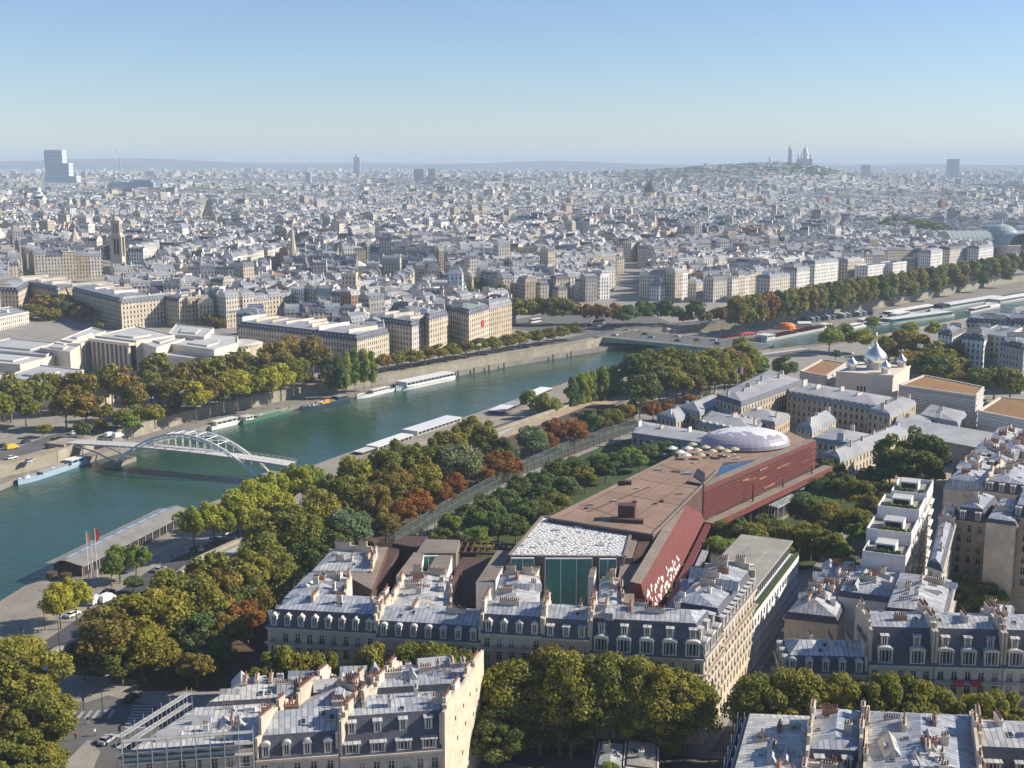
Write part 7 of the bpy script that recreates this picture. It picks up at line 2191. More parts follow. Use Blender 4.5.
M['wglass'] = pm('pale_tower_glass', (0.62, 0.66, 0.70), 0.3, 0.06, .02)
tower('courthouse_tower', 'tallest glass tower stepping up in stacked pale blue boxes on the horizon', 60, 4250, 22, [(176, 54, 6, 'wglass'), (163, 40, -4, 'wglass'), (150, 30, -14, 'wglass')], 'wglass')
tower('tower_block', 'slim dark lone tower on the horizon between the stepped tower and the hill', 357, 7000, 16, [(157, 17, 0, 'bglass'), (154, 5, 0, 'wglass')], 'bglass')
tower('tower_block', 'broad grey slab block seen near the slim dark tower', 419, 4700, 12, [(169, 18, 0, 'concrete')], 'concrete')
tower('tower_block', 'lighter slab block joined to the broad grey slab', 432, 4750, 12, [(168.5, 14, 0, 'stone')], 'concrete')
tower('tower_block', 'grey slab on the horizon just past the hill with the white basilica', 866, 6500, 14, [(165, 22, 0, 'concrete')], 'concrete')
tower('tower_block', 'blue glass tower standing alone on the horizon past the hill', 953, 6800, 22, [(159, 27, 0, 'bglass')], 'bglass')
tower('tower_block', 'long dark low slab at the foot of the stepped glass tower', 132, 3500, 14, [(182, 60, 0, 'bglass'), (180, 24, 30, 'bglass')], 'bglass')
tower('tower_block', 'small pale tower left of the slim dark tower', 308, 4300, 10, [(172, 9, 0, 'wglass')], 'wglass')
tower('chimney_stack', 'thin pale factory chimney near the stepped glass tower', 120, 7600, 3, [(158, 3.5, 0, 'wglass')], 'wglass', 'chimney')
M['puff'] = newmat('steam')[0]
b = M['puff'].node_tree.nodes['Principled BSDF']; b.inputs['Base Color'].default_value = (.9, .9, .9, 1); b.inputs['Alpha'].default_value = .10
mb = MB(); rr = random.Random(8)
x0 = (120 - 512) / (FPX / math.cos(PITCH)) * 7600
for k in range(9):
    r_ = 6 + k * 1.2
    mb.lathe([(.1, -r_), (r_ * .7, -r_ * .7), (r_, 0), (r_ * .7, r_ * .7), (.1, r_)], 8, 0, (x0 + rr.uniform(-6, 6) - k * 1, 7600 + rr.uniform(-5, 5), 152 + k * 6.2))
o = mb.build('smoke', M['puff'], smooth_=True); o['kind'] = 'stuff'

M['basil'] = pm('weathered_white_stone', (0.66, 0.66, 0.66), .9, .1, .05)
# the white basilica on its hill
def at_dist(px, d): return (px - 512) / (FPX / math.cos(PITCH)) * d
def z_at(py, d):
    v = (384 - py) / FPX
    return CAMH + d * (-math.sin(PITCH) + v * math.cos(PITCH)) / (math.cos(PITCH) + v * math.sin(PITCH))
BD = 4620
bx = at_dist(805, BD); bz = z_at(166, BD)
LMK['white basilica'] = (bx, BD)
t = thing('basilica', 'white basilica with pointed egg shaped domes crowning the distant hill', 'church', (bx, BD, bz))
SP.append((bx, BD, 60))
mb = MB(); mb.box(-22, 22, -20, 40, -30, 26); mb.lathe([(11, 26), (11, 42)], 16); mb.build('body', M['basil'], t)
mb = MB(); mb.lathe([(11.5, 42), (11, 50), (8, 60), (4, 66), (2.6, 67), (2.6, 72), (.3, 80)], 16); mb.build('main_dome', M['basil'], t)
for sx, sy in ((-17, -14), (17, -14), (-17, 30), (17, 30)):
    mb = MB(); mb.lathe([(5, 24), (5, 32), (4.4, 38), (2, 44), (.3, 48)], 12, 0, (sx, sy, 0)); mb.build('small_dome', M['basil'], t)
mb = MB(); cx_ = at_dist(793, BD) - bx; mb.box(cx_ - 5.5, cx_ + 5.5, 50, 61, -30, 62); mb.lathe([(5, 62), (4.5, 68), (.4, 80)], 8, 0, (cx_, 55.5, 0)); mb.build('bell_tower', M['basil'], t)
wx = at_dist(770, BD); mb = MB(); mb.tube((wx, BD, 80), (wx, BD, z_at(158, BD)), 5, 4, 10); mb.lathe([(5, 0), (0, 7)], 10, 0, (wx, BD, z_at(158, BD)))
tag(mb.build('water_tower', M['basil']), 'small round water tower on the hill crest beside the basilica', 'water tower')

# houses -----------------------------------------------------------------
DCS = []
for k in range(60):
    y = 700 + 5200 * (cr_.random() ** 1.5); x = cr_.uniform(-.5, .5) * y
    DCS.append((x, y, cr_.uniform(0, math.pi / 2), cr_.uniform(54, 88), cr_.uniform(38, 54), cr_.uniform(9, 13)))
DCX = np.array([(d[0], d[1]) for d in DCS])
def local_angle(p):
    best = min(range(len(FW) - 1), key=lambda i: seg_dist(p, FW[i], FW[i + 1]))
    ux, uy, _ = unit(FW[best], FW[best + 1]); return math.atan2(uy, ux)
RIVD = []
for i in range(4, 19):
    a = lerp(FW[i], FW[i + 1], .5); ux, uy, l = unit(FW[i], FW[i + 1])
    for dd in (90, 250):
        RIVD.append((a[0] - uy * dd, a[1] + ux * dd, math.atan2(uy, ux), 84, 52, 12))
DCS += RIVD; DCX = np.array([(d[0], d[1]) for d in DCS])
HOUSES = []
WCH = ['cream'] * 34 + ['pale'] * 33 + ['white'] * 20 + ['grey'] * 9 + ['buff'] * 11 + ['brick'] * 2
RCH = ['zinc'] * 50 + ['pale zinc'] * 17 + ['slate'] * 22 + ['gravel'] * 9 + ['tile'] * 3
FOOTC = [(sum(p[0] for p in P) / len(P), sum(p[1] for p in P) / len(P), P) for P in FOOTG]
def allowed(p, near):
    if abs(p[0]) > p[1] * .44 + 30: return False
    if near:
        if not inside(p, NORTH): return False
        if line_dist(p, FW) < (66 if p[1] > 900 and p[0] > 60 else 42): return False
        for e in EXCL:
            if inside(p, e): return False
        for cx, cy, P in FOOTC:
            if abs(cx - p[0]) < 90 and abs(cy - p[1]) < 90:
                if inside(p, P): return False
    for l, w_ in AVEN:
        if line_dist(p, l) < w_ + 7: return False
    for sx, sy, r_ in SP:
        if math.hypot(p[0] - sx, p[1] - sy) < r_ + 8: return False
    return True
def add_house(c, ang, w_, d_, h, flat=None, near=False, wl_=None, rfb=None, terr=False):
    if not allowed(c, near): return
    ca, sa = math.cos(ang), math.sin(ang)
    P = [(c[0] + ca * a * w_ / 2 - sa * b * d_ / 2, c[1] + sa * a * w_ / 2 + ca * b * d_ / 2) for a, b in ((-1, -1), (1, -1), (1, 1), (-1, 1))]
    rf = cr_.choice(RCH)
    HOUSES.append((math.hypot(*c) - (h - 18) * 2, c, P, h, wl_ or cr_.choice(WCH), rfb or rf, cr_.random(), terr))
for di, (x0, y0, ang, bw, bd, st) in enumerate(DCS):
    ca, sa = math.cos(ang), math.sin(ang)
    river = di >= 60
    reach = 130 if river else 900
    near_d = y0 < 2300
    ni, nj = int(reach / (bw + st)) + 1, int(reach / (bd + st)) + 1
    for i in range(-ni, ni + 1):
        for j in range(-nj, nj + 1):
            u, v = i * (bw + st), j * (bd + st)
            cx, cy = x0 + ca * u - sa * v, y0 + sa * u + ca * v
            if cy < 560 or cy > 6400 or abs(cx) > cy * .46 + 60: continue
            dd = (DCX[:, 0] - cx) ** 2 + (DCX[:, 1] - cy) ** 2
            dd[60:] *= 2.2
            if int(dd.argmin()) != di: continue
            near = cy < 1700
            coarse = cy > 2700
            step = (9, 14.5) if not coarse else (17, 30)
            hb = cr_.uniform(17, 22)
            bw_, br_ = cr_.choice(WCH), cr_.choice(RCH)
            if bw_ == 'brick': bw_ = 'cream'
            for (ox, oy, ln, a2) in ((0, -bd / 2 + 6, bw, 0), (0, bd / 2 - 6, bw, math.pi), (-bw / 2 + 6, 0, bd - 24, -math.pi / 2), (bw / 2 - 6, 0, bd - 24, math.pi / 2)):
                s = -ln / 2
                while s < ln / 2 - 5:
                    w_ = min(cr_.uniform(*step), ln / 2 - s)
                    if ln / 2 - s - w_ < 7: w_ = ln / 2 - s
                    m = s + w_ / 2; s += w_
                    px_, py_ = (m, oy) if ox == 0 else (ox, m)
                    c = (cx + ca * px_ - sa * py_, cy + sa * px_ + ca * py_)
                    h = hb + cr_.uniform(-1.0, 1.0) + (cr_.uniform(-3, 3) if cr_.random() < .25 else 0) + (cr_.uniform(6, 14) if cr_.random() < .025 else 0)
                    if cr_.random() < .04: h *= .6
                    add_house(c, ang + a2, w_ - .05, 10.8 + cr_.uniform(-.4, .5), h, near=near, wl_=bw_ if cr_.random() < .6 else None, rfb=br_ if cr_.random() < .6 else None, terr=True)
            for k in range(6 if not coarse else 3):
                px_, py_ = cr_.uniform(-.32, .32) * bw, cr_.uniform(-.2, .2) * bd
                c = (cx + ca * px_ - sa * py_, cy + sa * px_ + ca * py_)
                add_house(c, ang + cr_.choice((0, math.pi / 2)), cr_.uniform(8, 16), cr_.uniform(7, 10), cr_.uniform(9, 19), near=near)
HOUSES.sort(key=lambda q: q[0])
have = len([o for o in bpy.data.objects if o.parent is None and o.name.startswith('apartment_building')])
NI = max(0, 296 - have)
used = {}
mw, mr_ = MB(), MB()
cnt = 0
REFS = {'road bridge end': (56, 850), 'colonnaded museum': G(130, 350, 0), 'stone bell tower': LMK['stone bell tower'], 'slender church spire': LMK['slender church spire'], 'white tent roofs': (mx, my), 'great glass hall': LMK['great glass hall'], 'long quay terrace': G(320, 335, 10)}
pend = []
for k, (dst, c, P, h, wl3, rf3, q, terr) in enumerate(HOUSES):
    z0 = elev(*c)
    flat = rf3 == 'gravel'
    low = CR['slate'] if q < .4 else CR[rf3 if rf3 != 'gravel' else 'zinc']
    mh = 2.2 + 1.6 * q
    wc = tuple(min(1, x * (.86 + .28 * ((q * 7.3) % 1))) for x in CW[wl3]); rc = tuple(x * (.8 + .45 * ((q * 3.7) % 1)) for x in CR[rf3])
    r = random.Random(k)
    if cnt < NI and abs(c[0]) < c[1] * .415:
        cnt += 1
        o = midhouse(None, P, h, wc, rc, low, mh, 1.0 + q, z0=z0, seed=k, flat=flat, party=(1, 3) if terr else (), group='old town houses beyond the quay')
        pend.append((o, c, wl3, rf3, flat))
        continue
    a = unit(P[0], P[1])[2]
    if c[1] < 2700:
        midgeo(mw, mr_, P, h, wc, rc, low, mh, 1.0 + q, r, flat=flat, dorm=c[1] < 1250, z0=z0, party=(1, 3) if terr else (), rough=c[1] > 1500)
    else:
        midgeo(mw, mr_, P, h, wc, rc, low, mh * .8, .8 + q, r, flat=flat, dorm=False, z0=z0, party=(1, 3) if terr else (), chim=cr_.random() < .7, rough=True)
# suburbs out to the horizon
for k in range(21000):
    y = 5600 + 13500 * (cr_.random() ** 1.25); x = cr_.uniform(-.44, .44) * y
    w_, d_, h = cr_.uniform(18, 60), cr_.uniform(12, 26), cr_.uniform(8, 22) + (cr_.uniform(10, 26) if cr_.random() < .05 else 0)
    ang = cr_.uniform(0, math.pi); ca, sa = math.cos(ang), math.sin(ang); z0 = elev(x, y)
    P = [(x + ca * a * w_ / 2 - sa * b * d_ / 2, y + sa * a * w_ / 2 + ca * b * d_ / 2) for a, b in ((-1, -1), (1, -1), (1, 1), (-1, 1))]
    mw.col = CW[cr_.choice(WCH)]; mw.prism(P, z0 - 3, z0 + h, 0, 0)
    mr_.col = CR[cr_.choice(RCH)]; mr_.add([(p[0], p[1], z0 + h + .3) for p in P], [(0, 1, 2, 3)])
o = mw.build('distant_houses', M['cwall'], color=True); o['kind'] = 'stuff'
rf_ = mr_.build('roofs', M['croof'], o, color=True)
# labels by nearest landmark
byk = {}
for o, c, wl3, rf3, flat in pend:
    rn = min(REFS, key=lambda n_: math.hypot(c[0] - REFS[n_][0], c[1] - REFS[n_][1]))
    byk.setdefault((rn, wl3, rf3, flat), []).append((math.hypot(c[0] - REFS[rn][0], c[1] - REFS[rn][1]), o))
for (rn, wl3, rf3, flat), l in byk.items():
    l.sort(key=lambda q: q[0])
    for i, (d_, o) in enumerate(l):
        rt = {'zinc': 'grey zinc', 'pale zinc': 'pale zinc', 'slate': 'dark slate', 'gravel': 'flat gravel', 'tile': 'red tile'}[rf3]
        of = f'{ORD[i]} to the {rn}' if len(l) > 1 else f'only such one near the {rn}'
        tag(o, f'{wl3} walled town house with {rt} roof, {of}')
# specks of trees in the far streets
V = []
rs = np.random.RandomState(5)
HNEAR = [q for q in HOUSES if q[1][1] < 1500]
n_t = 0
while n_t < 800:
    y = 760 + 4200 * rs.rand() ** 1.6; x = rs.uniform(-.44, .44) * y
    if math.sin(x * .011 + 1) * math.cos(y * .006 + x * .004) < -.1 and rs.rand() < .85: continue
    if not inside((x, y), NORTH): continue
    if y < 1350 and not allowed((x, y), True): continue
    if line_dist((x, y), FW) < 70: continue
    if any(abs(hc[1][0] - x) < 9 and abs(hc[1][1] - y) < 9 for hc in HNEAR): continue
    n_t += 1
    m = 150; d = rs.normal(size=(m, 3)); d /= np.linalg.norm(d, axis=1)[:, None]
    c = np.array([x, y, elev(x, y) + 9]); pos = c + d * np.array([6, 6, 6.5]) * rs.uniform(.6, 1.0, (m, 1))
    tt = np.cross(d, rs.normal(size=(m, 3))); tt /= np.linalg.norm(tt, axis=1)[:, None]; bb = np.cross(d, tt)
    V.append(np.stack([pos - tt * 1.6, pos - bb * 1.2, pos + tt * 1.6, pos + bb * 1.2], 1).reshape(-1, 3))
for k in range(420):
    x = rs.uniform(480, 1260); y = rs.uniform(4250, 4680)
    if math.hypot(x - bx, y - BD) < 40: continue
    m = 60; d = rs.normal(size=(m, 3)); d /= np.linalg.norm(d, axis=1)[:, None]
    c = np.array([x, y, elev(x, y) + 15]); pos = c + d * np.array([14, 10, 11]) * rs.uniform(.6, 1.0, (m, 1))
    tt = np.cross(d, rs.normal(size=(m, 3))); tt /= np.linalg.norm(tt, axis=1)[:, None]; bb = np.cross(d, tt)
    V.append(np.stack([pos - tt * 4, pos - bb * 3, pos + tt * 4, pos + bb * 3], 1).reshape(-1, 3))
V = np.concatenate(V); nq = len(V) // 4
me = bpy.data.meshes.new('distant_trees')
me.from_pydata(V.tolist(), [], [(4 * i, 4 * i + 1, 4 * i + 2, 4 * i + 3) for i in range(nq)])
me.materials.append(LEAF['dark'])
o = bpy.data.objects.new('distant_trees', me); COL.objects.link(o); o['kind'] = 'stuff'
# low wooded hills on the horizon
mb = MB()
for (d, f_, sd_) in ((15500, lambda q: 62 + 84 * math.exp(-((q + .32) / .11) ** 2) + 48 * math.exp(-((q - .03) / .08) ** 2) + 6 * math.sin(q * 40), 0), (21000, lambda q: 62 + 46 * math.exp(-((q + .16) / .16) ** 2) + 22 * math.exp(-((q - .25) / .12) ** 2) + 7 * math.sin(q * 55 + 2), 1)):
    n = 90; rows_ = []
    for j, (dd, k) in enumerate(((-1800, 0), (-900, .6), (0, 1), (1200, .7), (2400, 0))):
        rows_.append([(-.6 * d + 1.2 * d * i / n, d + dd, 26 + f_(-.6 + 1.2 * i / n) * k) for i in range(n + 1)])
    for j in range(4):
        for i in range(n):
            mb.quad(rows_[j][i], rows_[j][i + 1], rows_[j + 1][i + 1], rows_[j + 1][i])
o = mb.build('hills', M['hillm'], smooth_=True); o['kind'] = 'structure'

# ------------------------------------------------------------------ traffic, lamps, flags
def car_parts(paint, kind='car'):
    t = bpy.data.objects.new('parked_car', None); COL.objects.link(t)
    L, W_2 = (4.4, .88) if kind == 'car' else (5.4, 1.0)
    prof = [(-L / 2, .35), (-L / 2, .8), (-L / 2 + .1, .95), (L * .22, .98), (L / 2 - .15, .8), (L / 2, .6), (L / 2, .35)] if kind == 'car' else [(-L / 2, .35), (-L / 2, 2.0), (-L / 2 + .2, 2.2), (L * .18, 2.2), (L * .36, 1.3), (L / 2, 1.0), (L / 2, .35)]
    mb = MB(); n = len(prof)
    vs = [(x, -W_2, z) for x, z in prof] + [(x, W_2, z) for x, z in prof]
    mb.add(vs, [tuple(range(n)), tuple(reversed(range(n, 2 * n)))] + [(i, n + i, n + (i + 1) % n, (i + 1) % n) for i in range(n)])
    if kind == 'car':
        cab = [(-L * .40, .96), (-L * .30, 1.42), (L * .08, 1.45), (L * .24, .97)]
        vs = [(x, -W_2 * (.95 if z < 1.2 else .78), z) for x, z in cab] + [(x, W_2 * (.95 if z < 1.2 else .78), z) for x, z in cab]
        mb.add([(q[0], q[1], q[2] + .02 if q[2] > 1.2 else q[2]) for q in (vs[1], vs[2], vs[6], vs[5])], [(0, 1, 2, 3)])
    bd = mb.build('body', M[paint], t)
    if kind == 'car':
        mb = MB(); mb.add(vs, [(0, 3, 2, 1), (4, 5, 6, 7), (0, 1, 5, 4), (2, 3, 7, 6)]); mb.build('windows', M['glass'], t)
    else:
        mb = MB(); mb.add([(L * .19, -.85, 2.12), (L * .19, .85, 2.12), (L * .355, .9, 1.36), (L * .355, -.9, 1.36)], [(3, 2, 1, 0)]); mb.build('windows', M['glass'], t)
    for sx in (-.31, .31):
        for sy in (-1, 1):
            mb = MB(); mb.tube((L * sx, sy * (W_2 - .16), .32), (L * sx, sy * (W_2 + .03), .32), .32, .32, 10); mb.build('wheel', M['tyre'], t)
    return t
M['silver'] = pm('silver_paint', (0.45, 0.46, 0.48), .3, .05, 1); M['carred'] = pm('dark_red_paint', (0.22, 0.03, 0.03), .3, .05, 1)
CARP = {}
CN = {'white': 'white', 'black': 'black', 'silver': 'silver', 'carred': 'dark red', 'navy': 'dark blue', 'yellow': 'orange yellow'}
def car(x, y, z, rz, paint, label, kind='car', group=None):
    k = (paint, kind)
    if k not in CARP:
        CARP[k] = o = car_parts(paint, kind); o.location = (x, y, z); o.rotation_euler = (0, 0, rz)
    else:
        o = copy_tree(CARP[k], (x, y, z), rz)
    o.name = 'van' if kind == 'van' else 'car'
    tag(o, label, 'van' if kind == 'van' else 'car', group)
qa = math.atan2(.92, .39)
car(*G(73, 616, LQ), LQ + .05, qa, 'white', 'white car driving on the lower quay road beside the yellow green trees')
car(*G(97, 603, LQ), LQ + .05, qa, 'white', 'white van parked on the lower quay, nearer the white car', 'van'); car(*G(107, 601, LQ), LQ + .05, qa, 'white', 'white van parked right against the grove on the lower quay', 'van')
car(*G(108, 594, LQ), LQ + .05, qa, 'black', 'black car parked beside the white vans on the lower quay')
car(*G(214, 541, LQ), LQ + .05, qa, 'silver', 'pale silver car parked past the restaurant barge by the yellow trees')
car(*G(12, 449, 0), .05, qa - .2, 'yellow', 'orange yellow van on the far quay road at the view edge', 'van')
car(*G(12, 459, 0), .05, qa - .2, 'white', 'white car on the far quay road at the view edge'); car(*G(51, 448, 0), .05, qa - .2, 'black', 'black car on the far quay road near the footbridge end')
car(*G(110, 437, 0), .05, qa, 'white', 'white van by the footbridge abutment on the far quay', 'van'); car(*G(118, 437.5, 0), .05, qa, 'white', 'second white van behind the footbridge end towards the treetops', 'van')
ra2 = math.atan2(RB[1][1] - RB[0][1], RB[1][0] - RB[0][0])
rr = random.Random(14)
pl = ['white', 'black', 'silver', 'white', 'navy', 'carred', 'silver', 'black', 'white', 'black', 'silver', 'white']
rb_slots = [('close to the far end', .08), ('a little way out from the far end', .2), ('a quarter of the way over', .3), ('before the middle', .4), ('in the middle', .5), ('just past the middle', .58), ('two thirds over', .66), ('near the treetops', .74)]
for k, (wh, q) in enumerate(rb_slots):
    v = (.25, .62, .4, .75, .3, .55, .7, .4)[k]
    p = lerp(lerp(RB[0], RB[3], v), lerp(RB[1], RB[2], v), q)
    car(p[0], p[1], 1.05, ra2, pl[k], f'{CN[pl[k]]} car crossing the road bridge, {wh}', group='cars on the road bridge')
for k, (x, y) in enumerate(((600, 327), (608, 325), (618, 327), (626, 331), (668, 330), (674, 331), (590, 326), (640, 333))):
    p = G(x, y, 0); car(p[0], p[1], .1, rr.uniform(0, 3), pl[(k * 5 + 3) % 12], f'{CN[pl[(k * 5 + 3) % 12]]} car waiting at the square beyond the road bridge, {NTH[k]} from the bridge', group='cars at the bridge square')
rq = off(resample(FW[6:13], 22), -15)
for k in range(0, len(rq) - 1, 2):
    p = rq[k]; ux, uy, l = unit(rq[k], rq[k + 1]); c_ = pl[(k * 7) % 12]
    car(p[0] + rr.uniform(-1, 1), p[1], .05, math.atan2(uy, ux), c_, f'{CN[c_]} car on the road under the even tree row, {NTH[k // 2]} from the footbridge', group='cars on the far quay road')
# coaches parked at the tour boat quay
def coach(paint):
    t = bpy.data.objects.new('coach', None); COL.objects.link(t)
    mb = MB(); mb.box(-6, 6, -1.25, 1.25, .4, 3.4); bd = mb.build('body', M[paint], t)
    mb = MB(); mb.box(-5.6, 6.02, -1.28, 1.28, 1.7, 2.9); mb.build('windows', M['glass'], t)
    for sx in (-3.6, 3.9):
        for sy in (-1, 1):
            mb = MB(); mb.tube((sx, sy * 1.0, .5), (sx, sy * 1.3, .5), .5, .5, 10); mb.build('wheel', M['tyre'], t)
    return t
cs = {}
for k in range(13):
    c_ = ('navy', 'white', 'silver')[k % 3]
    p = G(806 + k * 5.2, 322 - k * .62, LQ)
    if c_ not in cs: cs[c_] = o = coach(c_); o.location = (*p, LQ + .05); o.rotation_euler = (0, 0, 1.7)
    else: o = copy_tree(cs[c_], (*p, LQ + .05), 1.7)
    tag(o, f'{CN[c_]} coach parked above the tour boats, {NTH[k]} from the road bridge', 'coach', 'coaches parked above the tour boats')
p = G(597, 324, 0)
o = copy_tree(cs['white'], (*p, .1), .6); tag(o, 'white bus turning at the far end of the road bridge', 'bus'); o.name = 'bus'
p = G(535, 323, 0); o = copy_tree(cs['white'], (*p, .1), .9); tag(o, 'white bus passing under the olive trees by the bridge end', 'bus'); o.name = 'bus'
# orange tents by the tour boats
p = G(786, 329, LQ); mb = MB(); mb.lathe([(6, 0), (5.6, 2.5), (4, 4.4), (0, 5.2)], 14, 0, (0, 0, 0), 1.2, .8)
o = mb.build('tent', M['orange'], None); o.location = (*p, LQ); tag(o, 'orange domed tent on the quay behind the red seated tour boat', 'tent')
p = G(804, 327, LQ); mb = MB(); mb.box(-5, 5, -2.5, 2.5, 0, 3); mb.add([(-5.3, -2.8, 3), (5.3, -2.8, 3), (5.3, 2.8, 3), (-5.3, 2.8, 3), (-5, 0, 4.4), (5, 0, 4.4)], [(0, 1, 5, 4), (2, 3, 4, 5), (1, 2, 5), (3, 0, 4)], 1)
o = mb.build('ticket_kiosk', [M['offwhite'], M['white']], None); o.location = (*p, LQ); tag(o, 'white ticket kiosk beside the orange tent on the quay', 'kiosk')
# street lamps
def lamp_proto():
    t = bpy.data.objects.new('street_lamp', None); COL.objects.link(t)
    mb = MB(); mb.tube((0, 0, 0), (0, 0, 9), .1, .06, 6); mb.tube((0, 0, 9), (1.4, 0, 9.3), .05, .05, 5); mb.build('post', M['iron'], t)
    mb = MB(); mb.box(1.0, 1.9, -.15, .15, 9.2, 9.35); mb.build('lamp_head', M['steel'], t)
    return t
lp = None
spots = [('the bottom left junction', G(123, 768, 0), 0), ('the bottom left junction', G(103, 718, 0), 0), ('the quay footpath', G(60, 655, 0), 0), ('the lower quay', G(45, 630, LQ), LQ), ('the lower quay', G(96, 590, LQ), LQ)]
for i in range(6):
    for sg in (0, 1):
        q = lerp(RB[0], RB[1], .06 + .15 * i) if sg == 0 else lerp(RB[3], RB[2], .06 + .15 * i)
        spots.append(('the road bridge', (q[0] + (.6 if sg == 0 else -.6), q[1] + (.8 if sg == 0 else -.8)), 1.1))
for i, p in enumerate(off(resample(FW[7:13], 34), -6)): spots.append(('the even tree row', p, 0))
lc = {}
for (wh, p, z) in spots:
    i = lc.get(wh, 0); lc[wh] = i + 1
    if lp is None: lp = lamp_proto(); o = lp; o.location = (p[0], p[1], z)
    else: o = copy_tree(lp, (p[0], p[1], z), rr.uniform(0, 6))
    tag(o, f'dark street lamp on a slim post by {wh}, {["first", "second", "third", "fourth", "fifth", "sixth", "seventh", "eighth", "ninth", "tenth", "eleventh", "twelfth"][i % 12]} along', 'street lamp', 'slim dark street lamps')
# flagpoles by the restaurant barge
for k, (px, py, h) in enumerate(((89, 580, 15), (93.5, 579, 12), (97.5, 577, 15))):
    p = G(px, py, LQ)
    t = thing('flagpole', ['tall white flagpole with a drooping red and white flag nearest the river', 'short bare white flagpole between the two flags', 'tall white flagpole with a red and white flag nearest the trees'][k], 'flagpole', (*p, LQ))
    mb = MB(); mb.tube((0, 0, 0), (0, 0, h), .14, .08, 6); mb.build('pole', M['white'], t)
    if k != 1:
        mb = MB(); mb.add([(.1, 0, h - .3), (1.1, .3, h - .6), (.9, .35, h - 3.6), (.1, 0, h - 4.4)], [(0, 1, 2, 3), (3, 2, 1, 0)][:1])
        mb.add([(.1, .06, h - .3), (.1, .06, h - 4.4), (.9, .41, h - 3.6), (1.1, .36, h - .6)], [(0, 1, 2, 3)]); mb.build('flag', M['redp'] if k else M['brick'], t)
p = G(737, 388, 12); t = thing('flagpole', 'flagpole with a small tricolour flag on the palace wing by the river grove', 'flagpole', (*p, 13))
mb = MB(); mb.tube((0, 0, 0), (0, 0, 9), .12, .08, 6); mb.build('pole', M['white'], t)
for k, m_ in enumerate(('navy', 'white', 'redp')):
    mb = MB(); mb.box(k * 1.3 + .1, k * 1.3 + 1.4, -.03, .03, 6, 9); mb.build('flag_stripe', M[m_], t)
# traffic lights at the junction
for k, (px, py) in enumerate(((120, 742), (127, 745), (60, 727), (84, 712))):
    p = G(px, py, 0)
    t = thing('traffic_light', ['traffic light on the kerb closest to the scaffolding', 'traffic light in the road beside the scaffolding', 'traffic light beside the big corner tree', 'traffic light by the lawn edge across the zebra crossing'][k], 'traffic light', (*p, .1))
    mb = MB(); mb.tube((0, 0, 0), (0, 0, 3.2), .08, .08, 6); mb.build('post', M['iron'], t)
    mb = MB(); mb.box(-.18, .18, -.2, .12, 2.4, 3.4); mb.build('signal_head', M['black'], t)

# ------------------------------------------------------------------ people, a few more parked cars
def person_mesh(arm):
    me = bpy.data.meshes.new('person')
    J = [((0, 0, .95), .15), ((0, 0, 1.18), .145), ((0, 0, 1.40), .17), ((0, .01, 1.52), .065), ((0, .02, 1.63), .105), ((0, .01, 1.74), .085),
         ((.10, 0, .88), .105), ((.11, .10, .48), .07), ((.11, .03, .08), .045), ((.11, .15, .04), .05), ((-.10, 0, .88), .105), ((-.11, -.06, .48), .07), ((-.11, -.20, .10), .045), ((-.11, -.09, .04), .05),
         ((.20, 0, 1.38), .07), ((.27, -.05, 1.12), .05), ((.26, .06 * arm, .88), .042), ((-.20, 0, 1.38), .07), ((-.27, .04, 1.12), .05), ((-.26, .10, .88), .042)]
    E_ = [(0, 1), (1, 2), (2, 3), (3, 4), (4, 5), (0, 6), (6, 7), (7, 8), (8, 9), (0, 10), (10, 11), (11, 12), (12, 13), (2, 14), (14, 15), (15, 16), (2, 17), (17, 18), (18, 19)]
    me.from_pydata([j[0] for j in J], E_, [])
    o = bpy.data.objects.new('person', me); COL.objects.link(o)
    md = o.modifiers.new('skin', 'SKIN')
    for k, v in enumerate(me.skin_vertices[0].data):
        v.radius = (J[k][1], J[k][1]); v.use_root = (k == 0)
    sb = o.modifiers.new('sub', 'SUBSURF'); sb.levels = sb.render_levels = 1
    dg = bpy.context.evaluated_depsgraph_get(); dg.update()
    m2 = bpy.data.meshes.new_from_object(o.evaluated_get(dg))
    bpy.data.objects.remove(o)
    return m2
M['skin'] = pm('skin', (0.45, 0.29, 0.21), .6, .05, 4)
def dressed(top, legs):
    me = person_mesh(1)
    for m_ in (top, legs, 'skin'): me.materials.append(M[m_])
    for p in me.polygons:
        z = p.center.z
        p.material_index = 2 if z > 1.5 else (0 if z > .92 and not (abs(p.center.x) > .22 and z < .95) else 1)
    return me
PM = [(dressed('navy', 'black'), 'dark blue top and black trousers'), (dressed('redp', 'navy'), 'red top and dark trousers'), (dressed('white', 'navy'), 'white top and dark trousers'), (dressed('black', 'stone_y'), 'black top and beige trousers')]
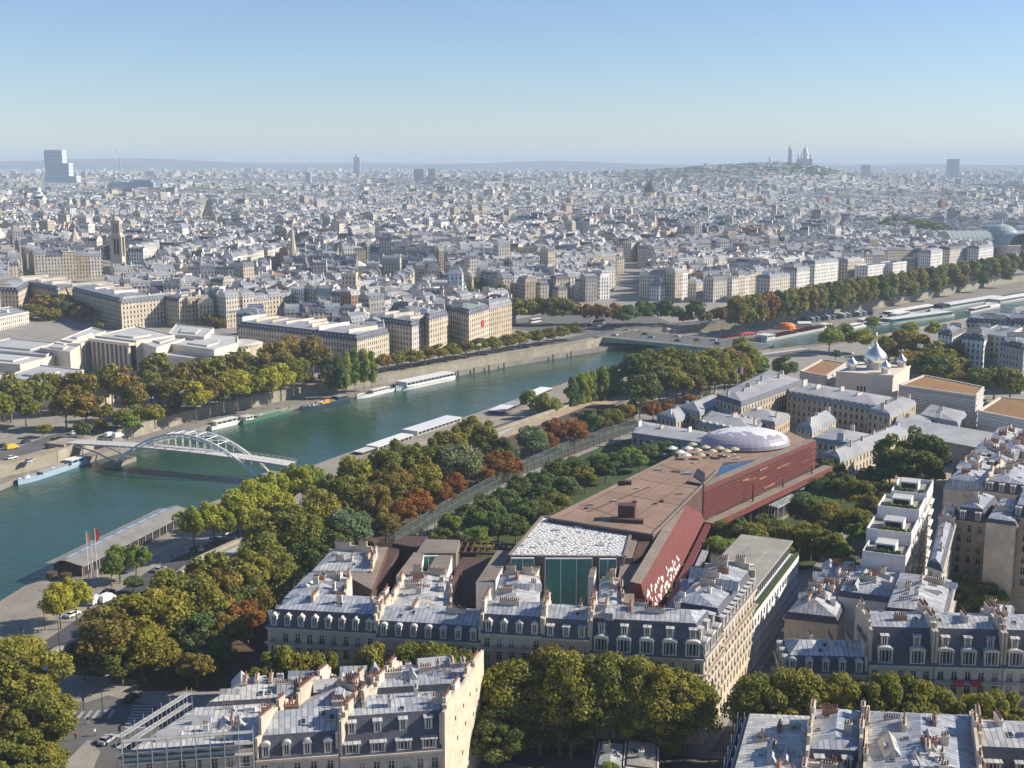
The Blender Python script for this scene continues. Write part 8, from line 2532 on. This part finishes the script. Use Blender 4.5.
WH = [((21, 632), LQ, 'walking on the lower quay beside the lamp'), ((24, 637), LQ, 'on the lower quay just behind the first walker'), ((60, 610), LQ, 'crossing the lower quay near the white car'), ((112, 588), LQ, 'beside the black car by the white vans'), ((150, 566), LQ, 'strolling along the restaurant barge'),
      ((88, 724), 0, 'stepping onto the zebra crossing'), ((95, 736), 0, 'in the middle of the junction'), ((76, 740), .14, 'standing at the corner kerb'), ((172, 560), LQ, 'farther along beside the restaurant barge'), ((34, 486), LQ, 'on the sandy quay above the pale blue barge'), ((24, 480), LQ, 'on the sandy quay towards the view edge')]
for k, ((px, py), z, wh) in enumerate(WH):
    me, dress = PM[(k * 3) % 4]
    o = bpy.data.objects.new('person', me); COL.objects.link(o)
    o.location = (*G(px, py, z), z + .03); o.rotation_euler = (0, 0, k * 1.3)
    tag(o, f'person in {dress} {wh}', 'person')
for k, (px, py, z, c_) in enumerate(((160, 571, LQ, 'silver'), (196, 550, LQ, 'black'), (228, 534, LQ, 'white'), (128, 572, LQ, 'navy'), (30, 462, 0, 'silver'), (4, 447, 0, 'black'), (26, 443, 0, 'navy'), (140, 428, 0, 'silver'), (60, 440, 0, 'carred'), (74, 434, 0, 'white'), (108, 742, 0, 'silver'), (132, 700, 0, 'black'))):
    wh = ['parked on the lower quay past the restaurant barge flags', 'parked on the lower quay under the yellow trees', 'farthest along the lower quay under yellow trees', 'parked by the small round bush on the lower quay', 'driving along the far quay wall', 'on the far quay road behind the orange van', 'parked under the far quay trees', 'parked behind the white vans at the footbridge', 'parked under trees above the footbridge end', 'parked beside the dark red car under trees', 'waiting at the scaffolded corner of the junction', 'driving away along the shaded avenue'][k]
    car(*G(px, py, z), z + .05, qa if k != 11 else 1.2, c_, f'{CN[c_]} car {wh}')
# ------------------------------------------------------------------ air
mb = MB(); mb.box(-27000, 27000, -800, 30000, -9.0, 262, 0)
hm = bpy.data.materials.new('haze'); hm.use_nodes = True
t_ = hm.node_tree
for n_ in list(t_.nodes):
    if n_.type == 'BSDF_PRINCIPLED': t_.nodes.remove(n_)
pv = t_.nodes.new('ShaderNodeVolumePrincipled')
pv.inputs['Color'].default_value = (0.69, 0.85, 1.0, 1)
pv.inputs['Density'].default_value = HAZE
pv.inputs['Anisotropy'].default_value = 0.0
t_.links.new(pv.outputs[0], t_.nodes['Material Output'].inputs['Volume'])
ho = mb.build('haze', hm); ho['kind'] = 'stuff'
